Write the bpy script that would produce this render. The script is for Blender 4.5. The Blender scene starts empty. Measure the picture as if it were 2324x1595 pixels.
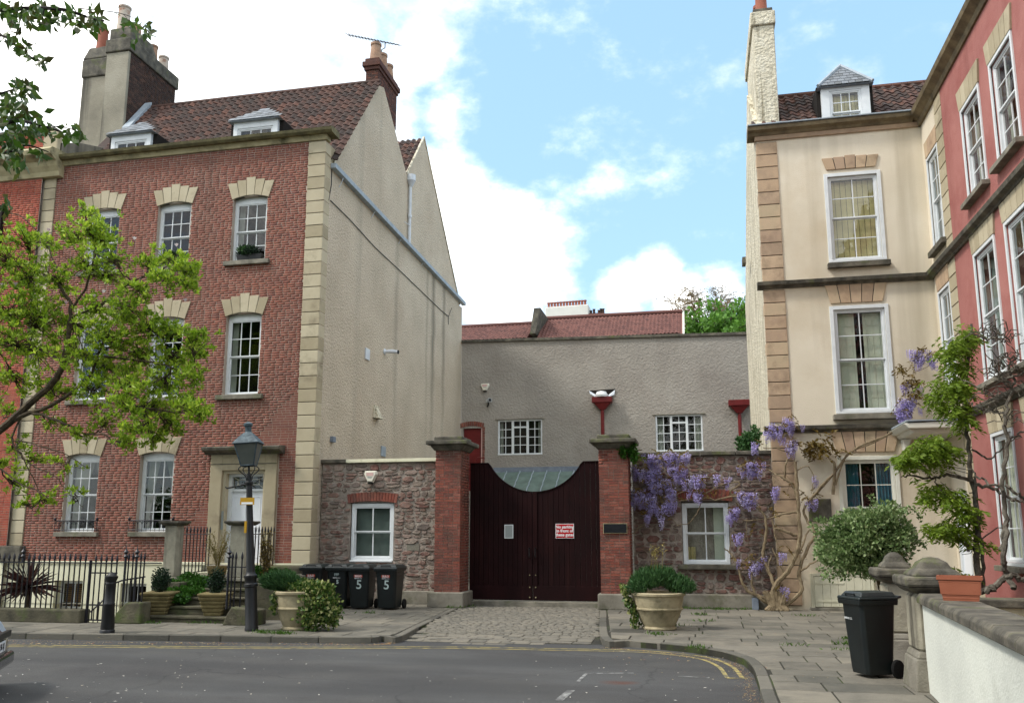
import bpy, math, random
import numpy as np
from mathutils import Vector, Matrix
from mathutils import noise as mnoise
rnd = random.Random(7); nrs = np.random.RandomState(11)
SC = bpy.context.scene; COL = SC.collection
# ------------------------------------------------------------------ camera
FPX, PPX, PPY, TH, YAW, EYE = 1960.0, 1162.0, 870.0, math.atan(340/1960.), math.radians(12.2), 1.8
cam = bpy.data.objects.new('camera', bpy.data.cameras.new('camera')); COL.objects.link(cam)
cam.location = (0, 0, EYE); cam.rotation_euler = (math.pi/2+TH, 0, YAW)
cam.data.sensor_width = 36; cam.data.lens = FPX/2324*36; cam.data.shift_y = 72.5/2324
cam.data.clip_start = .1; cam.data.clip_end = 3000
SC.camera = cam
_F = Vector((-math.sin(YAW)*math.cos(TH), math.cos(YAW)*math.cos(TH), math.sin(TH)))
_R = Vector((math.cos(YAW), math.sin(YAW), 0)); _U = _R.cross(_F)
def ray(x, y): return _F + _R*((x-PPX)/FPX) + _U*((PPY-y)/FPX)
def PY(x, y, Y): d = ray(x, y); t = Y/d.y; return Vector((d.x*t, Y, EYE+d.z*t))
def PX(x, y, X): d = ray(x, y); t = X/d.x; return Vector((X, d.y*t, EYE+d.z*t))
def PG(x, y, z=0.): d = ray(x, y); t = (z-EYE)/d.z; return Vector((d.x*t, d.y*t, z))
def proj(p):
    v = Vector(p)-Vector((0, 0, EYE)); c = v.dot(_F)
    if c <= .1: return None
    return PPX+FPX*v.dot(_R)/c, PPY-FPX*v.dot(_U)/c, c
# ------------------------------------------------------------------ light
SUN_EL, SUN_AZ = math.radians(50), math.radians(-118)     # azimuth from +Y towards +X
SC.view_settings.view_transform = 'Standard'; SC.view_settings.look = 'None'
SC.view_settings.exposure = 1.08; SC.view_settings.gamma = 1; SC.view_settings.use_curve_mapping = False
SKY_STRENGTH = .15
world = bpy.data.worlds.new('World'); SC.world = world; world.use_nodes = True
def build_world():
    nt = world.node_tree; nt.nodes.clear(); N = nt.nodes.new; L = nt.links.new
    out = N('ShaderNodeOutputWorld'); bg = N('ShaderNodeBackground'); bg.inputs[1].default_value = SKY_STRENGTH
    sky = N('ShaderNodeTexSky'); sky.sky_type = 'NISHITA'; sky.sun_disc = False
    sky.sun_elevation = SUN_EL; sky.sun_rotation = SUN_AZ; sky.air_density = 1.0; sky.dust_density = 1.2; sky.ozone_density = 1.5
    tc = N('ShaderNodeTexCoord'); nrm = N('ShaderNodeVectorMath'); nrm.operation = 'NORMALIZE'; L(tc.outputs['Generated'], nrm.inputs[0])
    # blobs (cloud centre in the photo's sky, angular radius, weight)
    blobs = [(60, 60, 620, 1), (560, 0, 520, 1), (760, 330, 330, 1), (955, 105, 120, .85), (1010, 270, 110, .8), (1000, 440, 150, 1), (1080, 570, 190, 1),
             (1215, 585, 140, 1), (1120, 670, 150, 1), (1430, 655, 95, .95), (1490, 625, 85, 1), (1545, 690, 105, 1), (1655, 650, 90, .8),
             (1250, 335, 60, .1), (1310, 352, 62, .09), (1370, 372, 66, .06), (1430, 388, 66, .06), (1490, 398, 60, .04), (1455, 97, 40, .15), (1500, 84, 34, .14), (1850, 20, 120, .16), (2080, 120, 130, .18), (1990, 60, 120, .12), (1165, 440, 60, .1)]
    acc = None
    for x, y, r, w in blobs:
        d = ray(x, y).normalized()
        dt = N('ShaderNodeVectorMath'); dt.operation = 'DOT_PRODUCT'; L(nrm.outputs[0], dt.inputs[0]); dt.inputs[1].default_value = d
        ac = N('ShaderNodeMath'); ac.operation = 'ARCCOSINE'; L(dt.outputs['Value'], ac.inputs[0])
        mr = N('ShaderNodeMapRange'); mr.inputs[1].default_value = 0; mr.inputs[2].default_value = r/1960.; mr.inputs[3].default_value = w; mr.inputs[4].default_value = 0
        L(ac.outputs[0], mr.inputs[0])
        if acc is None: acc = mr.outputs[0]
        else:
            mx = N('ShaderNodeMath'); mx.operation = 'MAXIMUM'; L(acc, mx.inputs[0]); L(mr.outputs[0], mx.inputs[1]); acc = mx.outputs[0]
    # general cloud field all round (extra cover out of view, added to whiten the light)
    mp = N('ShaderNodeMapping'); mp.inputs['Scale'].default_value = (1, 1, 2.2); mp.inputs['Location'].default_value = (3.1, .4, 1.7); L(nrm.outputs[0], mp.inputs[0])
    n0 = N('ShaderNodeTexNoise'); n0.inputs['Scale'].default_value = 1.3; n0.inputs['Detail'].default_value = 2; L(mp.outputs[0], n0.inputs[0])
    m0 = N('ShaderNodeMapRange'); m0.inputs[1].default_value = .36; m0.inputs[2].default_value = .58; m0.inputs[3].default_value = 0; m0.inputs[4].default_value = .8; L(n0.outputs[0], m0.inputs[0])
    # fade that field out across the clear part of the sky
    cd = N('ShaderNodeVectorMath'); cd.operation = 'DOT_PRODUCT'; L(nrm.outputs[0], cd.inputs[0]); cd.inputs[1].default_value = ray(1650, 350).normalized()
    cm = N('ShaderNodeMapRange'); cm.inputs[1].default_value = .9; cm.inputs[2].default_value = .7; cm.inputs[3].default_value = 0; cm.inputs[4].default_value = 1; L(cd.outputs['Value'], cm.inputs[0])
    mm = N('ShaderNodeMath'); mm.operation = 'MULTIPLY'; L(m0.outputs[0], mm.inputs[0]); L(cm.outputs[0], mm.inputs[1])
    mx = N('ShaderNodeMath'); mx.operation = 'MAXIMUM'; L(acc, mx.inputs[0]); L(mm.outputs[0], mx.inputs[1])
    mp2 = N('ShaderNodeMapping'); mp2.inputs['Scale'].default_value = (1, 1, 1.6); L(nrm.outputs[0], mp2.inputs[0])
    n1 = N('ShaderNodeTexNoise'); n1.inputs['Scale'].default_value = 7.5; n1.inputs['Detail'].default_value = 9; n1.inputs['Roughness'].default_value = .6; L(mp2.outputs[0], n1.inputs[0])
    ns = N('ShaderNodeMath'); ns.operation = 'MULTIPLY_ADD'; ns.inputs[1].default_value = 2.1; ns.inputs[2].default_value = -1.2; L(n1.outputs[0], ns.inputs[0])
    ad = N('ShaderNodeMath'); ad.operation = 'ADD'; L(mx.outputs[0], ad.inputs[0]); L(ns.outputs[0], ad.inputs[1])
    sm = N('ShaderNodeMapRange'); sm.interpolation_type = 'SMOOTHSTEP'; sm.inputs[1].default_value = -.08; sm.inputs[2].default_value = .78; L(ad.outputs[0], sm.inputs[0])
    # cloud brightness: white tops, pale grey folds
    n2 = N('ShaderNodeTexNoise'); n2.inputs['Scale'].default_value = 3.5; n2.inputs['Detail'].default_value = 6; L(mp2.outputs[0], n2.inputs[0])
    cr = N('ShaderNodeValToRGB'); cr.color_ramp.elements[0].position = .35; cr.color_ramp.elements[0].color = (3.4, 3.5, 3.65, 1)
    cr.color_ramp.elements[1].position = .52; cr.color_ramp.elements[1].color = (8.2, 8.1, 7.8, 1); L(n2.outputs[0], cr.inputs[0])
    # thin veil of haze lifts the blue everywhere
    lift = N('ShaderNodeMixRGB'); lift.blend_type = 'MIX'; lift.inputs[0].default_value = .62; L(sky.outputs[0], lift.inputs[1]); lift.inputs[2].default_value = (1.65, 2.78, 3.78, 1)
    mix = N('ShaderNodeMixRGB'); L(sm.outputs[0], mix.inputs[0]); L(lift.outputs[0], mix.inputs[1]); L(cr.outputs[0], mix.inputs[2])
    L(mix.outputs[0], bg.inputs[0]); L(bg.outputs[0], out.inputs[0])
build_world()
sun = bpy.data.objects.new('sun', bpy.data.lights.new('sun', 'SUN')); COL.objects.link(sun)
sun.data.energy = 1.5; sun.data.angle = math.radians(10); sun.data.color = (1, .95, .87)
_sd = Vector((math.sin(SUN_AZ)*math.cos(SUN_EL), math.cos(SUN_AZ)*math.cos(SUN_EL), math.sin(SUN_EL)))
sun.rotation_euler = _sd.to_track_quat('Z', 'Y').to_euler(); sun.location = (-20, 10, 30)

# ------------------------------------------------------------------ materials
def h(s, k=1.0):
    s = s.lstrip('#'); r = []
    for i in (0, 2, 4):
        c = int(s[i:i+2], 16)/255.; r.append((c/12.92 if c <= .04045 else ((c+.055)/1.055)**2.4)*k)
    return tuple(r)
MATS = {}
def mat(name, cols, scale=1.5, rough=.85, bump=.15, bscale=45, bdist=.02, palette=False, metal=0., spec=.3, trans=0., dirt=None, mottle=.35, streak=None, detail=5, coat=0.):
    """Colour ramp over world-space noise; palette=True picks a tone per piece (object random + 'tone' face attribute)."""
    m = bpy.data.materials.new(name); m.use_nodes = True; nt = m.node_tree; nt.nodes.clear(); N = nt.nodes.new; L = nt.links.new
    out = N('ShaderNodeOutputMaterial'); b = N('ShaderNodeBsdfPrincipled'); geo = N('ShaderNodeNewGeometry'); pos = geo.outputs['Position']
    nz = N('ShaderNodeTexNoise'); nz.inputs['Scale'].default_value = scale; nz.inputs['Detail'].default_value = detail; nz.inputs['Roughness'].default_value = .62; L(pos, nz.inputs[0])
    cr = N('ShaderNodeValToRGB'); el = cr.color_ramp.elements
    n = len(cols)
    while len(el) < n: el.new(.5)
    for i, c in enumerate(cols):
        el[i].position = (i/(n-1) if n > 1 else 0) if palette else (.32+.36*i/(max(n-1, 1)))
        el[i].color = (*c, 1)
    if palette:
        oi = N('ShaderNodeObjectInfo'); at = N('ShaderNodeAttribute'); at.attribute_name = 'tone'
        a1 = N('ShaderNodeMath'); a1.operation = 'ADD'; L(oi.outputs['Random'], a1.inputs[0]); L(at.outputs['Fac'], a1.inputs[1])
        fr = N('ShaderNodeMath'); fr.operation = 'FRACT'; L(a1.outputs[0], fr.inputs[0])
        pp = N('ShaderNodeMath'); pp.operation = 'PINGPONG'; pp.inputs[1].default_value = 1; 
        ma = N('ShaderNodeMath'); ma.operation = 'MULTIPLY_ADD'; ma.inputs[1].default_value = mottle; ma.use_clamp = True
        sb = N('ShaderNodeMath'); sb.operation = 'SUBTRACT'; L(nz.outputs[0], sb.inputs[0]); sb.inputs[1].default_value = .5
        L(sb.outputs[0], ma.inputs[0]); L(fr.outputs[0], ma.inputs[2]); L(ma.outputs[0], cr.inputs[0])
    else: L(nz.outputs[0], cr.inputs[0])
    col = cr.outputs[0]
    if dirt:   # (colour, scale, lo, hi[, stretch])
        mp = N('ShaderNodeMapping'); mp.inputs['Scale'].default_value = dirt[4] if len(dirt) > 4 else (1, 1, 1); mp.inputs['Location'].default_value = (7.3, 2.1, 5.5); L(pos, mp.inputs[0])
        dn = N('ShaderNodeTexNoise'); dn.inputs['Scale'].default_value = dirt[1]; dn.inputs['Detail'].default_value = 7; dn.inputs['Roughness'].default_value = .65; L(mp.outputs[0], dn.inputs[0])
        mr = N('ShaderNodeMapRange'); mr.inputs[1].default_value = dirt[2]; mr.inputs[2].default_value = dirt[3]; L(dn.outputs[0], mr.inputs[0])
        mx = N('ShaderNodeMixRGB'); L(mr.outputs[0], mx.inputs[0]); L(col, mx.inputs[1]); mx.inputs[2].default_value = (*dirt[0], 1); col = mx.outputs[0]
    if streak:
        mp = N('ShaderNodeMapping'); mp.inputs['Scale'].default_value = (streak[1], streak[1], streak[1]*.06); L(pos, mp.inputs[0])
        dn = N('ShaderNodeTexNoise'); dn.inputs['Scale'].default_value = 1; dn.inputs['Detail'].default_value = 5; L(mp.outputs[0], dn.inputs[0])
        mr = N('ShaderNodeMapRange'); mr.inputs[1].default_value = streak[2]; mr.inputs[2].default_value = streak[3]; L(dn.outputs[0], mr.inputs[0])
        mx = N('ShaderNodeMixRGB'); L(mr.outputs[0], mx.inputs[0]); L(col, mx.inputs[1]); mx.inputs[2].default_value = (*streak[0], 1); col = mx.outputs[0]
    L(col, b.inputs['Base Color']); b.inputs['Roughness'].default_value = rough; b.inputs['Metallic'].default_value = metal
    b.inputs['Specular IOR Level'].default_value = spec; b.inputs['Coat Weight'].default_value = coat
    if bump:
        bn = N('ShaderNodeTexNoise'); bn.inputs['Scale'].default_value = bscale; bn.inputs['Detail'].default_value = 4; L(pos, bn.inputs[0])
        bp = N('ShaderNodeBump'); bp.inputs['Strength'].default_value = min(bump, 1); bp.inputs['Distance'].default_value = bdist; L(bn.outputs[0], bp.inputs['Height']); L(bp.outputs[0], b.inputs['Normal'])
    sh = b.outputs[0]
    if trans:
        t = N('ShaderNodeBsdfTranslucent'); L(col, t.inputs[0]); ms = N('ShaderNodeMixShader'); ms.inputs[0].default_value = trans; L(sh, ms.inputs[1]); L(t.outputs[0], ms.inputs[2]); sh = ms.outputs[0]
    L(sh, out.inputs[0]); MATS[name] = m; return m
def glass_mat(name, refl=1.9, tint=(.9, .95, .93), wav=.03):
    m = bpy.data.materials.new(name); m.use_nodes = True; nt = m.node_tree; nt.nodes.clear(); N = nt.nodes.new; L = nt.links.new
    out = N('ShaderNodeOutputMaterial'); g = N('ShaderNodeBsdfGlossy'); g.inputs['Roughness'].default_value = .02; t = N('ShaderNodeBsdfTransparent'); t.inputs[0].default_value = (*tint, 1)
    f = N('ShaderNodeFresnel'); geo = N('ShaderNodeNewGeometry'); io = N('ShaderNodeMapRange'); io.inputs[3].default_value = refl; io.inputs[4].default_value = 1/refl; L(geo.outputs['Backfacing'], io.inputs[0]); L(io.outputs[0], f.inputs[0])
    bn = N('ShaderNodeTexNoise'); bn.inputs['Scale'].default_value = 3; L(geo.outputs['Position'], bn.inputs[0])
    bp = N('ShaderNodeBump'); bp.inputs['Strength'].default_value = wav*10; bp.inputs['Distance'].default_value = .02; L(bn.outputs[0], bp.inputs['Height']); L(bp.outputs[0], g.inputs['Normal'])
    ms = N('ShaderNodeMixShader'); L(f.outputs[0], ms.inputs[0]); L(t.outputs[0], ms.inputs[1]); L(g.outputs[0], ms.inputs[2]); L(ms.outputs[0], out.inputs[0]); MATS[name] = m; return m
M = MATS
mat('brick_red', [h('#744941'), h('#865144'), h('#8d5546'), h('#815042'), h('#915c4c'), h('#7b4c42'), h('#8a5243')], scale=9, palette=True, mottle=.5, bump=.5, bscale=90, dirt=(h('#6e4c42'), .45, .5, .85), streak=(h('#6a4a40'), .9, .56, .85))
mat('brick_orange', [h('#a25040'), h('#ad5c48'), h('#964a3c'), h('#b5664e'), h('#985242')], scale=8, palette=True, mottle=.5, bump=.5, bscale=90, dirt=(h('#6e5044'), .8, .5, .8))
mat('brick_bright', [h('#80463a'), h('#8c5040'), h('#6e3e35'), h('#925e50'), h('#7c443a'), h('#64443c')], scale=9, palette=True, mottle=.6, bump=.5, bscale=70, dirt=(h('#55423a'), 1.6, .46, .72))
mat('brick_dark', [h('#2e2420'), h('#4a342c'), h('#3a2c26'), h('#5a4034'), h('#2a2522')], scale=6, palette=True, mottle=.5, bump=.5)
mat('brick_stack', [h('#53372e'), h('#4a322c'), h('#6b4234'), h('#3e2c28')], scale=6, palette=True, mottle=.5, bump=.5)
mat('mortar', [h('#9a8c7e'), h('#ac9e90'), h('#bbaea0')], scale=1.2, bump=.5, bscale=60)
mat('mortar_dark', [h('#8a7f74'), h('#a3978a')], scale=1.2, bump=.5, bscale=60)
mat('bathstone', [h('#a0947a'), h('#b0a48a'), h('#bdb298')], scale=3, bump=.25, bscale=35, palette=True, mottle=.9, dirt=(h('#6e6350'), 1.1, .55, .8))
mat('bathstone_right', [h('#a8907a'), h('#b69c80'), h('#a08a74'), h('#bfa68a'), h('#b2a084')], scale=3, bump=.25, bscale=35, palette=True, mottle=.7, dirt=(h('#6b5846'), 1.3, .52, .8))
mat('stone_sooty', [h('#3c3932'), h('#57534a'), h('#726c5e')], scale=3.5, bump=.5, bscale=30, dirt=(h('#5a6038'), 2.2, .56, .7))
mat('stone_grey', [h('#605c52'), h('#7b766a'), h('#908a7c')], scale=3, bump=.5, bscale=30, dirt=(h('#565c3a'), 1.8, .55, .75))
mat('stone_pillar', [h('#7b7668'), h('#979180'), h('#aba591')], scale=2.5, bump=.4, bscale=35, streak=(h('#4b473d'), 6, .5, .72))
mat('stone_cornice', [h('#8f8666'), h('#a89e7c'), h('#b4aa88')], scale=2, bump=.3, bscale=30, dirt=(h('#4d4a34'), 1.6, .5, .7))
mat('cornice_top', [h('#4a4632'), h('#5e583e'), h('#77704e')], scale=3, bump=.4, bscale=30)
mat('roughcast_beige', [h('#b8ab96'), h('#c2b49f'), h('#cabda8')], scale=.6, bump=1, bscale=16, bdist=.06, dirt=(h('#b5a48e'), .35, .5, .85), streak=(h('#a59a88'), 1.3, .6, .9))
mat('roughcast_grey', [h('#8e8880'), h('#979188'), h('#a09a91')], scale=.5, bump=.8, bscale=13, bdist=.05, dirt=(h('#7f766e'), .35, .5, .9), streak=(h('#7c746c'), .8, .58, .9))
mat('roughcast_pale', [h('#c4bca6'), h('#d2cab4'), h('#ddd6c2')], scale=4, bump=1, bscale=14, bdist=.07, streak=(h('#8c836c'), 9, .5, .66))
mat('render_cream', [h('#d2c7b2'), h('#d9ceb9'), h('#dfd5c2')], scale=.5, bump=.4, bscale=40, dirt=(h('#c4b397'), .45, .48, .8), streak=(h('#a3957c'), 1.4, .53, .85))
mat('render_red', [h('#9a625c'), h('#a36a63'), h('#aa726a')], scale=.6, bump=.4, bscale=40, dirt=(h('#8a4a45'), .8, .48, .8), streak=(h('#7d4540'), 1.3, .56, .85))
mat('render_white', [h('#c4c6bd'), h('#d0d2c8'), h('#d8dacf')], scale=.8, bump=.35, bscale=35, dirt=(h('#aeb0a2'), .9, .55, .8))
mat('paint_cream', [h('#d6d2b4'), h('#dfdcc2')], scale=.8, bump=.15, bscale=30, streak=(h('#a9a78c'), 3, .58, .8))
mat('render_dirty', [h('#7c7668'), h('#8e8878'), h('#9c9686')], scale=.9, bump=.7, bscale=25, streak=(h('#2f2d29'), 2.0, .5, .7))
mat('paint_white', [h('#cfd3d4'), h('#dcdfe0')], scale=4, rough=.45, bump=.03, spec=.4)
mat('paint_offwhite', [h('#d3d2c4'), h('#deddd0')], scale=4, rough=.5, bump=.04, spec=.4)
mat('paint_door', [h('#e2e5ea'), h('#e8eaee')], scale=3, rough=.35, bump=.02, spec=.4)
mat('paint_maroon', [h('#19090a'), h('#1f0b0c'), h('#250d0e')], scale=1.2, rough=.75, bump=.08, bscale=20, streak=(h('#2e1614'), 5, .55, .8), spec=.12)
mat('paint_red', [h('#5e1717'), h('#6c1c1b')], scale=3, rough=.5, bump=.05)
mat('paint_black', [h('#09090b'), h('#101012')], scale=5, rough=.5, bump=.05, spec=.5)
mat('paint_rail', [h('#0c0b16'), h('#15131d')], scale=5, rough=.4, bump=.05, spec=.5)
mat('pantile', [h('#3a2c28'), h('#4a362f'), h('#543a31'), h('#332b28'), h('#634236'), h('#42332d'), h('#3c302c')], scale=3.5, palette=True, mottle=.5, bump=.5, bscale=50, dirt=(h('#3a3530'), 1.5, .5, .75))
mat('pantile_red', [h('#60403a'), h('#6a4740'), h('#744e46'), h('#583b36')], scale=2, palette=True, mottle=.5, bump=.3, bscale=30)
mat('slate', [h('#5c5f61'), h('#70757a'), h('#7e8389'), h('#666a6e')], scale=5, palette=True, mottle=.4, rough=.6, bump=.2)
mat('lead', [h('#8a949c'), h('#a3adb5')], scale=4, rough=.55, bump=.2, bscale=15)
mat('lead_dark', [h('#666f7c'), h('#7f8894')], scale=4, rough=.6, bump=.2)
mat('plastic_white', [h('#c2c8cf'), h('#d2d7dc')], scale=4, rough=.35, bump=.02, spec=.5)
mat('plastic_cream', [h('#d8d3c2'), h('#e0dccd')], scale=4, rough=.4, bump=0)
mat('rubble', [h('#6e635c'), h('#83736a'), h('#948176'), h('#785a52'), h('#8f857a'), h('#6b463f'), h('#9c8c80'), h('#746a60'), h('#86675c'), h('#8f867e')], scale=7, palette=True, mottle=.45, bump=.8, bscale=28, dirt=(h('#575049'), 3, .52, .75))
mat('rubble_right', [h('#5f524c'), h('#75625a'), h('#867066'), h('#6b4740'), h('#7f746a'), h('#5e3e38'), h('#8b7c72'), h('#6a5f56'), h('#74524a'), h('#81766f')], scale=7, palette=True, mottle=.45, bump=.8, bscale=28, dirt=(h('#4b443e'), 3, .5, .75))
mat('rubble_mortar', [h('#7c7168'), h('#8f847a'), h('#a0968b')], scale=4, bump=1, bscale=30)
mat('concrete', [h('#6b665c'), h('#7d786c'), h('#8d887c')], scale=2.5, bump=.4, bscale=40, dirt=(h('#4f5038'), 1.5, .55, .75))
mat('asphalt', [h('#403f3f'), h('#4b4a49'), h('#565552')], scale=.5, rough=.92, bump=.7, bscale=120, dirt=(h('#595a5a'), .25, .45, .8, (1, 2.5, 1)), detail=9)
def asphalt_detail():
    m = M['asphalt']; nt = m.node_tree; N = nt.nodes.new; L = nt.links.new; b = next(n for n in nt.nodes if n.type == 'BSDF_PRINCIPLED'); geo = next(n for n in nt.nodes if n.type == 'NEW_GEOMETRY')
    col = b.inputs['Base Color'].links[0].from_socket
    wv = N('ShaderNodeTexNoise'); wv.inputs['Scale'].default_value = 1.2; wv.inputs['Detail'].default_value = 6; L(geo.outputs['Position'], wv.inputs[0]); ad = N('ShaderNodeVectorMath'); ad.operation = 'MULTIPLY_ADD'; L(wv.outputs['Color'], ad.inputs[0]); ad.inputs[1].default_value = (.9, .9, 0); L(geo.outputs['Position'], ad.inputs[2])
    v = N('ShaderNodeTexVoronoi'); v.feature = 'DISTANCE_TO_EDGE'; v.inputs['Scale'].default_value = .22; L(ad.outputs[0], v.inputs[0])
    r = N('ShaderNodeMapRange'); r.inputs[1].default_value = .001; r.inputs[2].default_value = .0045; r.inputs[3].default_value = .4; r.inputs[4].default_value = 0; L(v.outputs['Distance'], r.inputs[0])
    mx = N('ShaderNodeMixRGB'); L(r.outputs[0], mx.inputs[0]); L(col, mx.inputs[1]); mx.inputs[2].default_value = (.018, .018, .018, 1)
    # aggregate flecks and worn wheel tracks
    f = N('ShaderNodeTexNoise'); f.inputs['Scale'].default_value = 60; f.inputs['Detail'].default_value = 2; L(geo.outputs['Position'], f.inputs[0]); fr = N('ShaderNodeMapRange'); fr.inputs[1].default_value = .62; fr.inputs[2].default_value = .72; fr.inputs[4].default_value = .5; L(f.outputs[0], fr.inputs[0])
    m2 = N('ShaderNodeMixRGB'); L(fr.outputs[0], m2.inputs[0]); L(mx.outputs[0], m2.inputs[1]); m2.inputs[2].default_value = (.16, .16, .155, 1)
    mp = N('ShaderNodeMapping'); mp.inputs['Scale'].default_value = (.16, .75, 1); mp.inputs['Rotation'].default_value = (0, 0, .12); L(geo.outputs['Position'], mp.inputs[0]); t = N('ShaderNodeTexNoise'); t.inputs['Scale'].default_value = 1; t.inputs['Detail'].default_value = 4; L(mp.outputs[0], t.inputs[0]); tr = N('ShaderNodeMapRange'); tr.inputs[1].default_value = .42; tr.inputs[2].default_value = .62; tr.inputs[3].default_value = 0; tr.inputs[4].default_value = .7; L(t.outputs[0], tr.inputs[0])
    m3 = N('ShaderNodeMixRGB'); L(tr.outputs[0], m3.inputs[0]); L(m2.outputs[0], m3.inputs[1]); m3.inputs[2].default_value = (.05, .05, .05, 1)
    # rusty spill
    pt = PG(1408, 1549, -.1); ds = N('ShaderNodeVectorMath'); ds.operation = 'DISTANCE'; L(ad.outputs[0], ds.inputs[0]); ds.inputs[1].default_value = (pt.x+.45, pt.y+.45, pt.z); dr = N('ShaderNodeMapRange'); dr.inputs[1].default_value = .03; dr.inputs[2].default_value = .28; dr.inputs[3].default_value = .7; dr.inputs[4].default_value = 0; L(ds.outputs['Value'], dr.inputs[0])
    m4 = N('ShaderNodeMixRGB'); L(dr.outputs[0], m4.inputs[0]); L(m3.outputs[0], m4.inputs[1]); m4.inputs[2].default_value = (*h('#5e3524'), 1); L(m4.outputs[0], b.inputs['Base Color'])
asphalt_detail()
def wall_stains():
    m = M['roughcast_beige']; nt = m.node_tree; N = nt.nodes.new; L = nt.links.new; b = next(n for n in nt.nodes if n.type == 'BSDF_PRINCIPLED'); geo = next(n for n in nt.nodes if n.type == 'NEW_GEOMETRY'); col = b.inputs['Base Color'].links[0].from_socket
    sp = N('ShaderNodeSeparateXYZ'); L(geo.outputs['Position'], sp.inputs[0]); nz = N('ShaderNodeTexNoise'); nz.inputs['Scale'].default_value = 1.1; nz.inputs['Detail'].default_value = 6; L(geo.outputs['Position'], nz.inputs[0])
    wob = N('ShaderNodeMath'); wob.operation = 'MULTIPLY_ADD'; wob.inputs[1].default_value = .35; L(nz.outputs[0], wob.inputs[0]); L(sp.outputs['Y'], wob.inputs[2])
    for px_, wd, st in ((982, .35, .75), (1006, .3, .6), (968, .2, .35), (897, .25, .3)):
        y0 = PX(px_, 800, -10.13).y+.17; s = N('ShaderNodeMath'); s.operation = 'SUBTRACT'; s.inputs[1].default_value = y0; L(wob.outputs[0], s.inputs[0]); a = N('ShaderNodeMath'); a.operation = 'ABSOLUTE'; L(s.outputs[0], a.inputs[0])
        r = N('ShaderNodeMapRange'); r.inputs[1].default_value = .02; r.inputs[2].default_value = wd; r.inputs[3].default_value = st; r.inputs[4].default_value = 0; L(a.outputs[0], r.inputs[0])
        f = N('ShaderNodeMapRange'); f.inputs[1].default_value = 4.5; f.inputs[2].default_value = 9; f.inputs[3].default_value = .1; L(sp.outputs['Z'], f.inputs[0]); c = N('ShaderNodeMath'); c.operation = 'LESS_THAN'; c.inputs[1].default_value = 12.1; L(sp.outputs['Z'], c.inputs[0])
        k = N('ShaderNodeMath'); k.operation = 'MULTIPLY'; L(r.outputs[0], k.inputs[0]); L(f.outputs[0], k.inputs[1]); k2 = N('ShaderNodeMath'); k2.operation = 'MULTIPLY'; L(k.outputs[0], k2.inputs[0]); L(c.outputs[0], k2.inputs[1])
        mx = N('ShaderNodeMixRGB'); L(k2.outputs[0], mx.inputs[0]); L(col, mx.inputs[1]); mx.inputs[2].default_value = (*h('#6f685a'), 1); col = mx.outputs[0]
    L(col, b.inputs['Base Color'])
wall_stains()
mat('slab', [h('#5f5c53'), h('#6d695f'), h('#777267'), h('#656158'), h('#7e786b')], scale=3, palette=True, mottle=.6, rough=.85, bump=.5, bscale=35, dirt=(h('#4b4a44'), 1.2, .48, .75))
mat('joint', [h('#2c2b26'), h('#3a382f')], scale=3, bump=.5, dirt=(h('#3f4a22'), 1.5, .5, .65))
mat('sett', [h('#67635a'), h('#736e64'), h('#5f5c54'), h('#797367'), h('#6b675e')], scale=6, palette=True, mottle=.4, bump=.6, bscale=40)
mat('kerbstone', [h('#504e47'), h('#605d55'), h('#6d695f')], scale=4, palette=True, mottle=.7, bump=.5, bscale=40)
mat('earth', [h('#3c352b'), h('#4d4436')], scale=2, bump=.8, bscale=20)
mat('line_yellow', [h('#8f8350'), h('#a0925a'), h('#aa9c60')], scale=14, rough=.8, bump=.3, dirt=(h('#5d5a4e'), 7, .46, .62))
mat('line_white', [h('#868683'), h('#9a9a97')], scale=14, rough=.8, bump=.3, dirt=(h('#525150'), 7, .4, .56))
mat('litter', [h('#7a5a34'), h('#a08050'), h('#8a3c26'), h('#c9b48a'), h('#b9a878'), h('#7a6848')], palette=True, bump=0)
mat('petal', [h('#cfc7bb'), h('#e0dcd4'), h('#bdb09a')], palette=True, bump=0)
mat('bark', [h('#2c251b'), h('#443a2a'), h('#5a4e38')], scale=8, bump=.8, bscale=25)
mat('bark_cherry', [h('#1c1614'), h('#2c2420')], scale=8, bump=.5)
mat('bark_wisteria', [h('#5a4e3c'), h('#7b6c54'), h('#8f8168')], scale=9, bump=.8, bscale=30)
mat('bark_grey', [h('#37332d'), h('#5c564c'), h('#767065')], scale=9, bump=.8, bscale=30)
mat('leaf_magnolia', [h('#64861e'), h('#8cac2a'), h('#b0c83c'), h('#789c24'), h('#c4d654'), h('#5a7c1c'), h('#9ebc34')], scale=1, palette=True, mottle=.3, rough=.4, bump=0, trans=.5)
mat('leaf_cherry', [h('#33501a'), h('#45641f'), h('#56702a'), h('#4b4a24'), h('#3c5a22')], scale=2, palette=True, mottle=.3, rough=.4, bump=0, trans=.4)
mat('leaf_wisteria', [h('#5f7a22'), h('#74902a'), h('#88a038'), h('#667c26')], scale=2, palette=True, mottle=.3, rough=.5, bump=0, trans=.4)
mat('leaf_bronze', [h('#6a5424'), h('#7d6830'), h('#58481f'), h('#8a7a38')], scale=2, palette=True, mottle=.3, rough=.5, bump=0, trans=.35)
mat('leaf_ivy', [h('#2a4a18'), h('#3a6222'), h('#4c7a2c'), h('#32561c')], scale=2, palette=True, mottle=.4, rough=.45, bump=0, trans=.25)
mat('stone_mossy', [h('#3c392e'), h('#504c3d'), h('#625d4b')], scale=3, bump=.6, bscale=25, dirt=(h('#4d5a2c'), 1.8, .5, .72))
mat('stone_brown', [h('#5f5342'), h('#766850'), h('#85775c')], scale=3, bump=.4, bscale=30, dirt=(h('#463f33'), 2, .5, .75))
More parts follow.
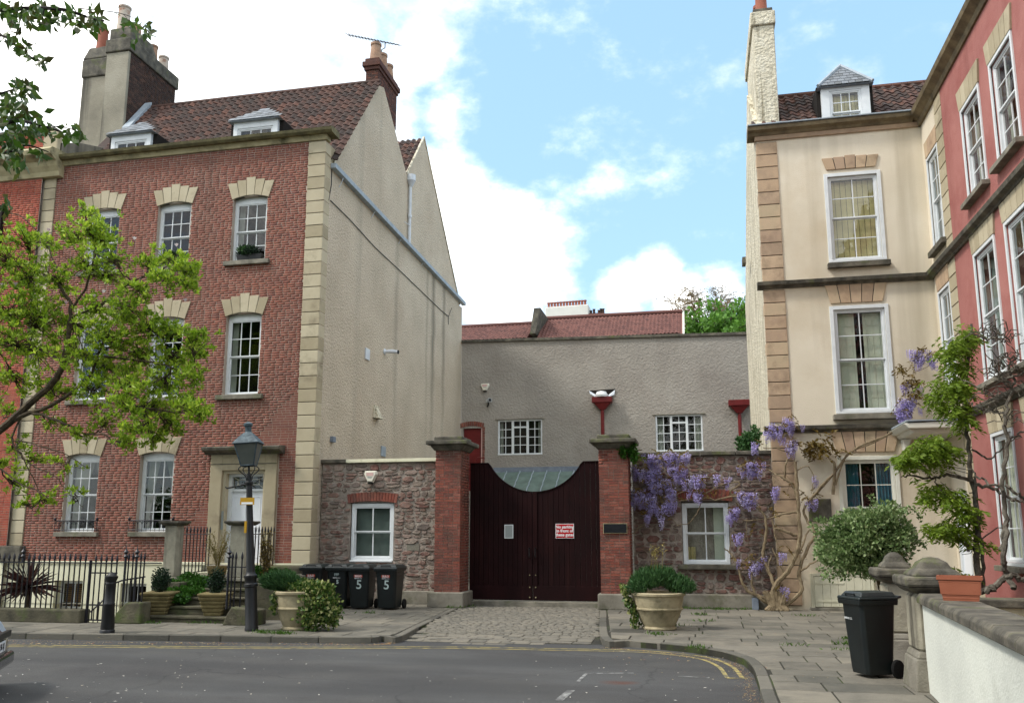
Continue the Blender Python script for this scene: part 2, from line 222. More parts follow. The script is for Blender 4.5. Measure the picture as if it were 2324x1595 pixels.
mat('leaf_varieg', [h('#355220'), h('#4f6c2c'), h('#8f9a50'), h('#35501f'), h('#c0c084'), h('#3f5c24'), h('#35501f'), h('#48662a')], scale=2, palette=True, mottle=.3, rough=.5, bump=0, trans=.3)
mat('leaf_bush', [h('#56703f'), h('#6c864e'), h('#8fa36a'), h('#4a6436'), h('#a5b582'), h('#5a7644')], scale=2, palette=True, mottle=.35, rough=.5, bump=0, trans=.25)
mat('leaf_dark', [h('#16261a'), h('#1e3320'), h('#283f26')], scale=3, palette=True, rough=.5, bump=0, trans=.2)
mat('leaf_lavender', [h('#2f5028'), h('#3c6030'), h('#4d7040'), h('#2a4a2a')], scale=3, palette=True, rough=.6, bump=0, trans=.2)
mat('leaf_dry', [h('#8a7c46'), h('#a0925a'), h('#7a6c3c')], scale=3, palette=True, rough=.6, bump=0, trans=.3)
mat('leaf_tree', [h('#3f6420'), h('#55802c'), h('#6a9636'), h('#4a7226')], scale=1, palette=True, mottle=.5, rough=.5, bump=0, trans=.35)
mat('leaf_cordyline', [h('#3a2022'), h('#4f2c2c'), h('#2c1c1c'), h('#5e4038')], scale=2, palette=True, rough=.45, bump=0, trans=.15)
mat('weed', [h('#3e5c22'), h('#55752c'), h('#4a6826')], scale=2, palette=True, rough=.6, bump=0, trans=.3)
mat('flower_wisteria', [h('#a698cc'), h('#b8acdc'), h('#cbc2ea'), h('#9686bc'), h('#dcd6f2')], scale=6, palette=True, mottle=.5, rough=.6, bump=0, trans=.4)
mat('flower_magnolia', [h('#d8c8cc'), h('#e6dfdf'), h('#c8aab4')], scale=6, palette=True, rough=.5, bump=0, trans=.3)
mat('pot_terracotta', [h('#8f846a'), h('#a3977a'), h('#b0a486')], scale=5, bump=.3, bscale=30, dirt=(h('#6a644c'), 3, .52, .75))
mat('pot_ochre', [h('#8a7650'), h('#9c875c')], scale=5, bump=.3, bscale=30)
mat('pot_stone', [h('#5f5638'), h('#776b48'), h('#877a54')], scale=5, bump=.4, bscale=30)
mat('pot_orange', [h('#94563f'), h('#a06048')], scale=4, rough=.5, bump=.05)
mat('chimney_pot', [h('#8f705c'), h('#a08069'), h('#ab8d76')], scale=6, bump=.3, dirt=(h('#7c6c60'), 3, .5, .7))
mat('chimney_pot_red', [h('#8c5444'), h('#985e4c')], scale=6, bump=.3)
mat('chimney_pot_white', [h('#b0a294'), h('#c0b4a6')], scale=6, bump=.3, dirt=(h('#8c6048'), 5, .5, .65))
mat('bin_plastic', [h('#0d1213'), h('#13191a'), h('#171e1f')], scale=3, rough=.42, bump=.12, bscale=200, spec=.45)
mat('bin_lid', [h('#141c1c'), h('#1d2727')], scale=3, rough=.38, bump=.12, bscale=200, spec=.5)
mat('rubber', [h('#0c0c0c'), h('#151515')], rough=.8, bump=.2)
mat('sticker_red', [h('#b04a3c'), h('#b9503f')], rough=.5, bump=0)
mat('sign_red', [h('#a3141c'), h('#ad181f')], rough=.35, bump=0)
mat('sign_yellow', [h('#a8801c'), h('#b58c22')], rough=.4, bump=0)
mat('print_white', [h('#d8dbdb'), h('#e4e6e6')], rough=.5, bump=0)
mat('chalk_white', [h('#a8bab8'), h('#c4d2d0')], scale=20, rough=.8, bump=0)
mat('print_grey', [h('#8c9290'), h('#9a9f9c')], rough=.6, bump=0)
mat('print_pink', [h('#c9a49e'), h('#d4b2aa')], rough=.6, bump=0)
mat('print_black', [h('#141414'), h('#1a1a1a')], rough=.6, bump=0)
mat('plaque_black', [h('#16181b'), h('#202226')], scale=5, rough=.35, bump=.05)
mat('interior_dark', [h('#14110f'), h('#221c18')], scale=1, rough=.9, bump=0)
mat('interior_warm', [h('#3a2c22'), h('#54402e')], scale=1, rough=.9, bump=0)
mat('curtain_white', [h('#a9a9a0'), h('#c0c0b6')], scale=3, rough=.9, bump=0, trans=.2)
mat('blind_grey', [h('#6f7872'), h('#7c857f')], scale=3, rough=.8, bump=0)
mat('blind_cream', [h('#b9a97a'), h('#c8b98c')], scale=2, rough=.9, bump=0)
mat('shutter', [h('#b5b5a2'), h('#c2c2b2')], scale=3, rough=.6, bump=0)
mat('curtain_blue', [h('#33687a'), h('#3f7a8c')], scale=2, rough=.9, bump=0)
mat('wood_blind', [h('#6b4c2c'), h('#7c5a36')], scale=2, rough=.7, bump=0)
mat('lamp_glass', [h('#4c504a'), h('#5c5f58')], scale=3, rough=.4, bump=.05, spec=.6)
mat('lamp_roof', [h('#2e3a40'), h('#3f4d54'), h('#5c6a70')], scale=9, rough=.5, bump=.2)
mat('verdigris', [h('#4c5c55'), h('#5e7068'), h('#6f8078')], scale=2, rough=.4, bump=.1, spec=.5)
mat('car_paint', [h('#23262c'), h('#2b2f36')], scale=2, rough=.25, bump=0, spec=.6, coat=.8)
mat('chrome', [h('#9a9a9a'), h('#b0b0b0')], rough=.2, metal=1, bump=0)
mat('slate_blue', [h('#3c4c64'), h('#4c5e78')], rough=.5, bump=0)
mat('render_far', [h('#c9c8c0'), h('#d6d5cd')], scale=.6, bump=.1)
mat('hatch_paint', [h('#c3bfa8'), h('#cfcbb6')], scale=3, bump=.2, bscale=20, streak=(h('#8f8a74'), 4, .58, .8))
glass_mat('glass', 1.7); glass_mat('glass_low', 1.45)

# ------------------------------------------------------------------ mesh helpers
WLOC = {}
def wloc(o):
    v = Vector((0, 0, 0))
    while o is not None: v += Vector(o.location); o = o.parent
    return v
def link(o, parent=None):
    COL.objects.link(o)
    if parent is not None: o.parent = parent
    return o
def thing(name, label, cat, loc=(0, 0, 0), group=None):
    o = bpy.data.objects.new(name, None); o.empty_display_size = .2; COL.objects.link(o); o.location = loc
    tag(o, label, cat, group); return o
def tag(o, label, cat, group=None):
    o['label'] = label; o['category'] = cat
    if group: o['group'] = group
    return o
def structure(o): o['kind'] = 'structure'; return o
def stuff(o): o['kind'] = 'stuff'; return o
class MB:
    def __init__(s, T=None): s.v = []; s.f = []; s.T = T
    def add(s, vs, fs):
        n = len(s.v); s.v += [tuple(p) for p in vs]; s.f += [tuple(i+n for i in f) for f in fs]; return s
    def box(s, x0, x1, y0, y1, z0, z1):
        return s.add([(x0, y0, z0), (x1, y0, z0), (x1, y1, z0), (x0, y1, z0), (x0, y0, z1), (x1, y0, z1), (x1, y1, z1), (x0, y1, z1)],
                     [(0, 3, 2, 1), (4, 5, 6, 7), (0, 1, 5, 4), (1, 2, 6, 5), (2, 3, 7, 6), (3, 0, 4, 7)])
    def frus(s, b, t, z0, z1):   # rect frustum, b/t=(x0,x1,y0,y1)
        return s.add([(b[0], b[2], z0), (b[1], b[2], z0), (b[1], b[3], z0), (b[0], b[3], z0), (t[0], t[2], z1), (t[1], t[2], z1), (t[1], t[3], z1), (t[0], t[3], z1)],
                     [(0, 3, 2, 1), (4, 5, 6, 7), (0, 1, 5, 4), (1, 2, 6, 5), (2, 3, 7, 6), (3, 0, 4, 7)])
    def prism(s, poly, a, b, ax='y'):   # poly in (x,z) extruded along y; ax='x': poly in (y,z); ax='z': poly (x,y)
        n = len(poly)
        def mk(p, d): return (p[0], d, p[1]) if ax == 'y' else ((d, p[0], p[1]) if ax == 'x' else (p[0], p[1], d))
        A = [mk(p, a) for p in poly]; B = [mk(p, b) for p in poly]
        return s.add(A+B, [tuple(range(n)), tuple(range(2*n-1, n-1, -1))]+[(i, i+n, (i+1) % n+n, (i+1) % n) for i in range(n)])
    def quad(s, a, b, c, d): return s.add([a, b, c, d], [(0, 1, 2, 3)])
    def tube(s, pts, r, n=6, caps=True):
        pts = [Vector(p) for p in pts]; k = len(pts)
        rr = r if hasattr(r, '__len__') else [r]*k
        vs = []; up = None
        for i, p in enumerate(pts):
            d = (pts[min(i+1, k-1)]-pts[max(i-1, 0)])
            if d.length < 1e-6: d = Vector((0, 0, 1))
            d.normalize()
            if up is None: up = d.orthogonal().normalized()
            up = up-d*up.dot(d)
            up = up.normalized() if up.length > 1e-5 else d.orthogonal().normalized()
            w = d.cross(up)
            for j in range(n):
                a = 2*math.pi*j/n; vs.append(p+(up*math.cos(a)+w*math.sin(a))*rr[i])
        fs = [(i*n+j, i*n+(j+1) % n, (i+1)*n+(j+1) % n, (i+1)*n+j) for i in range(k-1) for j in range(n)]
        if caps: fs += [tuple(range(n-1, -1, -1)), tuple(range((k-1)*n, k*n))]
        return s.add(vs, fs)
    def lathe(s, prof, cx=0, cy=0, n=20, a0=0.):
        vs = [(cx+r*math.cos(2*math.pi*j/n+a0), cy+r*math.sin(2*math.pi*j/n+a0), z) for r, z in prof for j in range(n)]; k = len(prof)
        fs = [(i*n+j, i*n+(j+1) % n, (i+1)*n+(j+1) % n, (i+1)*n+j) for i in range(k-1) for j in range(n)]
        fs += [tuple(range(n-1, -1, -1)), tuple(range((k-1)*n, k*n))]
        return s.add(vs, fs)
    def build(s, name, m, parent=None, smooth=False, bevel=0, seg=2):
        off = wloc(parent) if parent is not None else Vector((0, 0, 0))
        vs = [Vector(p) for p in s.v]
        if s.T is not None: vs = [s.T @ p for p in vs]
        me = bpy.data.meshes.new(name); me.from_pydata([p-off for p in vs], [], s.f); me.update()
        fix_normals(me)
        me.materials.append(M[m] if isinstance(m, str) else m)
        if smooth:
            me.shade_smooth()
            me.set_sharp_from_angle(angle=math.radians(38))
        o = link(bpy.data.objects.new(name, me), parent)
        if bevel:
            b = o.modifiers.new('bevel', 'BEVEL'); b.width = bevel; b.segments = seg; b.limit_method = 'ANGLE'
        return o
import bmesh
def fix_normals(me):
    bm = bmesh.new(); bm.from_mesh(me); bmesh.ops.recalc_face_normals(bm, faces=bm.faces); bm.to_mesh(me); bm.free()
def top(o, label, cat, group=None):   # a one-mesh thing: origin to its base
    me = o.data; n = len(me.vertices); co = np.empty(n*3); me.vertices.foreach_get('co', co); co = co.reshape(-1, 3)
    c = Vector(((co[:, 0].min()+co[:, 0].max())/2, (co[:, 1].min()+co[:, 1].max())/2, co[:, 2].min()))
    co -= np.array(c); me.vertices.foreach_set('co', co.ravel()); me.update(); o.location = Vector(o.location)+c
    return tag(o, label, cat, group)
def text(s, size, m, parent, T, name='lettering', align='CENTER', depth=.001, bold=0.):
    cu = bpy.data.curves.new(name, 'FONT'); cu.body = s; cu.size = size; cu.align_x = align; cu.align_y = 'CENTER'; cu.extrude = depth; cu.offset = bold; cu.resolution_u = 3
    ob = bpy.data.objects.new('tmp_text', cu); me = bpy.data.meshes.new_from_object(ob); bpy.data.objects.remove(ob); bpy.data.curves.remove(cu)
    off = Matrix.Translation(-wloc(parent)) if parent is not None else Matrix()
    me.transform(off @ T @ Matrix.Rotation(math.pi/2, 4, 'X')); me.name = name; me.materials.clear(); me.materials.append(M[m])
    return link(bpy.data.objects.new(name, me), parent)

# ------------------------------------------------------------------ repeated small pieces
def tmesh(name, vs, fs, m):
    me = bpy.data.meshes.new(name); me.from_pydata(vs, [], fs); me.update(); fix_normals(me); me.materials.append(M[m]); return me
def inframe(p):
    q = proj(p); return q is not None and -20 < q[0] < 2344 and -20 < q[1] < 1615
def lay(parent, name, tmpls, items, m, limit=300, rest=None, smooth=False):
    """items = (template index, Matrix world). The ones that show largest become parts, the others one 'stuff' part."""
    if not items: return
    T = [tmesh(name, v, f, m) for v, f in tmpls]
    if smooth:
        for t in T: t.shade_smooth(); t.set_sharp_from_angle(angle=math.radians(50))
    sc = []
    for i, (k, mt) in enumerate(items):
        p = mt.translation; q = proj(p)
        s = 1e6 if (q is None or not inframe(p)) else q[2]
        sc.append((s, i))
    sc.sort(); first = [i for s, i in sc if s < 1e5][:limit]; fs_ = set(first)
    off = Matrix.Translation(-wloc(parent))
    for i in first:
        k, mt = items[i]; o = bpy.data.objects.new(name, T[k]); o.matrix_basis = off @ mt; link(o, parent)
    restl = [items[i] for i in range(len(items)) if i not in fs_]
    if restl: join_items(parent, rest or name+'_mass', tmpls, restl, m, smooth)
def join_items(parent, name, tmpls, items, m, smooth=False, kind='stuff'):
    V = []; LV = []; LS = []; tone = []; n0 = 0
    byk = {}
    for k, mt in items: byk.setdefault(k, []).append(mt)
    for k, ms in byk.items():
        tv, tf = tmpls[k]
        mt_ = bpy.data.meshes.new('t'); mt_.from_pydata(tv, [], tf); fix_normals(mt_); tf = [tuple(p.vertices) for p in mt_.polygons]; bpy.data.meshes.remove(mt_)
        tv = np.array(tv, float); tv4 = np.c_[tv, np.ones(len(tv))]
        A = np.array([list(map(list, q)) for q in ms])      # n,4,4
        P = np.einsum('nij,vj->nvi', A, tv4)[:, :, :3]; n = len(ms); nv = len(tv)
        V.append(P.reshape(-1, 3))
        flat = np.array([i for f in tf for i in f]); ls = np.array([len(f) for f in tf])
        LV.append((flat[None, :]+(np.arange(n)*nv)[:, None]+n0).ravel()); LS.append(np.tile(ls, n)); n0 += n*nv
        tone.append(np.repeat(nrs.rand(n), len(tf)))
    return raw_mesh(parent, name, np.concatenate(V), np.concatenate(LV), np.concatenate(LS), m, np.concatenate(tone), smooth, kind)
def raw_mesh(parent, name, V, lv, ls, m, tone=None, smooth=False, kind=None):
    me = bpy.data.meshes.new(name)
    off = wloc(parent) if parent is not None else Vector((0, 0, 0)); V = V-np.array(off)
    me.vertices.add(len(V)); me.vertices.foreach_set('co', V.astype(np.float32).ravel())
    me.loops.add(len(lv)); me.loops.foreach_set('vertex_index', lv.astype(np.int32))
    me.polygons.add(len(ls)); st = np.concatenate([[0], np.cumsum(ls)[:-1]])
    me.polygons.foreach_set('loop_start', st.astype(np.int32)); me.polygons.foreach_set('loop_total', ls.astype(np.int32))
    me.update(calc_edges=True); me.validate()
    if tone is not None:
        a = me.attributes.new('tone', 'FLOAT', 'FACE'); a.data.foreach_set('value', tone.astype(np.float32))
    me.materials.append(M[m])
    if smooth: me.shade_smooth(); me.set_sharp_from_angle(angle=math.radians(50))
    o = link(bpy.data.objects.new(name, me), parent)
    if kind: o['kind'] = kind
    return o
BRICK = ([(-.5, 0, -.5), (.5, 0, -.5), (.5, 0, .5), (-.5, 0, .5), (-.5, 1, -.5), (.5, 1, -.5), (.5, 1, .5), (-.5, 1, .5)],
         [(0, 1, 2, 3), (0, 4, 5, 1), (1, 5, 6, 2), (2, 6, 7, 3), (3, 7, 4, 0)])
def brick_face(items, T, x0, x1, z0, z1, openings=(), course=.0695, joint=.0125, L1=.228, L2=.112, depth=.03, bond='mix', slack=0, clipf=None):
    """bricks on the local plane y=0 (outside is -y); openings = [(xa,xb,za,zb)]"""
    z = z0; r = 0
    while z < z1-.02:
        hh = min(course, z1-z); x = x0-(0 if r % 2 == 0 else (L1+joint)/2) ; seq = r
        spans = [(x0, x1)]
        for (xa, xb, za, zb) in openings:
            if za < z+hh-.01 and zb > z+.01:
                ns = []
                for a, b in spans:
                    if xb <= a or xa >= b: ns.append((a, b)); continue
                    if xa > a: ns.append((a, xa))
                    if xb < b: ns.append((xb, b))
                spans = ns
        while x < x1:
            if bond == 'header': w = L2
            elif bond == 'mix': w = L1 if rnd.random() < .72 else L2
            else: w = L2 if (r % 4 == 3) else L1
            a, b = x, x+w
            for sa, sb in spans:
                ca, cb = max(a, sa+joint/2), min(b, sb-joint/2)
                if cb-ca > .035 and (clipf is None or clipf((ca+cb)/2, z+hh/2)):
                    mt = T @ Matrix.Translation(((ca+cb)/2, rnd.uniform(-.002, .0005), z+hh/2)) @ Matrix.Diagonal((cb-ca, depth, hh-joint*rnd.uniform(.8, 1.2), 1))
                    items.append((0, mt))
            x += w+joint
        z += course; r += 1
    return items
def stone_templates(n=10, seed=3):
    q = random.Random(seed); out = []
    for _ in range(n):
        k = q.choice((6, 7, 7, 8)); vs = []; fs = []
        out2 = []
        for j in range(k):
            a = 2*math.pi*(j+q.uniform(-.25, .25))/k
            ca, sa = math.cos(a), math.sin(a); p = 4.0
            rr = 1/((abs(ca)**p+abs(sa)**p)**(1/p))*q.uniform(.82, 1.0)
            out2.append((ca*rr*.5, sa*rr*.5))
        for d, sc in ((1, 1), (.3, 1), (q.uniform(-.02, .06), .87)):
            for x, z in out2: vs.append((x*sc, d+(q.uniform(-.12, .12) if d < .5 else 0), z*sc))
        vs.append((q.uniform(-.1, .1), q.uniform(-.1, .06), q.uniform(-.1, .1)))
        for l in range(2):
            for j in range(k): fs.append((l*k+j, l*k+(j+1) % k, (l+1)*k+(j+1) % k, (l+1)*k+j))
        for j in range(k): fs.append((2*k+j, 2*k+(j+1) % k, 3*k))
        out.append((vs, fs))
    return out
STONES = stone_templates()
def rubble_face(items, T, x0, x1, z0, z1, openings=(), depth=.05):
    z = z0
    def place(a, b, za, zb):
        cx, cz = (a+b)/2, (za+zb)/2
        for (xa, xb, oa, ob) in openings:
            if xa-.0 < b and xb > a and oa < zb and ob > za:
                # trim to the larger free side
                if cx < xa and xa-a > .07: b = xa
                elif cx > xb and b-xb > .07: a = xb
                elif cz > ob and zb-ob > .05: za = ob
                elif cz < oa and oa-za > .05: zb = oa
                else: return
        cx, cz = (a+b)/2, (za+zb)/2
        items.append((rnd.randrange(len(STONES)), T @ Matrix.Translation((cx, rnd.uniform(-.02, .012), cz)) @ Matrix.Rotation(rnd.uniform(-.09, .09), 4, 'Y') @ Matrix.Diagonal(((b-a-.006)*.99, depth, (zb-za-.006)*1.0, 1))))
    while z < z1-.04:
        hh = min(rnd.choice((.09, .11, .13, .16, .19)), z1-z)
        if z1-z-hh < .06: hh = z1-z
        x = x0-rnd.uniform(0, .1)
        while x < x1-.04:
            w = rnd.uniform(.14, .4)*(.8+hh*2); xe = min(x+w, x1)
            if x1-xe < .08: xe = x1
            dz = rnd.uniform(-.02, .02)
            if hh > .12 and rnd.random() < .4: s = rnd.uniform(.4, .6); place(max(x, x0), xe, z, z+hh*s); place(max(x, x0), xe, z+hh*s, z+hh)
            else: place(max(x, x0), xe, z+dz, z+hh+dz)
            x = xe
        z += hh
    return items
def panel(mb, x0, x1, z0, z1, openings=(), y=0., depth=.25):
    """flat wall face at local y with real openings and their reveals"""
    xs = sorted({x0, x1, *[o[0] for o in openings], *[o[1] for o in openings]}); zs = sorted({z0, z1, *[o[2] for o in openings], *[o[3] for o in openings]})
    for i in range(len(xs)-1):
        for j in range(len(zs)-1):
            cx, cz = (xs[i]+xs[i+1])/2, (zs[j]+zs[j+1])/2
            if any(o[0] < cx < o[1] and o[2] < cz < o[3] for o in openings): continue
            if x0 <= cx <= x1 and z0 <= cz <= z1: mb.quad((xs[i], y, zs[j]), (xs[i+1], y, zs[j]), (xs[i+1], y, zs[j+1]), (xs[i], y, zs[j+1]))
    for a, b, c, d in openings:
        mb.quad((a, y, c), (a, y+depth, c), (a, y+depth, d), (a, y, d)); mb.quad((b, y, c), (b, y, d), (b, y+depth, d), (b, y+depth, c))
        mb.quad((a, y, d), (a, y+depth, d), (b, y+depth, d), (b, y, d)); mb.quad((a, y, c), (b, y, c), (b, y+depth, c), (a, y+depth, c))
    return mb
PANT = None
def pantile(exposure=.3, w=.24, amp=.045, t=.018, lap=.06):
    xs = [0, .12, .25, .4, .55, .7, .85, 1.0]; prof = [.6, .95, 1.0, .55, 0, -.35, -.25, .5]
    vs = []; fs = []; n = len(xs)
    for yy, dz in ((0, 0), (exposure+lap, -.03)):
        for x, p in zip(xs, prof): vs.append(((x-.5)*w*1.04, yy, p*amp+dz+.03))
    for x, p in zip(xs, prof): vs.append(((x-.5)*w*1.04, 0, p*amp-t+.02))
    for i in range(n-1): fs.append((i, i+1, n+i+1, n+i)); fs.append((2*n+i, 2*n+i+1, i+1, i))
    return (vs, fs)
def tile_plane(parent, O, xd, ud, nx, ny, w, e, m, limit=300, skip=None, jitter=.006, name='roof_tile'):
    """O = lower left corner, xd along the eave, ud up the slope (unit vectors)"""
    xd, ud = Vector(xd).normalized(), Vector(ud).normalized(); nd = xd.cross(ud); items = []
    base = Matrix((xd, ud, nd)).transposed().to_4x4()
    for j in range(ny):
        for i in range(nx):
            p = Vector(O)+xd*((i+.5)*w)+ud*(j*e)
            if skip and skip(p): continue
            mt = Matrix.Translation(p+nd*rnd.uniform(0, jitter)) @ base @ Matrix.Rotation(rnd.uniform(-.025, .025), 4, 'Z')
            items.append((0, mt))
    lay(parent, name, [pantile(e, w)], items, m, limit, smooth=True)
def clip_poly(subj, x0, x1, y0, y1):
    def cl(P, f, inter):
        out = []
        for i in range(len(P)):
            a, b = P[i-1], P[i]
            if f(b):
                if not f(a): out.append(inter(a, b))
                out.append(b)
            elif f(a): out.append(inter(a, b))
        return out
    def ix(X): return lambda a, b: (X, a[1]+(b[1]-a[1])*(X-a[0])/(b[0]-a[0]))
    def iy(Y): return lambda a, b: (a[0]+(b[0]-a[0])*(Y-a[1])/(b[1]-a[1]), Y)
    P = list(subj)
    for f, g in ((lambda p: p[0] >= x0, ix(x0)), (lambda p: p[0] <= x1, ix(x1)), (lambda p: p[1] >= y0, iy(y0)), (lambda p: p[1] <= y1, iy(y1))):
        P = cl(P, f, g)
        if len(P) < 3: return []
    return P
def area(P): return abs(sum(P[i-1][0]*P[i][1]-P[i][0]*P[i-1][1] for i in range(len(P))))/2

# ------------------------------------------------------------------ windows
DOWN = Matrix.Rotation(-math.pi/2, 4, 'Z')       # local x -> -Y, local y -> +X : walls that face -X
def WT(p, face='-Y'):
    return Matrix.Translation(p) if face == '-Y' else Matrix.Translation(p) @ DOWN
def sash(parent, T, w, hh, cols, rt, rb, setback=.12, fr=.06, fm='paint_white', gm='glass', dress=None, arch=0., sill=None, sillm='stone_grey', inner='interior_dark', arc_frame=None, bar=.022, room=.9):
    """T: origin at the bottom centre of the opening on the wall face. rt/rb pane rows in upper and lower sash"""
    f = MB(T); y0, y1 = setback, setback+.1
    f.box(-w/2, -w/2+fr, y0, y1, 0, hh); f.box(w/2-fr, w/2, y0, y1, 0, hh); f.box(-w/2+fr, w/2-fr, y0, y1, 0, fr*.9)
    hd = fr+arch
    f.box(-w/2+fr, w/2-fr, y0, y1, hh-hd, hh)
    if arc_frame: a = arc_frame; f.box(-w/2-a, -w/2, -.03, .02, 0, hh+a); f.box(w/2, w/2+a, -.03, .02, 0, hh+a); f.box(-w/2, w/2, -.03, .02, hh, hh+a); f.box(-w/2-a, w/2+a, -.045, .02, -.06, 0)
    fo = f.build('window', fm, parent, bevel=.004, seg=1)
    iw, z0, z1 = w-2*fr, fr*.9, hh-hd; rows = rt+rb; st = .035
    zm = z0+(z1-z0)*rb/rows
    if rt == 0: zm = z1
    b = MB(T); panes = []
    for (za, zb, n, ya) in ((z0, zm, rb, y0+.055), (zm, z1, rt, y0+.015)):
        if n == 0: continue
        x0, x1 = -iw/2, iw/2
        b.box(x0, x0+st, ya, ya+.035, za, zb); b.box(x1-st, x1, ya, ya+.035, za, zb); b.box(x0+st, x1-st, ya, ya+.035, za, za+st); b.box(x0+st, x1-st, ya, ya+.035, zb-st*.8, zb)
        gx0, gx1, gz0, gz1 = x0+st, x1-st, za+st, zb-st*.8
        cw, ch = (gx1-gx0)/cols, (gz1-gz0)/n
        for i in range(1, cols): b.box(gx0+i*cw-bar/2, gx0+i*cw+bar/2, ya+.004, ya+.03, gz0, gz1)
        for j in range(1, n):
            for i in range(cols): b.box(gx0+i*cw+bar/2, gx0+(i+1)*cw-bar/2, ya+.006, ya+.028, gz0+j*ch-bar/2, gz0+j*ch+bar/2)
        for i in range(cols):
            for j in range(n): panes.append((gx0+i*cw+bar/2, gx0+(i+1)*cw-bar/2, gz0+j*ch+bar/2*(j > 0), gz0+(j+1)*ch-bar/2*(j < n-1), ya+.016))
    b.build('sash_frame', fm, fo)
    for (a, c, d, e, yy) in panes:
        t = rnd.uniform(-.0025, .0025)
        MB(T).quad((a, yy+t, d), (c, yy-t, d), (c, yy-t, e), (a, yy+t, e)).build('pane', gm, fo)
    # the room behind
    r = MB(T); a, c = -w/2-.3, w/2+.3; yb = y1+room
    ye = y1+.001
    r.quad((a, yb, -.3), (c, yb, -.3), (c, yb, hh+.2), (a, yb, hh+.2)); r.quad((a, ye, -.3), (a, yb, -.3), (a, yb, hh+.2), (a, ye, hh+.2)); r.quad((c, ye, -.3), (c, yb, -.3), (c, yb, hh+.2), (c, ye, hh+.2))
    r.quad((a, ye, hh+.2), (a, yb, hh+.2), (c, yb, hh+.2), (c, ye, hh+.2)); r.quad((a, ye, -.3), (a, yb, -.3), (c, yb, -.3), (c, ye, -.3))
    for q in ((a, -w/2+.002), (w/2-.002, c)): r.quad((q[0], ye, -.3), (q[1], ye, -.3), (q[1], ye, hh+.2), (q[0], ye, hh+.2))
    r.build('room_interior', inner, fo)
    if dress: dress(T, w, hh, y1, fo)
    if sill:
        MB(T).box(-w/2-sill[0], w/2+sill[0], -sill[1], .1, -sill[2], -.001).build('sill', sillm, fo, bevel=.012)
    return fo
def curtain_sheet(T, x0, x1, z0, z1, y, m, parent, folds=8, name='curtain', shape=None, amp=.03):
    b = MB(T); n = folds*4; rows = 8; vs = []; fs = []
    for j in range(rows+1):
        t = j/rows; z = z0+(z1-z0)*t
        for i in range(n+1):
            s = i/n; xa, xb = (x0, x1) if shape is None else shape(t)
            vs.append((xa+(xb-xa)*s, y+amp*math.sin(s*folds*2*math.pi)+.01*math.sin(j), z))
    for j in range(rows):
        for i in range(n): a = j*(n+1)+i; fs.append((a, a+1, a+n+2, a+n+1))
    b.add(vs, fs); o = b.build(name, m, parent, smooth=True); return o
def d_curtains(kind):
    def f(T, w, hh, y, fo):
        if kind == 'tied':      # white curtains tied to the sides
            curtain_sheet(T, 0, 0, .05, hh-.1, y+.12, 'curtain_white', fo, 5, shape=lambda t: (-w/2+.05, -w/2+.05+w*(.12+.3*max(0, t-.25)**1.0)))
            curtain_sheet(T, 0, 0, .05, hh-.1, y+.12, 'curtain_white', fo, 5, shape=lambda t: (w/2-.05-w*(.08+.62*max(0, t-.35)**1.3), w/2-.05))
        elif kind == 'tied2':
            curtain_sheet(T, 0, 0, .05, hh-.1, y+.12, 'curtain_white', fo, 6, shape=lambda t: (-w/2+.05, -w/2+.05+w*(.25+.5*max(0, t-.3))))
            curtain_sheet(T, 0, 0, .05, hh-.1, y+.12, 'curtain_white', fo, 4, shape=lambda t: (w/2-.05-w*(.05+.5*max(0, t-.45)), w/2-.05))
        elif kind == 'side': curtain_sheet(T, -w/2+.04, -w/2+w*.2, .05, hh-.1, y+.1, 'curtain_white', fo, 3)
        elif kind == 'sheer': curtain_sheet(T, -w/2+.04, w/2-.04, .05, hh-.1, y+.14, 'blind_grey', fo, 6, name='blind')
        elif kind == 'venetian':
            b = MB(T); z = .08
            while z < hh-.08: b.quad((-w/2+.05, y+.05, z), (w/2-.05, y+.05, z), (w/2-.05, y+.075, z+.02), (-w/2+.05, y+.075, z+.02)); z += .027
            b.build('blind', 'blind_grey', fo)
            MB(T).quad((-w/2+.04, y+.1, .05), (w/2-.04, y+.1, .05), (w/2-.04, y+.1, hh-.05), (-w/2+.04, y+.1, hh-.05)).build('blind_backing', 'blind_grey', fo)
        elif kind == 'cream':
            b = MB(T)
            for i in range(8):
                x = -w/2+.05+(w-.1)*i/8; b.quad((x, y+.06, .05), (x+(w-.1)/8-.006, y+.075, .05), (x+(w-.1)/8-.006, y+.075, hh-.08), (x, y+.06, hh-.08))
            b.build('blind', 'blind_cream', fo)
        elif kind == 'shutters':
            b = MB(T)
            for s in (-1, 1):
                xa, xb = sorted((s*.1, s*(w/2-.06))); b.box(xa, xb, y+.05, y+.07, .05, hh-.08); xm = (xa+xb)/2
                for q in (xa+.07, xm, xb-.07): b.box(q-.006, q+.006, y+.04, y+.05, .1, hh-.14)
                for zz in (.35, hh*.5-.1, hh*.5+.1, hh-.4): b.box(xa+.07, xb-.07, y+.041, y+.05, zz-.006, zz+.006)
            b.build('shutter', 'shutter', fo)
        elif kind == 'blue':
            curtain_sheet(T, -w/2+.04, -w/2+w*.34, .03, hh-.08, y+.1, 'curtain_blue', fo, 5); curtain_sheet(T, w/2-w*.34, w/2-.04, .03, hh-.08, y+.1, 'curtain_blue', fo, 5)
        elif kind == 'wood':
            b = MB(T); z = .05
            while z < hh-.08: b.box(-w/2+.04, w/2-.04, y+.05, y+.07, z, z+.045); z += .06
            b.build('blind', 'wood_blind', fo)
    return f
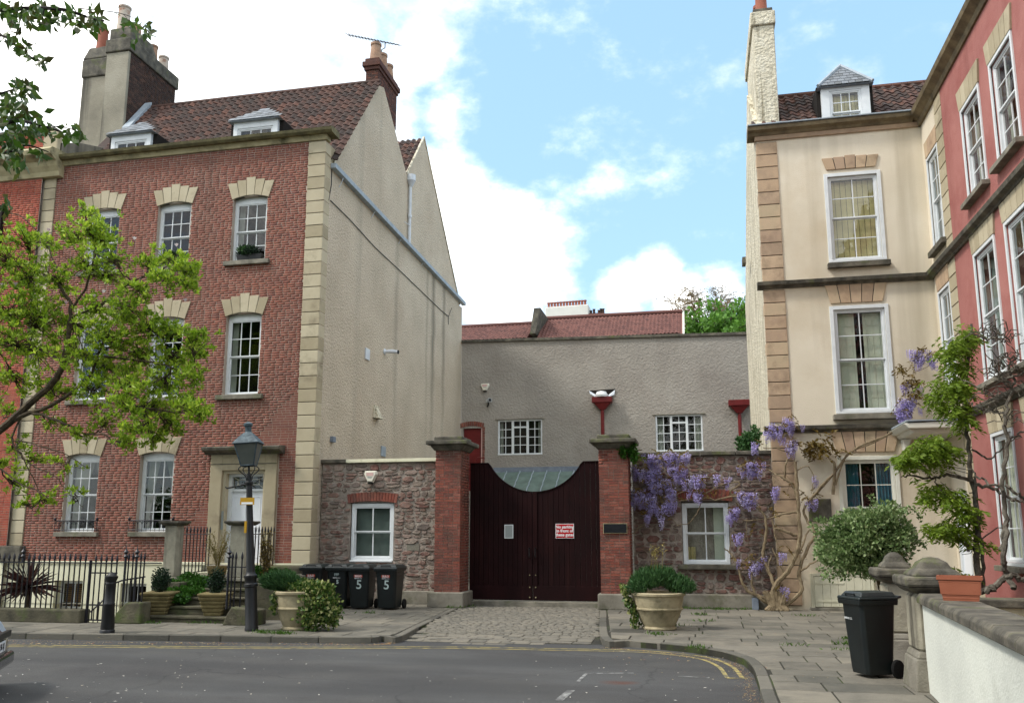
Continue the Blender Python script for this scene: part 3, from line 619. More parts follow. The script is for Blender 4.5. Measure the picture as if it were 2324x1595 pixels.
def voussoirs(parent, T, w, zb, hs, splay, m, rise=0., proud=.025, over=.04, name='arch_stone', deep=.1, gap=.01):
    """hs: heights of the stones left to right; bottom edge follows a shallow arc"""
    n = len(hs); W = w/2+over
    for i, hgt in enumerate(hs):
        a0, a1 = -1+2*i/n, -1+2*(i+1)/n; g = gap/2
        def bot(a): return (a*W, zb+rise*(1-a*a)-rise)
        def tp(a): return (a*(W+splay), zb+hgt)
        pts = [bot(a0), bot((a0+a1)/2), bot(a1), tp(a1), tp(a0)]
        pts = [(pts[0][0]+g, pts[0][1]), pts[1], (pts[2][0]-g, pts[2][1]), (pts[3][0]-g, pts[3][1]), (pts[4][0]+g, pts[4][1])]
        MB(T).prism(pts, -proud, deep).build(name, m, parent, bevel=.006, seg=1)
    MB(T).prism([(-W+.01, zb-rise+.01), (0, zb+.005), (W-.01, zb-rise+.01), (W+splay-.015, zb+min(hs)-.01), (-W-splay+.015, zb+min(hs)-.01)], -proud+.012, deep-.01).build('joint_bed', 'stone_sooty', parent)
def quoins(parent, T, x0, x1, z0, z1, n, m, proud=.02, deep=.2, g=.011, side=0., H_=None):
    st = (z1-z0)/n
    MB(T).box(x0+.012, x1-.012, -proud+.018, .04, z0, z1).build('quoin_shadow_bed', 'stone_sooty', H_ if H_ is not None else parent)  # dark backing colour stands in for the shadow lines between the stones
    for i in range(n):
        MB(T).box(x0+rnd.uniform(-.003, .003), x1, -proud, deep, z0+i*st+g, z0+(i+1)*st-g).build('quoin_stone', m, parent, bevel=.008, seg=1)
# ------------------------------------------------------------------ foliage
def leaves(parent, name, m, P, size, nrm=None, aspect=.42, spread=1., kind='stuff', parts=0, fold=.25, droop=0., part_name='leaf'):
    """P (n,3) points; every leaf a folded 6-vertex blade"""
    n = len(P)
    if n == 0: return None
    d = nrs.normal(size=(n, 3))*spread
    if nrm is not None: d = d+nrm
    d[:, 2] -= droop
    d /= np.linalg.norm(d, axis=1)[:, None]+1e-9
    t = nrs.normal(size=(n, 3)); t[:, 2] *= .35; s = np.cross(d, t); s /= np.linalg.norm(s, axis=1)[:, None]+1e-9
    u = np.cross(s, d); sz = size*(.65+.7*nrs.rand(n)); L = sz[:, None]; W = L*aspect*.5
    a = P; b = P+d*L*.45+s*W+u*L*fold*.25; c = P+d*L*.45-s*W+u*L*fold*.25; e = P+d*L*.5; f = P+d*L-u*L*.08
    V = np.stack([a, b, f, c], 1)
    def mk(par, nm, idx, kd):
        Q = V[idx].reshape(-1, 3); k = len(idx)
        lv = (np.array([0, 1, 2, 0, 2, 3])[None]+np.arange(k)[:, None]*4).ravel()
        return raw_mesh(par, nm, Q, lv, np.full(2*k, 3), m, np.repeat(nrs.rand(k), 2), kind=kd)
    idx = np.arange(n)
    if parts:
        order = sorted(range(n), key=lambda i: (lambda q: 1e6 if q is None or not inframe(P[i]) else q[2])(proj(P[i])))
        for i in order[:parts]: mk(parent, part_name, np.array([i]), None)
        idx = np.array(order[parts:], int)
        if len(idx) == 0: return None
    return mk(parent, name, idx, kind)
def cloud(c, r, n, shell=.0):
    v = nrs.normal(size=(n, 3)); v /= np.linalg.norm(v, axis=1)[:, None]
    rr = nrs.rand(n)**(1/3.)
    if shell: rr = 1-shell*nrs.rand(n)
    return np.array(c)+v*rr[:, None]*np.array(r)
def wobble(pts, amp, sub=3):
    out = []
    pts = [Vector(p) for p in pts]
    for i in range(len(pts)-1):
        for k in range(sub):
            t = k/sub; p = pts[i].lerp(pts[i+1], t)
            if not (i == 0 and k == 0): p = p+Vector((rnd.uniform(-amp, amp), rnd.uniform(-amp, amp), rnd.uniform(-amp, amp)))
            out.append(p)
    out.append(pts[-1]); return out
def smooth_path(pts, n=4):
    pts = [Vector(p) for p in pts]; out = []
    P = [pts[0]*2-pts[1]]+pts+[pts[-1]*2-pts[-2]]
    for i in range(1, len(P)-2):
        for k in range(n):
            t = k/n; a, b, c, d = P[i-1], P[i], P[i+1], P[i+2]
            out.append(.5*((2*b)+(c-a)*t+(2*a-5*b+4*c-d)*t*t+(3*b-3*c+d-a)*t**3))
    out.append(pts[-1]); return out
# ================================================================== GROUND
I4 = Matrix()
def build_ground():
    g = MB(); z = -.125; hx0, hx1, hy0, hy1 = -30, -11.75, 16.25, 21.55     # sunken area in front of the brick houses
    B = 900
    for a, b, c, d in ((-B, B, -B, hy0), (-B, hx0, hy0, hy1), (hx1, B, hy0, hy1), (-B, B, hy1, B)):
        g.quad((a, c, z), (b, c, z), (b, d, z), (a, d, z))
    structure(g.build('ground', 'concrete'))
    a = MB(); a.quad((hx0, hy0, -1.9), (hx1, hy0, -1.9), (hx1, hy1, -1.9), (hx0, hy1, -1.9))
    for p, q in (((hx0, hy0), (hx1, hy0)), ((hx1, hy0), (hx1, hy1)), ((hx0, hy0), (hx0, hy1))):
        a.quad((*p, -1.9), (*q, -1.9), (*q, -.126), (*p, -.126))
    structure(a.build('sunken_area', 'concrete'))
    # road
    r = MB(); n = 40; r.quad((-60, -40, -.104), (60, -40, -.104), (60, 16.0, -.104), (-60, 16.0, -.104))
    road = structure(r.build('road', 'asphalt'))
    # pavements -------------------------------------------------------
    kl = [PG(x, y, -.1) for x, y in ((-260, 1440), (0, 1448), (500, 1455), (820, 1459), (865, 1455))]
    L = [(-22, 13.4)]+[(p.x, p.y) for p in kl[1:]]
    dl = [PG(x, y, 0) for x, y in ((905, 1444), (950, 1422), (1000, 1398), (1040, 1379))]
    L2 = [(p.x, p.y) for p in dl]
    left_poly = L+L2+[(-6.2, 22.1), (-12.0, 22.1), (-11.75, 16.25), (-22, 16.25)]
    kr = [PG(x, y, -.1) for x, y in ((1366, 1461), (1430, 1467), (1500, 1473), (1570, 1480), (1640, 1492), (1688, 1508), (1710, 1530), (1722, 1562), (1732, 1600))]
    Rk = [(p.x, p.y) for p in kr]; x9, y9 = Rk[-1]
    right_edge = [(x9-.02, 8.), (x9-.05, 5.), (x9-.1, -6.)]
    ra = PG(1362, 1384, 0)
    right_poly = [(ra.x, 22.3), (ra.x, ra.y)]+Rk+right_edge+[(5.8, -6.), (5.8, 22.3)]
    drive = [(p[0], p[1]) for p in L2[::-1]]+[(L[-1][0]+.1, L[-1][1]+.1)]+[(-3.5, 15.2), (Rk[0][0], Rk[0][1]), (ra.x, ra.y), (ra.x, 22.05), (-6.0, 22.05)]
    def pave(name, poly, ztop, m='joint'):
        mb = MB(); mb.prism([(p[0], p[1]) for p in poly], -.122, ztop, ax='z'); return structure(mb.build(name, m))
    def slabs(parent, poly, y0, y1, x0, x1, rows, widths, ang=0., jz=.004):
        y = y0
        while y < y1:
            hh = rnd.choice(rows); x = x0-rnd.uniform(0, .6)
            while x < x1:
                w = rnd.choice(widths)*rnd.uniform(.9, 1.1); j = .012
                P = clip_poly(poly, x+j, x+w-j, y+j, y+hh-j)
                if len(P) >= 3 and area(P) > .02:
                    cx = sum(p[0] for p in P)/len(P); cy = sum(p[1] for p in P)/len(P); q = proj((cx, cy, 0))
                    if q and -150 < q[0] < 2500 and q[1] < 1800:
                        dz = rnd.uniform(0, jz)
                        MB().prism([(px_, py_) for px_, py_ in P], -.03, dz, ax='z').build('paving_slab', 'slab', parent, bevel=.006, seg=1)
                x += w
            y += hh
    def inset(poly, d):
        out = []
        for i in range(len(poly)):
            a, b, c = Vector(poly[i-1]), Vector(poly[i]), Vector(poly[(i+1) % len(poly)])
            n1 = Vector((-(b-a).y, (b-a).x)).normalized(); n2 = Vector((-(c-b).y, (c-b).x)).normalized(); m = (n1+n2)
            if m.length < .1: m = n1
            m.normalize(); out.append(tuple(b+m*d/max(.4, m.dot(n1))))
        return out
    pl = pave('pavement_left', left_poly, -.012); pr = pave('pavement_right', right_poly, -.012)
    slabs(pl, inset(left_poly, .17), 12.8, 22.1, -15.5, -5, (.42, .5, .6), (.6, .8, .95))
    slabs(pr, inset(right_poly, .17), 6., 22.3, -2.6, 5.8, (.5, .62, .75), (.5, .75, .95, 1.1))
    # kerbs: every kerb stone a part
    def kerb(parent, pts, w=.15, zt=.006, length=.85):
        pts = [Vector((p[0], p[1], 0)) for p in pts]; pa = smooth_path(pts, 6)
        run = []; acc = 0; cur = [pa[0]]
        for i in range(1, len(pa)):
            seg = (pa[i]-pa[i-1]); Ls = seg.length; steps = max(1, int(Ls/.12))
            for k in range(1, steps+1):
                p = pa[i-1]+seg*(k/steps); acc += Ls/steps; cur.append(p)
                if acc >= length: run.append(cur); cur = [p]; acc = 0
        if len(cur) > 1: run.append(cur)
        for c in run:
            q = proj(c[len(c)//2])
            if not q or not (-200 < q[0] < 2500 and q[1] < 1900): continue
            nn = []
            for i in range(len(c)):
                d = c[min(i+1, len(c)-1)]-c[max(0, i-1)]; d.normalize(); nn.append(Vector((-d.y, d.x, 0)))
            d0 = (c[1]-c[0]).normalized()*.006; c = [c[0]+d0]+c[1:-1]+[c[-1]-d0]
            A = [(p.x, p.y) for p in c]; Bq = [((p+n*w).x, (p+n*w).y) for p, n in zip(c, nn)]
            z1 = zt+rnd.uniform(-.004, .004)
            MB().prism(A+Bq[::-1], -.115, z1, ax='z').build('kerb_stone', 'kerbstone', parent, bevel=.012, seg=1)
    kerb(pl, L+L2); kerb(pr, [(ra.x, ra.y)]+Rk+right_edge[:2])
    # cobbled driveway
    dw = MB()
    def zdr(y): return -.098+.098*min(1, max(0, (y-15.0)/3.2))
    ys = [13, 15.0, 18.2, 23]
    for ya, yb in zip(ys, ys[1:]):
        P = clip_poly(drive, -20, 20, ya, yb)
        if len(P) > 2: dw.add([(p[0], p[1], zdr(p[1])-.02) for p in P], [tuple(range(len(P)))])
    dv = structure(dw.build('driveway', 'joint'))
    sett = ([(-.5, -.5, -1), (.5, -.5, -1), (.5, .5, -1), (-.5, .5, -1), (-.5, -.5, -.15), (.5, -.5, -.15), (.5, .5, -.15), (-.5, .5, -.15), (-.36, -.32, 0), (.36, -.32, 0), (.36, .32, 0), (-.36, .32, 0)],
            [(8, 9, 10, 11)]+[(a, (a+1) % 4, (a+1) % 4+4, a+4) for a in range(4)]+[(a+4, (a+1) % 4+4, (a+1) % 4+8, a+8) for a in range(4)])
    its = []; y = 14.9
    from mathutils.geometry import intersect_point_tri_2d
    def inside(x, y, P):
        c = False
        for i in range(len(P)):
            a, b = P[i-1], P[i]
            if (a[1] > y) != (b[1] > y) and x < (b[0]-a[0])*(y-a[1])/(b[1]-a[1])+a[0]: c = not c
        return c
    while y < 22:
        big = y < 16.2; hh = rnd.uniform(.17, .22) if big else rnd.uniform(.085, .115); x = -6.9-rnd.random()*.2
        while x < -1.2:
            w = rnd.uniform(.25, .42) if big else rnd.uniform(.12, .22)
            cx, cy = x+w/2, y+hh/2
            if inside(cx, cy, drive) and inside(x+.05, cy, drive) and inside(x+w-.05, cy, drive):
                z = zdr(cy)+rnd.uniform(-.006, .003)
                its.append((0, Matrix.Translation((cx, cy, z)) @ Matrix.Rotation(rnd.uniform(-.05, .05), 4, 'Z') @ Matrix.Rotation(rnd.uniform(-.03, .03), 4, 'X') @ Matrix.Diagonal((w-.012, hh-.012, .06, 1))))
            x += w
        y += hh
    lay(dv, 'cobble', [sett], its, 'sett')
    MB().box(-5.98, -2.45, 21.82, 22.12, -.05, .115).build('threshold', 'stone_grey', dv, bevel=.01)
    # painted markings
    def ribbon(name, px, w, m, z=-.1, offs=0.):
        P = smooth_path([PG(x, y, z) for x, y in px], 8); mb = MB(); A = []
        for i, p in enumerate(P):
            d = P[min(i+1, len(P)-1)]-P[max(0, i-1)]; d.normalize(); n = Vector((-d.y, d.x, 0)); A.append((p+n*(offs-w/2), p+n*(offs+w/2)))
        for i in range(len(A)-1): mb.quad(A[i][0], A[i+1][0], A[i+1][1], A[i][1])
        return mb.build(name, m, road)
    path = [(-40, 1464), (250, 1466), (600, 1469), (1000, 1468.5), (1230, 1472), (1430, 1476), (1530, 1483), (1600, 1493), (1645, 1511), (1668, 1537)]
    ribbon('yellow_line', path, .06, 'line_yellow', offs=.1); ribbon('yellow_line', path, .06, 'line_yellow', offs=-.1)
    ribbon('yellow_line', [(1650, 1537.5), (1696, 1537.5)], .05, 'line_yellow', z=-.0995)
    ribbon('white_line', [(1328, 1527), (1380, 1526.5), (1438, 1526)], .045, 'line_white'); ribbon('white_line', [(1540, 1533), (1575, 1535), (1610, 1537)], .045, 'line_white')
    ribbon('white_line', [(1268, 1588), (1296, 1565)], .1, 'line_white'); ribbon('white_line', [(1312, 1545), (1330, 1528)], .05, 'line_white')
    ribbon('white_line', [(1405, 1476.5), (1452, 1477.5)], .05, 'line_white', z=-.0992)
    # litter: fallen petals and leaves
    P = []
    for _ in range(150):
        x, y = 1750*rnd.random()**1.5, 1472+125*rnd.random()**.7
        p = PG(x, y, -.098); P.append((p.x, p.y, -.095))
    for _ in range(260):
        t = rnd.random(); x = 20+880*t; p = PG(x, 1457+rnd.uniform(0, 6), -.098); P.append((p.x, p.y, -.095))
    for _ in range(60):
        p = PG(rnd.uniform(1380, 1700), rnd.uniform(1475, 1500), -.098); P.append((p.x, p.y, -.095))
    o = leaves(None, 'fallen_petals', 'petal', np.array(P[:150]), .05, spread=1, droop=0); flat(o)
    o = leaves(None, 'leaf_litter', 'litter', np.array(P[150:]), .06); flat(o)
    G_ = []
    kp = smooth_path([PG(x, y, -.1) for x, y in ((0, 1452), (500, 1459), (830, 1462), (900, 1455))], 12); kq = smooth_path([PG(x, y, -.1) for x, y in ((1380, 1468), (1500, 1478), (1640, 1497), (1685, 1513), (1705, 1535), (1716, 1565), (1726, 1600))], 12)
    for path_, cnt in ((kp, 1500), (kq, 1300)):
        for _ in range(cnt): i = rnd.randrange(len(path_)-1); p = path_[i].lerp(path_[i+1], rnd.random()); G_.append((p.x+rnd.gauss(0, .03)-(abs(rnd.gauss(0, .1)) if path_ is kq else 0), p.y-abs(rnd.gauss(0, .09)), -.096))
    o = leaves(None, 'gutter_grit', 'litter', np.array(G_), .028); flat(o)
    Q = []
    for _ in range(500):
        x, y = (rnd.uniform(0, 1000), rnd.uniform(1400, 1450)) if rnd.random() < .5 else (rnd.uniform(1370, 1950), rnd.uniform(1385, 1550)); p = PG(x, y, .003); Q.append((p.x, p.y, .008))
    o = leaves(None, 'leaf_litter', 'litter', np.array(Q), .03); flat(o)
    # weeds in the joints and along the walls
    W = []
    def tuft(x, y, n, r=.12, z=0.):
        p = PG(x, y, z)
        for _ in range(n): W.append((p.x+rnd.gauss(0, r), p.y+rnd.gauss(0, r*.5), z+.0))
    for x in range(1440, 1720, 12): tuft(x, 1380+rnd.uniform(-2, 3), rnd.randint(2, 22), .08)
    for x, y, n in ((1060, 1376, 60), (1030, 1379, 40), (1470, 1400, 30), (1495, 1440, 60), (1540, 1420, 30), (1600, 1410, 30), (1590, 1395, 50), (1640, 1383, 60), (1960, 1455, 90), (1915, 1462, 50), (1930, 1450, 70), (1910, 1475, 20), (1830, 1398, 30), (640, 1438, 120), (600, 1436, 80), (700, 1432, 50), (520, 1414, 60), (340, 1414, 50), (440, 1413, 60), (480, 1414, 50), (1795, 1465, 20), (1580, 1470, 30), (840, 1392, 30)): tuft(x, y, n)
    W = np.array(W); leaves(None, 'weeds', 'weed', W, .07, nrm=np.tile([0, 0, 1.5], (len(W), 1)), aspect=.25)
    # iron cover and drain marks in the right pavement
    p = PG(1425, 1431, 0); c = MB(); c.box(p.x-.33, p.x+.33, p.y-.3, p.y+.3, -.02, .006)
    for i in range(14): c.box(p.x-.3, p.x+.3, p.y-.27+i*.04, p.y-.25+i*.04, .006, .01)
    c.build('drain_cover', 'kerbstone', pr)
    return road, pl, pr
def flat(o):
    me = o.data; n = len(me.vertices); co = np.empty(n*3, np.float32); me.vertices.foreach_get('co', co); co = co.reshape(-1, 4, 3)
    c = co[:, :1, 2].copy(); co[:, :, 2] = c+(co[:, :, 2]-c)*.12; co[:, :, 2] += (c[:, :]-co[:, :, 2].min(1, keepdims=True)); me.vertices.foreach_set('co', co.ravel()); me.update()
road, pav_l, pav_r = build_ground()

# ================================================================== RED BRICK HOUSE
YH = 21.6; XL, XR = -19.0, -10.13; CX = (-17.24, -14.86, -12.42)
def build_brick_house():
    H = thing('brick_house', 'red brick Georgian terraced house with stone quoins, beige roughcast side wall and brown pantile roof', 'house', (XL, YH, 0))
    T0 = Matrix.Translation((0, YH, 0)); ops = []; wins = []
    for cx in CX: ops.append((cx-.54, cx+.54, 9.48, 11.42)); wins.append((cx, 9.48, 1.94, 't'))
    for cx in CX: ops.append((cx-.54, cx+.54, 5.6, 7.93)); wins.append((cx, 5.6, 2.33, 'm'))
    for cx in CX[:2]: ops.append((cx-.53, cx+.53, 1.84, 4.03)); wins.append((cx, 1.84, 2.19, 'g'))
    dop = (-12.78, -11.5, 1.0, 3.5); dsur = (-13.16, -11.14, 1.0, 4.02)
    bands = [(-14.7, -14.7+0, 0, 0)]
    w = MB(T0); panel(w, XL-.5, -10.14, 1.02, 12.95, ops+[dop], y=.0035, depth=.3); w.build('wall', 'mortar', H)
    it = []; brick_face(it, T0, XL, -10.655, 1.02, 12.93, ops+[dsur])
    lay(H, 'brick', [BRICK], it, 'brick_red', rest='brickwork')
    # basement, painted
    bw = MB(T0); bop = [(-17.8, -16.9, -1.0, .5), (-15.7, -14.9, -1.9, .45)]
    panel(bw, XL-3, -10.14, -1.9, 1.02, bop, y=-.03, depth=.3); bw.quad((XL-3, -.03, 1.02), (-10.14, -.03, 1.02), (-10.14, .02, 1.02), (XL-3, .02, 1.02)); bw.build('basement_wall', 'paint_cream', H)
    MB(T0).box(-19.3, -12.9, -.06, .02, .96, 1.04).build('plinth_band', 'paint_cream', H, bevel=.01)
    sash(H, WT((-17.35, YH-.03, -1.0)), .9, 1.5, 2, 1, 1, setback=.25, dress=d_curtains('wood'))
    sash(H, WT((-15.3, YH-.03, -1.9)), .8, 2.35, 2, 1, 1, setback=.2)
    # windows
    dress = {('t', 0): None, ('t', 1): None, ('t', 2): d_curtains('side'), ('m', 0): None, ('m', 1): d_curtains('side'), ('m', 2): d_curtains('side'), ('g', 0): d_curtains('tied2'), ('g', 1): d_curtains('tied')}
    cnt = {'t': 0, 'm': 0, 'g': 0}
    for cx, z, hh, k in wins:
        i = cnt[k]; cnt[k] += 1
        fo = sash(H, WT((cx, YH, z)), 1.08 if k != 'g' else 1.06, hh, 3, 2, 2, setback=.13, fr=.075, arch=.12, dress=dress[(k, i)], sill=(.17, .1, .13))
        hs = [.40, .47, .55, .47, .40]
        voussoirs(H, WT((cx, YH, z)), 1.08, hh+.03, hs, .16, 'bathstone', rise=.1)
    # corner quoins, left party quoins
    quoins(H, T0, -10.65, -10.12, 1.0, 12.9, 33, 'bathstone', proud=.03, deep=.35)
    quoins(H, T0, XL-.42, XL, 1.45, 12.6, 31, 'bathstone', proud=.03, deep=.3)
    MB(T0).box(XL-.6, XL+.12, -.2, .3, 1.0, 1.45).build('quoin_base', 'stone_sooty', H, bevel=.03)
    # cornice
    c = MB(); prof = [(-.0, 12.93), (-.06, 12.93), (-.06, 13.03), (0.0, 13.03)]
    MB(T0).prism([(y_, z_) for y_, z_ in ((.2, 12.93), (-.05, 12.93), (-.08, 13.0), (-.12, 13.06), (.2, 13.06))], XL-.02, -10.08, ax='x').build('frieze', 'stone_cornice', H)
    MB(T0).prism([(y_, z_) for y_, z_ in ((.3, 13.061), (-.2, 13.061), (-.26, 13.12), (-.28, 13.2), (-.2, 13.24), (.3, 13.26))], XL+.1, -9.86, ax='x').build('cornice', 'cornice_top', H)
    # door surround
    D = MB(T0); D.box(-13.14, -12.785, -.09, .1, .98, 3.93); D.box(-11.495, -11.16, -.09, .1, .98, 3.93); D.box(-12.784, -11.496, -.09, .1, 3.5, 3.93); D.build('door_surround', 'bathstone', H, bevel=.01)
    r = MB(T0); r.box(-12.784, -12.70, .0, .5, 1.0, 3.499); r.box(-11.58, -11.496, .0, .5, 1.0, 3.499); r.box(-12.70, -11.58, .0, .5, 3.42, 3.499); r.build('door_reveal', 'bathstone', H)
    MB(T0).prism([(y_, z_) for y_, z_ in ((.1, 3.931), (-.13, 3.931), (-.16, 3.97), (-.34, 4.03), (-.36, 4.11), (-.3, 4.14), (.1, 4.17))], -13.3, -10.98, ax='x').build('door_hood', 'stone_sooty', H, bevel=.01)
    MB(T0).box(-13.15, -11.15, -.1, -.088, 3.66, 3.68).build('frieze_joint', 'stone_sooty', H)
    fr = MB(T0); fr.box(-12.70, -12.6, .16, .26, 1.0, 3.42); fr.box(-11.66, -11.58, .16, .26, 1.0, 3.42); fr.box(-12.6, -11.66, .16, .26, 3.34, 3.42); fr.box(-12.6, -11.66, .16, .26, 2.94, 3.0)
    d = fr.build('door_frame', 'paint_white', H)
    dd = MB(T0); dd.box(-12.6, -11.66, .22, .26, 1.0, 2.94)
    for xa, xb in ((-12.52, -12.18), (-12.08, -11.74)):
        for za, zb in ((1.15, 1.75), (1.95, 2.8)):
            dd.box(xa, xb, .21, .22, za, za+.03); dd.box(xa, xb, .21, .22, zb-.03, zb); dd.box(xa, xa+.03, .21, .22, za+.03, zb-.03); dd.box(xb-.03, xb, .21, .22, za+.03, zb-.03)
    do = dd.build('door', 'paint_door', H, bevel=.004, seg=1)
    MB(T0).lathe([(.0, -.03), (.03, -.02), (.03, .02), (0, .03)], n=10).build('knob', 'paint_black', do)
    bpy.data.objects[do.children[0].name].location = Vector((-12.52, .19-0, 1.95))
    MB(T0).quad((-12.6, .23, 3.0), (-11.66, .23, 3.0), (-11.66, .23, 3.34), (-12.6, .23, 3.34)).build('fanlight', 'glass', d)
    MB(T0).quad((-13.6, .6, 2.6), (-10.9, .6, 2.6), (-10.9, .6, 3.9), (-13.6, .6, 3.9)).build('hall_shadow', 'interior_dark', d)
    fb = MB(T0); x0, x1, z0, z1 = -12.58, -11.68, 3.02, 3.33
    for a, b in (((x0, z0), (x0+.13, z0+.1)), ((x1, z0), (x1-.13, z0+.1)), ((x0, z1), (x0+.13, z1-.07)), ((x1, z1), (x1-.13, z1-.07)), ((x0+.13, z0+.1), (x1-.13, z0+.1)), ((x0+.13, z1-.07), (x1-.13, z1-.07)), ((x0+.13, z0+.1), (x0+.13, z1-.07)), ((x1-.13, z0+.1), (x1-.13, z1-.07))):
        fb.tube([(a[0], .215, a[1]), (b[0], .215, b[1])], .009, 4)
    fb.build('fanlight_bars', 'paint_offwhite', d)
    MB(T0).box(-12.77, -12.71, -.02, .0, 1.9, 2.4).build('entry_phone', 'print_grey', H)
    MB(T0).box(-11.42, -11.3, -.11, -.09, 1.62, 1.8).build('number_plate', 'stone_cornice', H)
    # ---- side wall (faces +X), roughcast
    prof = [(YH+.0, -1.9), (36.25, -1.9), (36.25, 11.75), (35.8, 11.75), (30.45, 17.1), (28.5, 14.8), (26.0, 16.9), (25.3, 16.65), (22.2, 12.45), (YH+.0, 12.35)]
    s = MB(); s.prism(prof, XR-.35, XR, ax='x'); s.build('side_wall', 'roughcast_beige', H)
    for (a, b) in (((22.15, 12.45), (25.35, 16.72)), ((28.55, 14.86), (30.45, 17.17)), ((30.45, 17.17), (35.85, 11.83))):
        MB().prism([(a[0], a[1]-.04), (b[0], b[1]-.04), (b[0], b[1]+.05), (a[0], a[1]+.05)], XR-.05, XR+.025, ax='x').build('verge', 'roughcast_pale', H)
    MB().prism([(YH, 12.35), (22.3, 12.35), (22.3, 12.93), (YH, 12.93)], XR-.5, XR-.02, ax='x').build('parapet_return', 'bathstone', H)
    # gutter crossing the side wall
    g = MB(); a, b = Vector((XR+.08, 21.95, 12.22)), Vector((XR+.08, 36.3, 11.86))
    g.v = []; w_, t_ = .085, .15
    vs = []
    for p in (a, b): vs += [(p.x-.09, p.y, p.z), (p.x+w_, p.y, p.z), (p.x+w_, p.y, p.z+t_), (p.x-.09, p.y, p.z+t_)]
    g.add(vs, [(0, 1, 2, 3), (7, 6, 5, 4), (0, 4, 5, 1), (1, 5, 6, 2), (2, 6, 7, 3), (3, 7, 4, 0)]); g.build('gutter', 'lead', H, bevel=.01)
    br = MB()
    for i in range(6): y = 22.6+i*2.6; br.tube([(XR, y, 11.9), (XR+.08, y, 12.05), (XR+.12, y, 12.2-(y-22)*.026)], .012, 5)
    br.build('gutter_bracket', 'plastic_white', H)
    dp = MB(); dp.tube([(XR+.08, 28.72, 14.45), (XR+.08, 28.72, 12.2)], .055, 10); dp.lathe([(.06, 14.4), (.15, 14.6), (.17, 14.62), (.17, 14.85), (0.05, 14.86)], XR+.1, 28.72, 12); dp.lathe([(.07, 13.2), (.075, 13.22), (.075, 13.3), (.07, 13.32)], XR+.08, 28.72, 10)
    dp.build('downpipe', 'plastic_white', H, smooth=True)
    MB().tube([(XR+.02, 28.3, 12.9), (XR+.1, 28.7, 12.9)], .012, 5).build('pipe_bracket', 'plastic_white', H)
    # cable along the side wall
    p = [PX(x, y, XR+.02) for x, y in ((750, 455), (800, 505), (850, 560), (900, 607), (950, 655), (1000, 703), (1018, 718))]
    MB().tube(smooth_path(p, 3), .014, 5).build('cable', 'paint_black', H)
    e = PX(1018, 718, XR+.03); MB().tube([e+Vector((0, 0, -.35)), e, e+Vector((.05, .3, .45))], .012, 5).build('cable_hook', 'paint_black', H)
    p = [PX(x, y, XR+.01) for x, y in ((753, 385), (752, 420), (746, 455))]
    MB().tube(p, .014, 5).build('cable', 'paint_black', H)
    for xx in ((1006, 690, 1005, 1010),):
        pass
    # ---- roofs
    ux = Vector((1, 0, 0)); ea = Vector((XL+.1, 22.05, 12.5)); rg = Vector((XL+.1, 25.35, 16.78)); up = rg-ea; Ls = up.length
    f = MB(); f.quad((XL-.4, 22.0, 12.42), (XR-.05, 22.0, 12.42), (XR-.05, 25.35, 16.72), (XL-.4, 25.35, 16.72)); f.quad((XL-.4, 25.35, 16.72), (XR-.05, 25.35, 16.72), (XR-.05, 28.5, 14.8), (XL-.4, 28.5, 14.8))
    f.quad((XL-.4, 28.5, 14.8), (XR-.05, 28.5, 14.8), (XR-.05, 30.45, 17.05), (XL-.4, 30.45, 17.05)); f.quad((XL-.4, 30.45, 17.05), (XR-.05, 30.45, 17.05), (XR-.05, 36.2, 11.6), (XL-.4, 36.2, 11.6)); rf = f.build('roof', 'pantile', H)
    def skip(p):
        for x0, x1 in ((-18.0, -16.55), (-13.75, -12.2)):
            if x0 < p.x < x1 and p.z < 13.9: return True
        return False
    tile_plane(rf, ea, ux, up, 38, 17, .236, .315, 'pantile', skip=skip)
    tile_plane(rf, (XR-2.6, 28.5, 14.82), ux, (0, 1.95, 2.28), 11, 9, .236, .33, 'pantile', limit=99)
    r = MB()
    for i in range(20): x = XL+.2+i*.44; r.tube([(x, 25.35, 16.74), (x+.43, 25.35, 16.74)], .11, 8)
    r.build('ridge_tiles', 'pantile', rf, smooth=True)
    # ---- dormers
    for (x0, x1) in ((-18.0, -16.58), (-13.7, -12.22)):
        zt = 14.3; yb = YH+1.0; b = MB(); xm = (x0+x1)/2
        b.box(x0, x0+.14, yb, yb+.12, 13.0, zt); b.box(x1-.14, x1, yb, yb+.12, 13.0, zt); b.box(x0+.14, x1-.14, yb, yb+.12, zt-.2, zt)
        dm = b.build('dormer', 'paint_white', H)
        sd = MB(); sd.prism([(yb+.12, 12.9), (yb+1.2, zt), (yb+.12, zt)], x0+.02, x0+.08, ax='x'); sd.prism([(yb+.12, 12.9), (yb+1.2, zt), (yb+.12, zt)], x1-.08, x1-.02, ax='x'); sd.build('dormer_cheek', 'lead_dark', dm)
        za = 14.95; o_ = .14; ye = yb-.12; rr = MB()
        rr.add([(x0-o_, ye, zt), (x1+o_, ye, zt), (x1+o_, yb+1.35, zt+.0), (x0-o_, yb+1.35, zt+.0), (xm, yb+.55, za), (xm, yb+1.75, za)], [(0, 1, 4), (1, 2, 5, 4), (2, 3, 5), (3, 0, 4, 5), (0, 3, 2, 1)])
        ro = rr.build('dormer_roof', 'lead', dm)
        its = []; A, B, Cc = Vector((x0-o_, ye-.01, zt+.015)), Vector((x1+o_, ye-.01, zt+.015)), Vector((xm, yb+.54, za+.015))
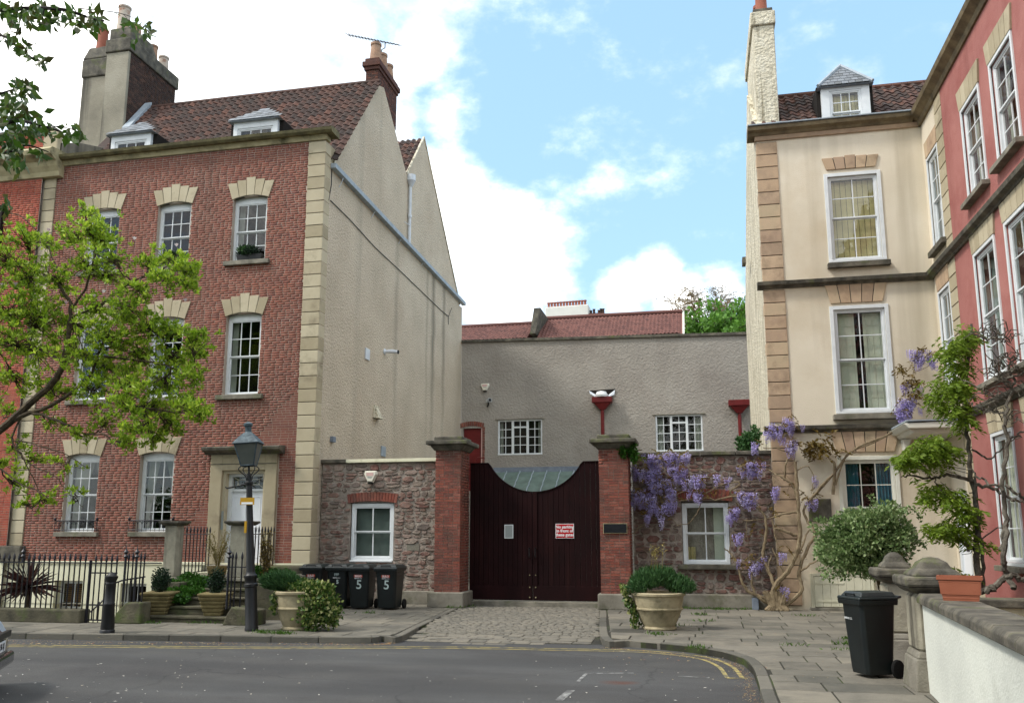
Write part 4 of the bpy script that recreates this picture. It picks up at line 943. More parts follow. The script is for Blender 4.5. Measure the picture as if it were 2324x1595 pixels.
        for j in range(5):
            t0, t1 = j/5, (j+1)/5+.04; lft, rgt = A.lerp(Cc, t0), B.lerp(Cc, t0); n = max(1, 8-int(j*1.6)); hdir = (Cc-(A+B)/2)
            for i in range(n):
                p = lft.lerp(rgt, (i+.5)/n); wv = (rgt-lft).length/n
                bs = Matrix(((B-A).normalized(), hdir.normalized(), (B-A).cross(hdir).normalized())).transposed().to_4x4()
                its.append((0, Matrix.Translation(p+Vector((0, 0, .01+rnd.uniform(0, .006)))) @ bs @ Matrix.Diagonal((wv-.008, hdir.length/5*1.15, .012, 1))))
        lay(ro, 'slate', [([(-.5, 0, 0), (.5, 0, 0), (.5, 1, 0), (-.5, 1, 0), (-.5, 0, 1), (.5, 0, 1), (.5, 1, .2), (-.5, 1, .2)], [(0, 3, 2, 1), (4, 5, 6, 7), (0, 1, 5, 4), (1, 2, 6, 5), (2, 3, 7, 6), (3, 0, 4, 7)])], its, 'slate')
        sash(dm, WT((xm, yb, 13.05)), x1-x0-.29, zt-.2-13.05, 3, 1, 1, setback=.02, fr=.05, dress=d_curtains('side'))
    # flashing by the party stack
    MB().prism([(24.2, 15.3), (25.3, 16.74), (25.3, 16.95), (24.2, 15.5)], -18.9, -18.62, ax='x').build('flashing', 'lead', H)
    # ---- brick chimney on the gable
    cx0, cx1, cy0, cy1, zb, zt = PY(829, 200, 25.45).x, -10.14, 25.45, 27.3, 15.2, 17.3
    b = MB(); b.box(cx0+.012, cx1-.012, cy0+.012, cy1-.012, zb, zt); ch = b.build('chimney', 'mortar_dark', H)
    it = []; brick_face(it, Matrix.Translation((0, cy0, 0)), cx0, cx1, 16.0, zt, depth=.02, L1=.21, L2=.1)
    TX = Matrix.Translation((cx1, 0, 0)) @ Matrix.Rotation(math.pi/2, 4, 'Z')     # face +X
    brick_face(it, TX, cy0, cy1, zb, zt, depth=.02, L1=.21, L2=.1, clipf=lambda a, z: z > 16.85-(a-25.45)*.5)
    for k, (e, z) in enumerate(((.05, zt), (.1, zt+.09), (.06, zt+.3), (.02, zt+.39))): pass
    lay(ch, 'brick', [BRICK], it, 'brick_stack', rest='brickwork')
    cc = MB(); cc.box(cx0-.05, cx1+.05, cy0-.05, cy1+.05, zt-.02, zt+.1); cc.box(cx0-.1, cx1+.1, cy0-.1, cy1+.1, zt+.101, zt+.28); cc.box(cx0-.03, cx1+.03, cy0-.03, cy1+.03, zt+.281, zt+.42); cc.build('chimney_cap', 'brick_stack', ch, bevel=.02)
    for i, (yy, hh) in enumerate(((25.75, .72), (26.35, .66), (26.95, .58))):
        MB().lathe([(.23, zt+.4), (.21, zt+.5), (.165, zt+.4+hh-.1), (.19, zt+.4+hh-.08), (.19, zt+.4+hh), (.15, zt+.4+hh), (.13, zt+.4+hh-.1)], (cx0+cx1)/2, yy, 14).build('chimney_pot', 'chimney_pot', ch, smooth=True)
    MB().prism([(25.2, 16.2), (27.4, 16.2), (27.4, 16.3), (25.2, 16.3)], cx0-.12, cx0+.0, ax='x').build('flashing', 'lead', ch)
    # ---- party stack, rendered with a bare brick flank
    y0, y1 = 24.3, 27.05; x0, xm, x1 = PY(181, 200, y0+.3).x, PY(236, 200, y0).x, -18.93; zc = PX(290, 112, x1).z; zs = PY(220, 107, y0+.4).z
    st = MB(); st.box(xm, x1-.012, y0, y1, 12.9, zc); cs = st.build('party_chimney', 'render_dirty', H, bevel=.02)
    MB().box(x0+.04, xm-.001, y0+.35, y1, 12.9, zs-1.2).build('chimney_shaft', 'render_dirty', cs, bevel=.02)
    sh = MB(); sh.frus((x0, xm-.002, y0+.3, y1), (x0, xm-.002, y0+.3, y1), zs-1.2, zs-.5); sh.frus((x0, xm-.002, y0+.3, y1), (x0+.16, xm-.002, y0+.4, y1), zs-.5, zs); sh.build('chimney_shoulder', 'stone_sooty', cs, bevel=.05)
    it = []; TX = Matrix.Translation((x1, 0, 0)) @ Matrix.Rotation(math.pi/2, 4, 'Z'); brick_face(it, TX, y0+.1, y1, 14.6, zc, depth=.02, L1=.21, L2=.1); lay(cs, 'brick', [BRICK], it, 'brick_dark', rest='brickwork')
    MB().box(xm-.05, x1+.06, y0-.06, y1+.1, zc+.001, zc+.5).build('chimney_cap', 'stone_sooty', cs, bevel=.04)
    MB().box(xm+.03, x1-.0, y0+.02, y0+1.3, zc+.501, zc+.95).build('chimney_cap', 'stone_sooty', cs, bevel=.04)
    for px_, py_, yy, zb_, r_, m_ in ((284, 18, y0+.35, zc+.9, .23, 'chimney_pot_white'), (310, 60, y0+1.0, zc+.9, .2, 'chimney_pot'), (348, 106, y0+1.9, zc+.45, .19, 'chimney_pot'), (372, 131, y0+2.5, zc+.45, .2, 'chimney_pot_white'), (235, 70, y0+.6, zs-.05, .2, 'chimney_pot_red')):
        q = PY(px_, py_, yy); hh = q.z-zb_
        MB().lathe([(r_*1.1, zb_), (r_, zb_+.1), (r_*.85, zb_+hh-.08), (r_*.98, zb_+hh-.06), (r_*.98, zb_+hh), (r_*.75, zb_+hh), (r_*.7, zb_+hh-.1)], q.x, yy, 14).build('chimney_pot', m_, cs, smooth=True)
    for yy in (y0+1.35, y0+1.6): MB().frus((x1-.4, x1-.1, yy-.12, yy+.12), (x1-.25, x1-.24, yy-.01, yy+.01), zc+.5, zc+1.05).build('chimney_cowl', 'stone_sooty', cs)
    # parapet slope between the houses
    MB().prism([(YH+.1, 12.9), (25.2, 12.9), (25.2, 15.0), (22.6, 14.2), (YH+.1, 13.8)], XL-.45, XL-.1, ax='x').build('party_parapet', 'render_dirty', H, bevel=.02)
    return H
house = build_brick_house()
def build_neighbour():
    N_ = thing('neighbour_house', 'dark orange brick terraced house with heavy stone cornice at the left edge, behind the magnolia', 'house', (-24, YH, 0))
    T0 = Matrix.Translation((0, YH-.12, 0)); x0, x1 = -23.4, XL-.42
    MB(T0).quad((x0-3, .008, -1.9), (x1, .008, -1.9), (x1, .008, 12.6), (x0-3, .008, 12.6)).build('wall', 'mortar', N_)
    MB(T0).quad((x0-3, .0, -1.9), (x1, .0, -1.9), (x1, .0, 1.02), (x0-3, .0, 1.02)).build('basement_wall', 'paint_cream', N_)
    it = []; brick_face(it, T0, x0, x1-.01, 1.05, 12.55); lay(N_, 'brick', [BRICK], it, 'brick_orange', rest='brickwork')
    it = []; brick_face(it, Matrix.Translation((0, YH+.15, 0)), x0, XL-.42, 13.4, 14.2); lay(N_, 'brick', [BRICK], it, 'brick_orange', limit=60, rest='parapet_brickwork')
    MB().box(x0-3, XL-.4, YH+.16, YH+.45, 13.0, 14.25).build('parapet', 'mortar', N_)
    MB().box(x0-3, XL-.36, YH+.08, YH+.5, 14.251, 14.36).build('parapet_coping', 'stone_sooty', N_, bevel=.02)
    MB().box(XL-.62, XL-.1, YH-.02, YH+.2, 13.3, 14.15).build('parapet_block', 'bathstone', N_, bevel=.03)
    MB(T0).prism([(y_, z_) for y_, z_ in ((.3, 12.56), (-.06, 12.56), (-.1, 12.7), (-.2, 12.84), (-.25, 12.98), (-.5, 13.1), (-.54, 13.24), (-.44, 13.34), (.3, 13.4))], x0-3, XL+.22, ax='x').build('cornice', 'stone_cornice', N_, bevel=.01)
    # body behind
    MB().box(x0-3, XL-.36, YH+.6, 31, -1.9, 13.2).build('house_body', 'render_dirty', N_)
    for i, z in ((0, 9.4), (1, 5.5), (2, 1.8)):
        sash(N_, WT((-21.5, YH-.36, z)), 1.08, 2.1, 3, 2, 2, setback=.02, fr=.07, room=.12)
    return N_
build_neighbour()
# ================================================================== WALLS, PILLARS AND GATES
def pillar(name, label, x0, x1, y0, y1, zt, capx, block):
    p = thing(name, label, 'gate pillar', ((x0+x1)/2, (y0+y1)/2, 0), group='brick pillars of the gateway')
    MB().box(x0+.012, x1-.012, y0+.012, y1-.012, .0, zt).build('core', 'mortar_dark', p)
    it = []; brick_face(it, Matrix.Translation((0, y0, 0)), x0, x1, .36, zt, depth=.02)
    brick_face(it, Matrix.Translation((x1, 0, 0)) @ Matrix.Rotation(math.pi/2, 4, 'Z'), y0, y1, .36, zt, depth=.02)
    brick_face(it, Matrix.Translation((x0, 0, 0)) @ Matrix.Rotation(-math.pi/2, 4, 'Z'), -y1, -y0, zt-.6, zt, depth=.02)
    lay(p, 'brick', [BRICK], it, 'brick_bright', rest='brickwork')
    c = MB(); e = .07
    c.frus((x0-.03, x1+.03, y0-.03, y1+.03), (x0-.13, x1+.13, y0-.13, y1+.13), zt, zt+.14)
    c.box(x0-.21, x1+.21, y0-.21, y1+.21, zt+.141, zt+.25); c.box(x0-.04, x1+.04, y0-.04, y1+.04, zt+.251, zt+.36); c.build('cap_stone', 'stone_sooty', p, bevel=.025)
    MB().box(block[0], block[1], y0-.08, y1+.05, -.01, .37).build('base_block', 'concrete', p, bevel=.03)
    return p
pillar('gate_pillar', 'brick gate pillar left of the maroon gates, beside the bins and rubble wall', -6.57, -5.9, 21.15, 22.0, 3.88, None, (-6.72, -5.78))
pr_ = pillar('gate_pillar', 'brick gate pillar right of the gates with ivy on cap and a black plaque', -2.43, -1.7, 21.4, 22.1, 3.86, None, (-2.5, -1.66))
def rubble_wall(name, label, x0, x1, y, ztop, ops, m, seedcap):
    wl = thing(name, label, 'stone wall', ((x0+x1)/2, y, 0)); T0 = Matrix.Translation((0, y, 0))
    b = MB(T0); panel(b, x0, x1, 0, ztop, [o for o in ops], y=.02, depth=.3); b.quad((x0, .33, 0), (x1, .33, 0), (x1, .33, ztop), (x0, .33, ztop)); b.quad((x0, .02, ztop), (x1, .02, ztop), (x1, .33, ztop), (x0, .33, ztop)); b.build('mortar', 'rubble_mortar', wl)
    for o in ops: MB(T0).quad((o[0]-.01, .33, o[2]-.01), (o[1]+.01, .33, o[2]-.01), (o[1]+.01, .33, o[3]+.01), (o[0]-.01, .33, o[3]+.01)) if 0 else None
    return wl, T0
# left rubble wall -------------------------------------------------
WLx0, WLx1, WLy = -10.1, -6.6, 22.1
wo = (-9.24, -8.0, 1.08, 2.62)
wl, TL = rubble_wall('rubble_wall', 'purple grey rubble stone wall with a small sash window behind the black bins', WLx0, WLx1, WLy, 3.68, [wo], 'rubble', 0)
it = []; rubble_face(it, TL, WLx0, WLx1, .3, 3.67, [wo, (-9.36, -7.9, 2.6, 2.92), (-7.62, -7.28, 1.36, 1.52)]); lay(wl, 'stone', STONES, it, 'rubble', rest='small_stones')
b = MB(TL); b.box(-10.2, -9.4, -.06, .4, 3.69, 3.79); b.build('coping_stone', 'stone_sooty', wl, bevel=.015); MB(TL).box(-9.39, -6.5, -.07, .4, 3.69, 3.78).build('coping', 'paint_cream', wl, bevel=.01)
MB(TL).box(-7.62, -7.28, .0, .05, 1.36, 1.52).build('air_brick', 'concrete', wl)
MB(TL).box(-8.4, -6.62, -.13, .02, -.01, .33).build('plinth', 'concrete', wl, bevel=.02)
def brick_arch(parent, T, xc, w, z, n, hgt, m, rise=.06):
    its = []
    for i in range(n):
        a = -1+2*(i+.5)/n; x = xc+a*w/2; zz = z+rise*(1-a*a)
        its.append((0, T @ Matrix.Translation((x, -.02, zz+hgt/2)) @ Matrix.Rotation(a*.18, 4, 'Y') @ Matrix.Diagonal((w/n-.012, .08, hgt, 1))))
    lay(parent, 'arch_brick', [BRICK], its, m)
brick_arch(wl, TL, -8.62, 1.42, 2.6, 17, .24, 'brick_bright')
sash(wl, WT((-8.62, WLy, 1.1)), 1.2, 1.5, 2, 1, 1, setback=.06, fr=.085, gm='glass_low', dress=d_curtains('venetian'), arch=.02, bar=.03, sill=(.0, .02, .05), sillm='paint_white')
# right rubble wall --------------------------------------------------
WRx0, WRx1, WRy = -1.68, 1.76, 22.3
wo2 = (-.47, .68, 1.03, 2.6)
wr, TR = rubble_wall('rubble_wall', 'reddish rubble stone wall draped in wisteria with a white sash window above a round planter', WRx0, WRx1, WRy, 3.72, [wo2], 'rubble_right', 0)
it = []; rubble_face(it, TR, WRx0, WRx1, .34, 3.71, [wo2, (-.6, .84, 2.58, 2.92)]); lay(wr, 'stone', STONES, it, 'rubble_right', rest='small_stones')
for i in range(4): MB(TR).box(WRx0-.02+i*.87, WRx0-.03+(i+1)*.87, -.08, .42, 3.73+rnd.uniform(-.004, .004), 3.83).build('coping_stone', 'stone_sooty', wr, bevel=.015)
MB(TR).box(WRx0, 1.5, -.13, .02, -.01, .34).build('plinth', 'concrete', wr, bevel=.03)
brick_arch(wr, TR, .12, 1.36, 2.58, 15, .26, 'brick_bright')
def dressR(T, w, hh, y, fo):
    b = MB(T); b.quad((.2, y+.12, .05), (w/2-.05, y+.12, .05), (w/2-.05, y+.12, hh-.05), (.2, y+.12, hh-.05)); b.build('blind', 'shutter', fo)
    curtain_sheet(T, -w/2+.06, -w/2+.3, .08, .42, y+.12, 'blind_cream', fo, 3, name='cushion'); MB(T).box(-w/2+.05, w/2-.05, y+.2, y+.4, .04, .22).build('window_seat', 'curtain_white', fo)
sash(wr, WT((.105, WRy, 1.05)), 1.13, 1.5, 2, 1, 1, setback=.06, fr=.085, gm='glass_low', dress=dressR, bar=.03, sill=(.14, .16, .12), sillm='stone_sooty')
# gates ----------------------------------------------------------------
YG = 22.0
def gate_top(x):
    c, hw, dp = -4.15, 1.22, .76; d = abs(x-c)
    if d >= hw: return 3.60
    Rr = (hw*hw+dp*dp)/(2*dp)
    return 2.84+Rr-math.sqrt(Rr*Rr-d*d)
def leaf(x0, x1, side):
    g = thing('gate_leaf', 'maroon boarded gate leaf with %s' % ('a small white notice, hung on the left pillar' if side < 0 else 'the red no parking sign, hung on the right pillar'), 'gate', ((x0+x1)/2, YG, .13), group='pair of maroon gates')
    n = 13; w = (x1-x0)/n
    for i in range(n):
        a, b = x0+i*w+.003, x0+(i+1)*w-.003; k = 5
        pts = [(a, .135), (b, .135)]+[(b-(b-a)*j/k, gate_top(b-(b-a)*j/k)) for j in range(k+1)]
        MB().prism(pts, YG, YG+.05).build('board', 'paint_maroon', g, bevel=.005, seg=1)
    r = MB(); r.box(x0+.01, x1-.01, YG-.025, YG-.002, .15, .5); e = x1-.125 if side < 0 else x0+.005; r.box(e, e+.12, YG-.028, YG-.002, .5, 2.83 if side else 2.8)
    r.build('rail', 'paint_maroon', g, bevel=.006)
    # capping strip along the curved top
    cp = MB(); k = 24; P = [(x0+(x1-x0)*i/k, gate_top(x0+(x1-x0)*i/k)) for i in range(k+1)]
    for i in range(k): cp.prism([P[i], P[i+1], (P[i+1][0], P[i+1][1]+.022), (P[i][0], P[i][1]+.022)], YG-.02, YG+.08)
    cp.build('capping', 'paint_maroon', g)
    hx = x1-.07 if side < 0 else x0+.08
    MB().tube([(hx, YG-.03, 1.2), (hx, YG-.09, 1.22), (hx, YG-.09, 1.42), (hx, YG-.03, 1.44)], .014, 6).build('handle', 'paint_black', g)
    bt = MB()
    for z in (.2, .45, .75): bt.lathe([(.018, -.01), (.018, .01)], 0, 0, 8) if 0 else bt.box(hx-.014, hx+.014, YG-.04, YG-.028, z, z+.028)
    bt.build('bolt', 'stone_cornice', g); return g
leaf(-5.88, -4.222, -1); leaf(-4.218, -2.45, 1)
def sign():
    p0, p1 = PY(1261, 1188, YG), PY(1303, 1221, YG); cx, cz = (p0.x+p1.x)/2, (p0.z+p1.z)/2; w, hh = p1.x-p0.x, p0.z-p1.z
    s = thing('sign', 'red sign with white lettering about no parking on the right gate leaf', 'sign', (cx, YG-.01, cz-hh/2))
    MB().box(cx-w/2, cx+w/2, YG-.02, YG-.003, cz-hh/2, cz+hh/2).build('border', 'print_white', s)
    MB().box(cx-w/2+.012, cx+w/2-.012, YG-.023, YG-.0205, cz-hh/2+.012, cz+hh/2-.012).build('plate', 'sign_red', s)
    for i, t in enumerate(('No parking', 'in front of', 'these gates')):
        text(t, .104, 'print_white', s, Matrix.Translation((cx, YG-.0245, cz+.1-.098*i)), bold=.003)
sign()
p0, p1 = PY(1145, 1190, YG), PY(1165, 1221, YG)
nt_ = thing('notice', 'small white paper notice on the left gate leaf', 'notice', (p0.x+.1, YG-.01, p1.z))
MB().box(p0.x, p1.x, YG-.012, YG-.003, p1.z, p0.z).build('frame', 'print_white', nt_); MB().box(p0.x+.02, p1.x-.02, YG-.015, YG-.0125, p1.z+.02, p0.z-.02).build('paper', 'print_grey', nt_)
p0, p1 = PY(1369, 1187, 21.4), PY(1424, 1210, 21.4)
pq = thing('plaque', 'blank black plaque with thin gold edge on the right brick pillar', 'plaque', ((p0.x+p1.x)/2, 21.37, p1.z))
MB().box(p0.x, p1.x, 21.36, 21.378, p1.z, p0.z).build('frame', 'stone_cornice', pq); MB().box(p0.x+.015, p1.x-.015, 21.352, 21.359, p1.z+.015, p0.z-.015).build('plate', 'plaque_black', pq)
p0, p1 = PY(1833, 1132, 22.2), PY(1888, 1183, 22.2)
top(MB().box(p0.x, p1.x, 22.13, 22.17, p1.z, p0.z).build('plaque', 'stone_sooty', bevel=.01), 'dark slate plaque on the cream wall behind the wisteria', 'plaque')

# ================================================================== GREY BUILDING BEHIND THE GATE
def grey_building():
    Y = 36.2; G = thing('grey_building', 'long grey roughcast building behind the gates with two white casement windows', 'building', (-4, Y, 0)); T0 = Matrix.Translation((0, Y, 0))
    w1, w2 = (PY(1130, 953, Y), PY(1231, 1031, Y)), (PY(1487, 942, Y), PY(1597, 1023, Y)); ops = [(a.x, b.x, b.z, a.z) for a, b in (w1, w2)]
    d0, d1 = PY(1052, 972, Y), PY(1094, 1075, Y); dop = (-10.0, d1.x, 3.6, d0.z)
    tl, tr = PY(1050, 773, Y).z, PY(1702, 755, Y).z
    b = MB(T0); panel(b, -10.1, 2.35, -.1, 9.2, ops+[dop], depth=.25); b.prism([(-10.1, 9.2), (2.35, 9.2), (2.35, tr-.1), (-10.1, tl-.1)], 0, .25); b.quad((2.35, 0, -.1), (2.35, 7, -.1), (2.35, 7, tr-.1), (2.35, 0, tr-.1)); b.quad((-10.1, 7, tl-.1), (-10.1, 0, tl-.1), (2.35, 0, tr-.1), (2.35, 7, tr-.1)); b.build('wall', 'roughcast_grey', G)
    MB(T0).prism([(-10.1, tl-.1), (2.42, tr-.1), (2.42, tr+.02), (-10.1, tl+.02)], -.09, .35).build('coping', 'stone_sooty', G, bevel=.01)
    for k, o in enumerate(ops):
        cx = (o[0]+o[1])/2; w = o[1]-o[0]; hh = o[3]-o[2]; T = WT((cx, Y, o[2])); f = MB(T); fr = .07; y0 = .03
        f.box(-w/2, w/2, y0-.05, y0+.08, 0, fr); f.box(-w/2, w/2, y0, y0+.08, hh-fr, hh); f.box(-w/2, -w/2+fr, y0, y0+.08, fr, hh-fr); f.box(w/2-fr, w/2, y0, y0+.08, fr, hh-fr)
        for s in (-1, 1): f.box(s*w/6-.05, s*w/6+.05, y0, y0+.08, fr, hh-fr)
        f.box(-w/6+.05, w/6-.05, y0, y0+.08, hh*.76, hh*.76+.07)
        fo = f.build('window', 'paint_white', G, bevel=.008, seg=1); bars = MB(T)
        cells = [(-w/2+fr, -w/6-.05, fr, hh-fr, 2, 4), (w/6+.05, w/2-fr, fr, hh-fr, 2, 4), (-w/6+.05, w/6-.05, fr, hh*.76, 2, 3), (-w/6+.05, w/6-.05, hh*.76+.07, hh-fr, 2, 1)]
        for a, c, z0, z1, nx, nz in cells:
            for i in range(1, nx): x = a+(c-a)*i/nx; bars.box(x-.014, x+.014, y0+.02, y0+.05, z0, z1)
            for j in range(1, nz): z = z0+(z1-z0)*j/nz; bars.box(a, c, y0+.022, y0+.048, z-.014, z+.014)
            for i in range(nx):
                for j in range(nz): MB(T).quad((a+(c-a)*i/nx, y0+.035, z0+(z1-z0)*j/nz), (a+(c-a)*(i+1)/nx, y0+.035, z0+(z1-z0)*j/nz), (a+(c-a)*(i+1)/nx, y0+.035, z0+(z1-z0)*(j+1)/nz), (a+(c-a)*i/nx, y0+.035, z0+(z1-z0)*(j+1)/nz)).build('pane', 'glass_low', fo)
        bars.build('glazing_bars', 'paint_white', fo)
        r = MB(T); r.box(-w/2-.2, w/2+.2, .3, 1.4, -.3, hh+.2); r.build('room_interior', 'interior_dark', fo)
        if k: curtain_sheet(T, -w/2+.07, -w/2+.3, .1, hh-.1, .2, 'curtain_white', fo, 3); curtain_sheet(T, w/2-.35, w/2-.07, .1, hh-.1, .2, 'curtain_white', fo, 3)
        else: curtain_sheet(T, -w/2+.07, -w/2+.2, .1, hh-.1, .2, 'curtain_white', fo, 2); curtain_sheet(T, w/2-.2, w/2-.07, .1, hh-.1, .2, 'curtain_white', fo, 2)
        MB(T).box(-w/2-.12, w/2+.12, -.05, .03, hh, hh+.03).build('drip_mould', 'stone_grey', fo)
    f = MB(T0); f.box(-10.0, dop[1], .1, .16, 3.6, dop[3]); dr = f.build('door', 'paint_red', G)
    f = MB(T0)
    for z in (5.6, 5.05, 4.5): f.box(-9.9, dop[1]-.12, .08, .1, z-.18, z+.18)
    f.build('door_panel', 'paint_red', dr, bevel=.01)
    MB(T0).box(dop[1]-.06, dop[1], .04, .1, 3.6, dop[3]).build('door_frame', 'print_pink', dr)
    it = []; brick_face(it, T0 @ Matrix.Translation((0, -.01, 0)), dop[1], dop[1]+.13, 3.7, dop[3]+.05, depth=.02); lay(G, 'brick', [BRICK], it, 'brick_bright')
    brick_arch(G, T0, (-10.1+dop[1])/2, dop[1]+10.25, dop[3]+.0, 12, .2, 'brick_bright', rise=.1)
    # rainwater heads and pipes
    for k, (x, y, x2) in enumerate(((1367, 908, 1373), (1677, 915, 1681))):
        p = PY(x, y, Y-.15); b = MB(); b.box(p.x-.42, p.x+.42, Y-.42, Y-.02, p.z-.12, p.z+.12); b.frus((p.x-.1, p.x+.1, Y-.3, Y-.1), (p.x-.36, p.x+.36, Y-.38, Y-.04), p.z-.42, p.z-.121); hp = b.build('rainwater_head', 'paint_red', G, bevel=.015)
        MB().tube([(p.x, Y-.2, p.z-.4), (p.x, Y-.2, 2.5)], .075, 10).build('downpipe', 'paint_red', hp, smooth=True)
        if k == 0:
            q = MB(); q.prism([(p.x-.55, p.z+.45), (p.x+.55, p.z+.48), (p.x+.35, p.z+.12), (p.x-.3, p.z+.12)], Y-.05, Y-.02); q.build('wall_hole', 'interior_dark', hp)
            MB().lathe([(.25, p.z+.12), (.27, p.z+.2), (.2, p.z+.34), (.05, p.z+.38)], p.x-.02, Y-.25, 14).build('white_cap', 'print_white', hp, smooth=True)
            w = MB(); w.add([(p.x-.55, Y-.2, p.z+.42), (p.x-.2, Y-.2, p.z+.2), (p.x-.28, Y-.3, p.z+.12), (p.x-.5, Y-.25, p.z+.28)], [(0, 1, 2, 3)]); w.add([(p.x+.55, Y-.2, p.z+.42), (p.x+.25, Y-.2, p.z+.2), (p.x+.28, Y-.3, p.z+.12), (p.x+.52, Y-.25, p.z+.2)], [(0, 1, 2, 3)]); w.build('loose_lead', 'plastic_white', hp)
    p = PY(1700, 909, Y-.1); MB().box(p.x-.75, 2.4, Y-.12, Y-.001, p.z-.02, p.z+.06).build('ledge', 'stone_sooty', G)
    # glazed lean-to
    z1 = PY(1210, 1068, Y-.1).z; L = MB(); x0, x1 = -8.6, -3.4; yb = Y-2.4; zb = z1-1.35
    L.quad((x0, yb, zb), (x1, yb, zb), (x1, Y-.08, z1), (x0, Y-.08, z1)); lt = L.build('lean_to_roof', 'verdigris', G)
    rb = MB()
    for i in range(10):
        x = x0+(x1-x0)*i/9; P = []
        for j in range(13): t = j/12; P.append((x+.015*math.sin(j*2.4), yb+(Y-.08-yb)*t, zb+(z1-zb)*t+.035))
        rb.tube(P, .022, 5)
    rb.build('glazing_rib', 'lead', lt); MB().box(x0, x1, Y-.16, Y-.001, z1-.06, z1+.16).build('flashing', 'lead_dark', lt); MB().box(x0, x1, yb-.1, yb+.02, zb-.12, zb+.02).build('gutter', 'stone_grey', lt)
    f = MB(); f.box(x0, x1, yb, yb+.1, 0, zb-.12); f.build('lean_to_wall', 'roughcast_grey', lt)
    h0 = PY(1075, 1050, 33); MB().tube([PY(1078, 1052, 33), PY(1083, 1037, 33), PY(1100, 1040, 33)], .025, 6).build('handrail', 'paint_red', G)
    return G
grey_building()
def alarm(label, c, s=1., face=None):
    T = Matrix.Translation(c) @ (face or Matrix()) @ Matrix.Scale(s, 4)
    a = thing('alarm_box', label, 'alarm box', tuple(c))
    def poly(k, dz=0): return [(-.17*k, .13*k+dz), (.17*k, .13*k+dz), (.2*k, .04*k+dz), (.08*k, -.2*k+dz), (-.08*k, -.2*k+dz), (-.2*k, .04*k+dz)]
    m = MB(T); A = poly(1); B = poly(.78, .0); n = 6
    m.add([(x, 0, z) for x, z in A]+[(x, -.09, z) for x, z in B], [tuple(range(6, 12)), tuple(range(5, -1, -1))]+[(i, i+6, (i+1) % 6+6, (i+1) % 6) for i in range(6)]); m.build('cover', 'plastic_cream', a, bevel=.008)
    MB(T).box(-.1, .1, -.094, -.0905, -.01, .075).build('emblem', 'print_pink', a); b = MB(T); b.box(-.07, .07, -.094, -.0905, -.045, -.03); b.box(-.05, .05, -.094, -.0905, -.07, -.058); b.build('lettering', 'print_grey', a)
    b = MB(T); b.frus((-.05, .05, -.06, 0), (-.075, .075, -.07, 0), -.23, -.19); b.build('lamp_base', 'print_black', a)
    return a
alarm('cream shield shaped burglar alarm box on the left rubble wall above its window', PY(842, 1079, 22.03))
alarm('white shield shaped burglar alarm box on the grey building, above the security camera', PY(1101, 877, 36.15), 1.05)
def camera_box(p, label, face):
    a = thing('security_camera', label, 'camera', tuple(p)); T = Matrix.Translation(p) @ face
    MB(T).box(-.05, .05, -.28, -.02, .02, .12).build('housing', 'plastic_white', a, bevel=.012); MB(T).box(-.04, .04, -.284, -.281, .03, .11).build('lens', 'print_black', a)
    MB(T).tube([(0, 0, -.08), (0, -.08, -.06), (0, -.14, .02)], .02, 6).build('bracket', 'print_black', a); return a
camera_box(PY(1106, 916, 36.15), 'white security camera on the grey building under the alarm box', Matrix.Scale(1.5, 4) @ Matrix.Rotation(.5, 4, 'Z'))
FX = Matrix.Rotation(math.pi/2, 4, 'Z')
c = PX(872, 798, XR); lt = thing('wall_light', 'white security light sticking out of the beige side wall', 'light', tuple(c))
MB(Matrix.Translation(c) @ FX).lathe([(.1, -.0), (.1, .03), (.05, .05)], 0, 0, 12).build('mount', 'plastic_white', lt)
lt.children[0].data.transform(Matrix.Rotation(math.pi/2, 4, 'Y'))
MB().tube([c+Vector((.03, 0, 0)), c+Vector((.2, .1, .02)), c+Vector((.42, .15, .0))], [.05, .07, .06], 10).build('lamp_head', 'plastic_white', lt, smooth=True); MB().tube([c+Vector((.42, .15, 0)), c+Vector((.46, .155, 0))], .065, 10).build('lens', 'print_black', lt)
def wallbox(x, y, w, hh, d, name, label, cat, m, X=XR):
    c = PX(x, y, X); return top(MB().box(X, X+d, c.y-w/2, c.y+w/2, c.z-hh/2, c.z+hh/2).build(name, m, bevel=.01), label, cat)
wallbox(832, 804, .34, .36, .05, 'vent_grille', 'small white square vent on the beige side wall left of the light', 'vent', 'plastic_white')
c = PX(852, 936, XR); top(MB().prism([(c.y-.2, c.z+.22), (c.y+.2, c.z+.22), (c.y+.24, c.z-.2), (c.y-.24, c.z-.2)], XR, XR+.05, ax='x').frus((XR, XR+.2, c.y-.2, c.y+.22), (XR, XR+.03, c.y-.15, c.y+.15), c.z-.2, c.z+.2).build('vent_hood', 'roughcast_pale'), 'wedge shaped vent hood low on the beige side wall', 'vent')
wallbox(752, 997, .2, .16, .1, 'junction_box', 'small grey junction box near the quoins above the left rubble wall', 'junction box', 'lead_dark')
wallbox(869, 1024, .42, .34, .03, 'wall_patch', 'grey flat plate on the beige wall just above the rubble wall coping', 'plate', 'lead')
p = PX(975, 1020, XR+.1); top(MB().add([(p.x, p.y-.35, 3.75), (p.x+.35, p.y+.45, 3.75), (p.x+.2, p.y+.3, 4.55), (p.x, p.y-.3, 4.55), (p.x-.05, p.y-.35, 3.75), (p.x-.05, p.y+.45, 3.75), (p.x-.05, p.y+.3, 4.55), (p.x-.05, p.y-.3, 4.55)], [(0, 1, 2, 3), (4, 5, 6, 7), (0, 1, 5, 4), (3, 2, 6, 7), (1, 2, 6, 5), (0, 3, 7, 4)]).build('leaning_board', 'slate_blue'), 'blue grey board leaning behind the wall left of the left gate pillar', 'board')
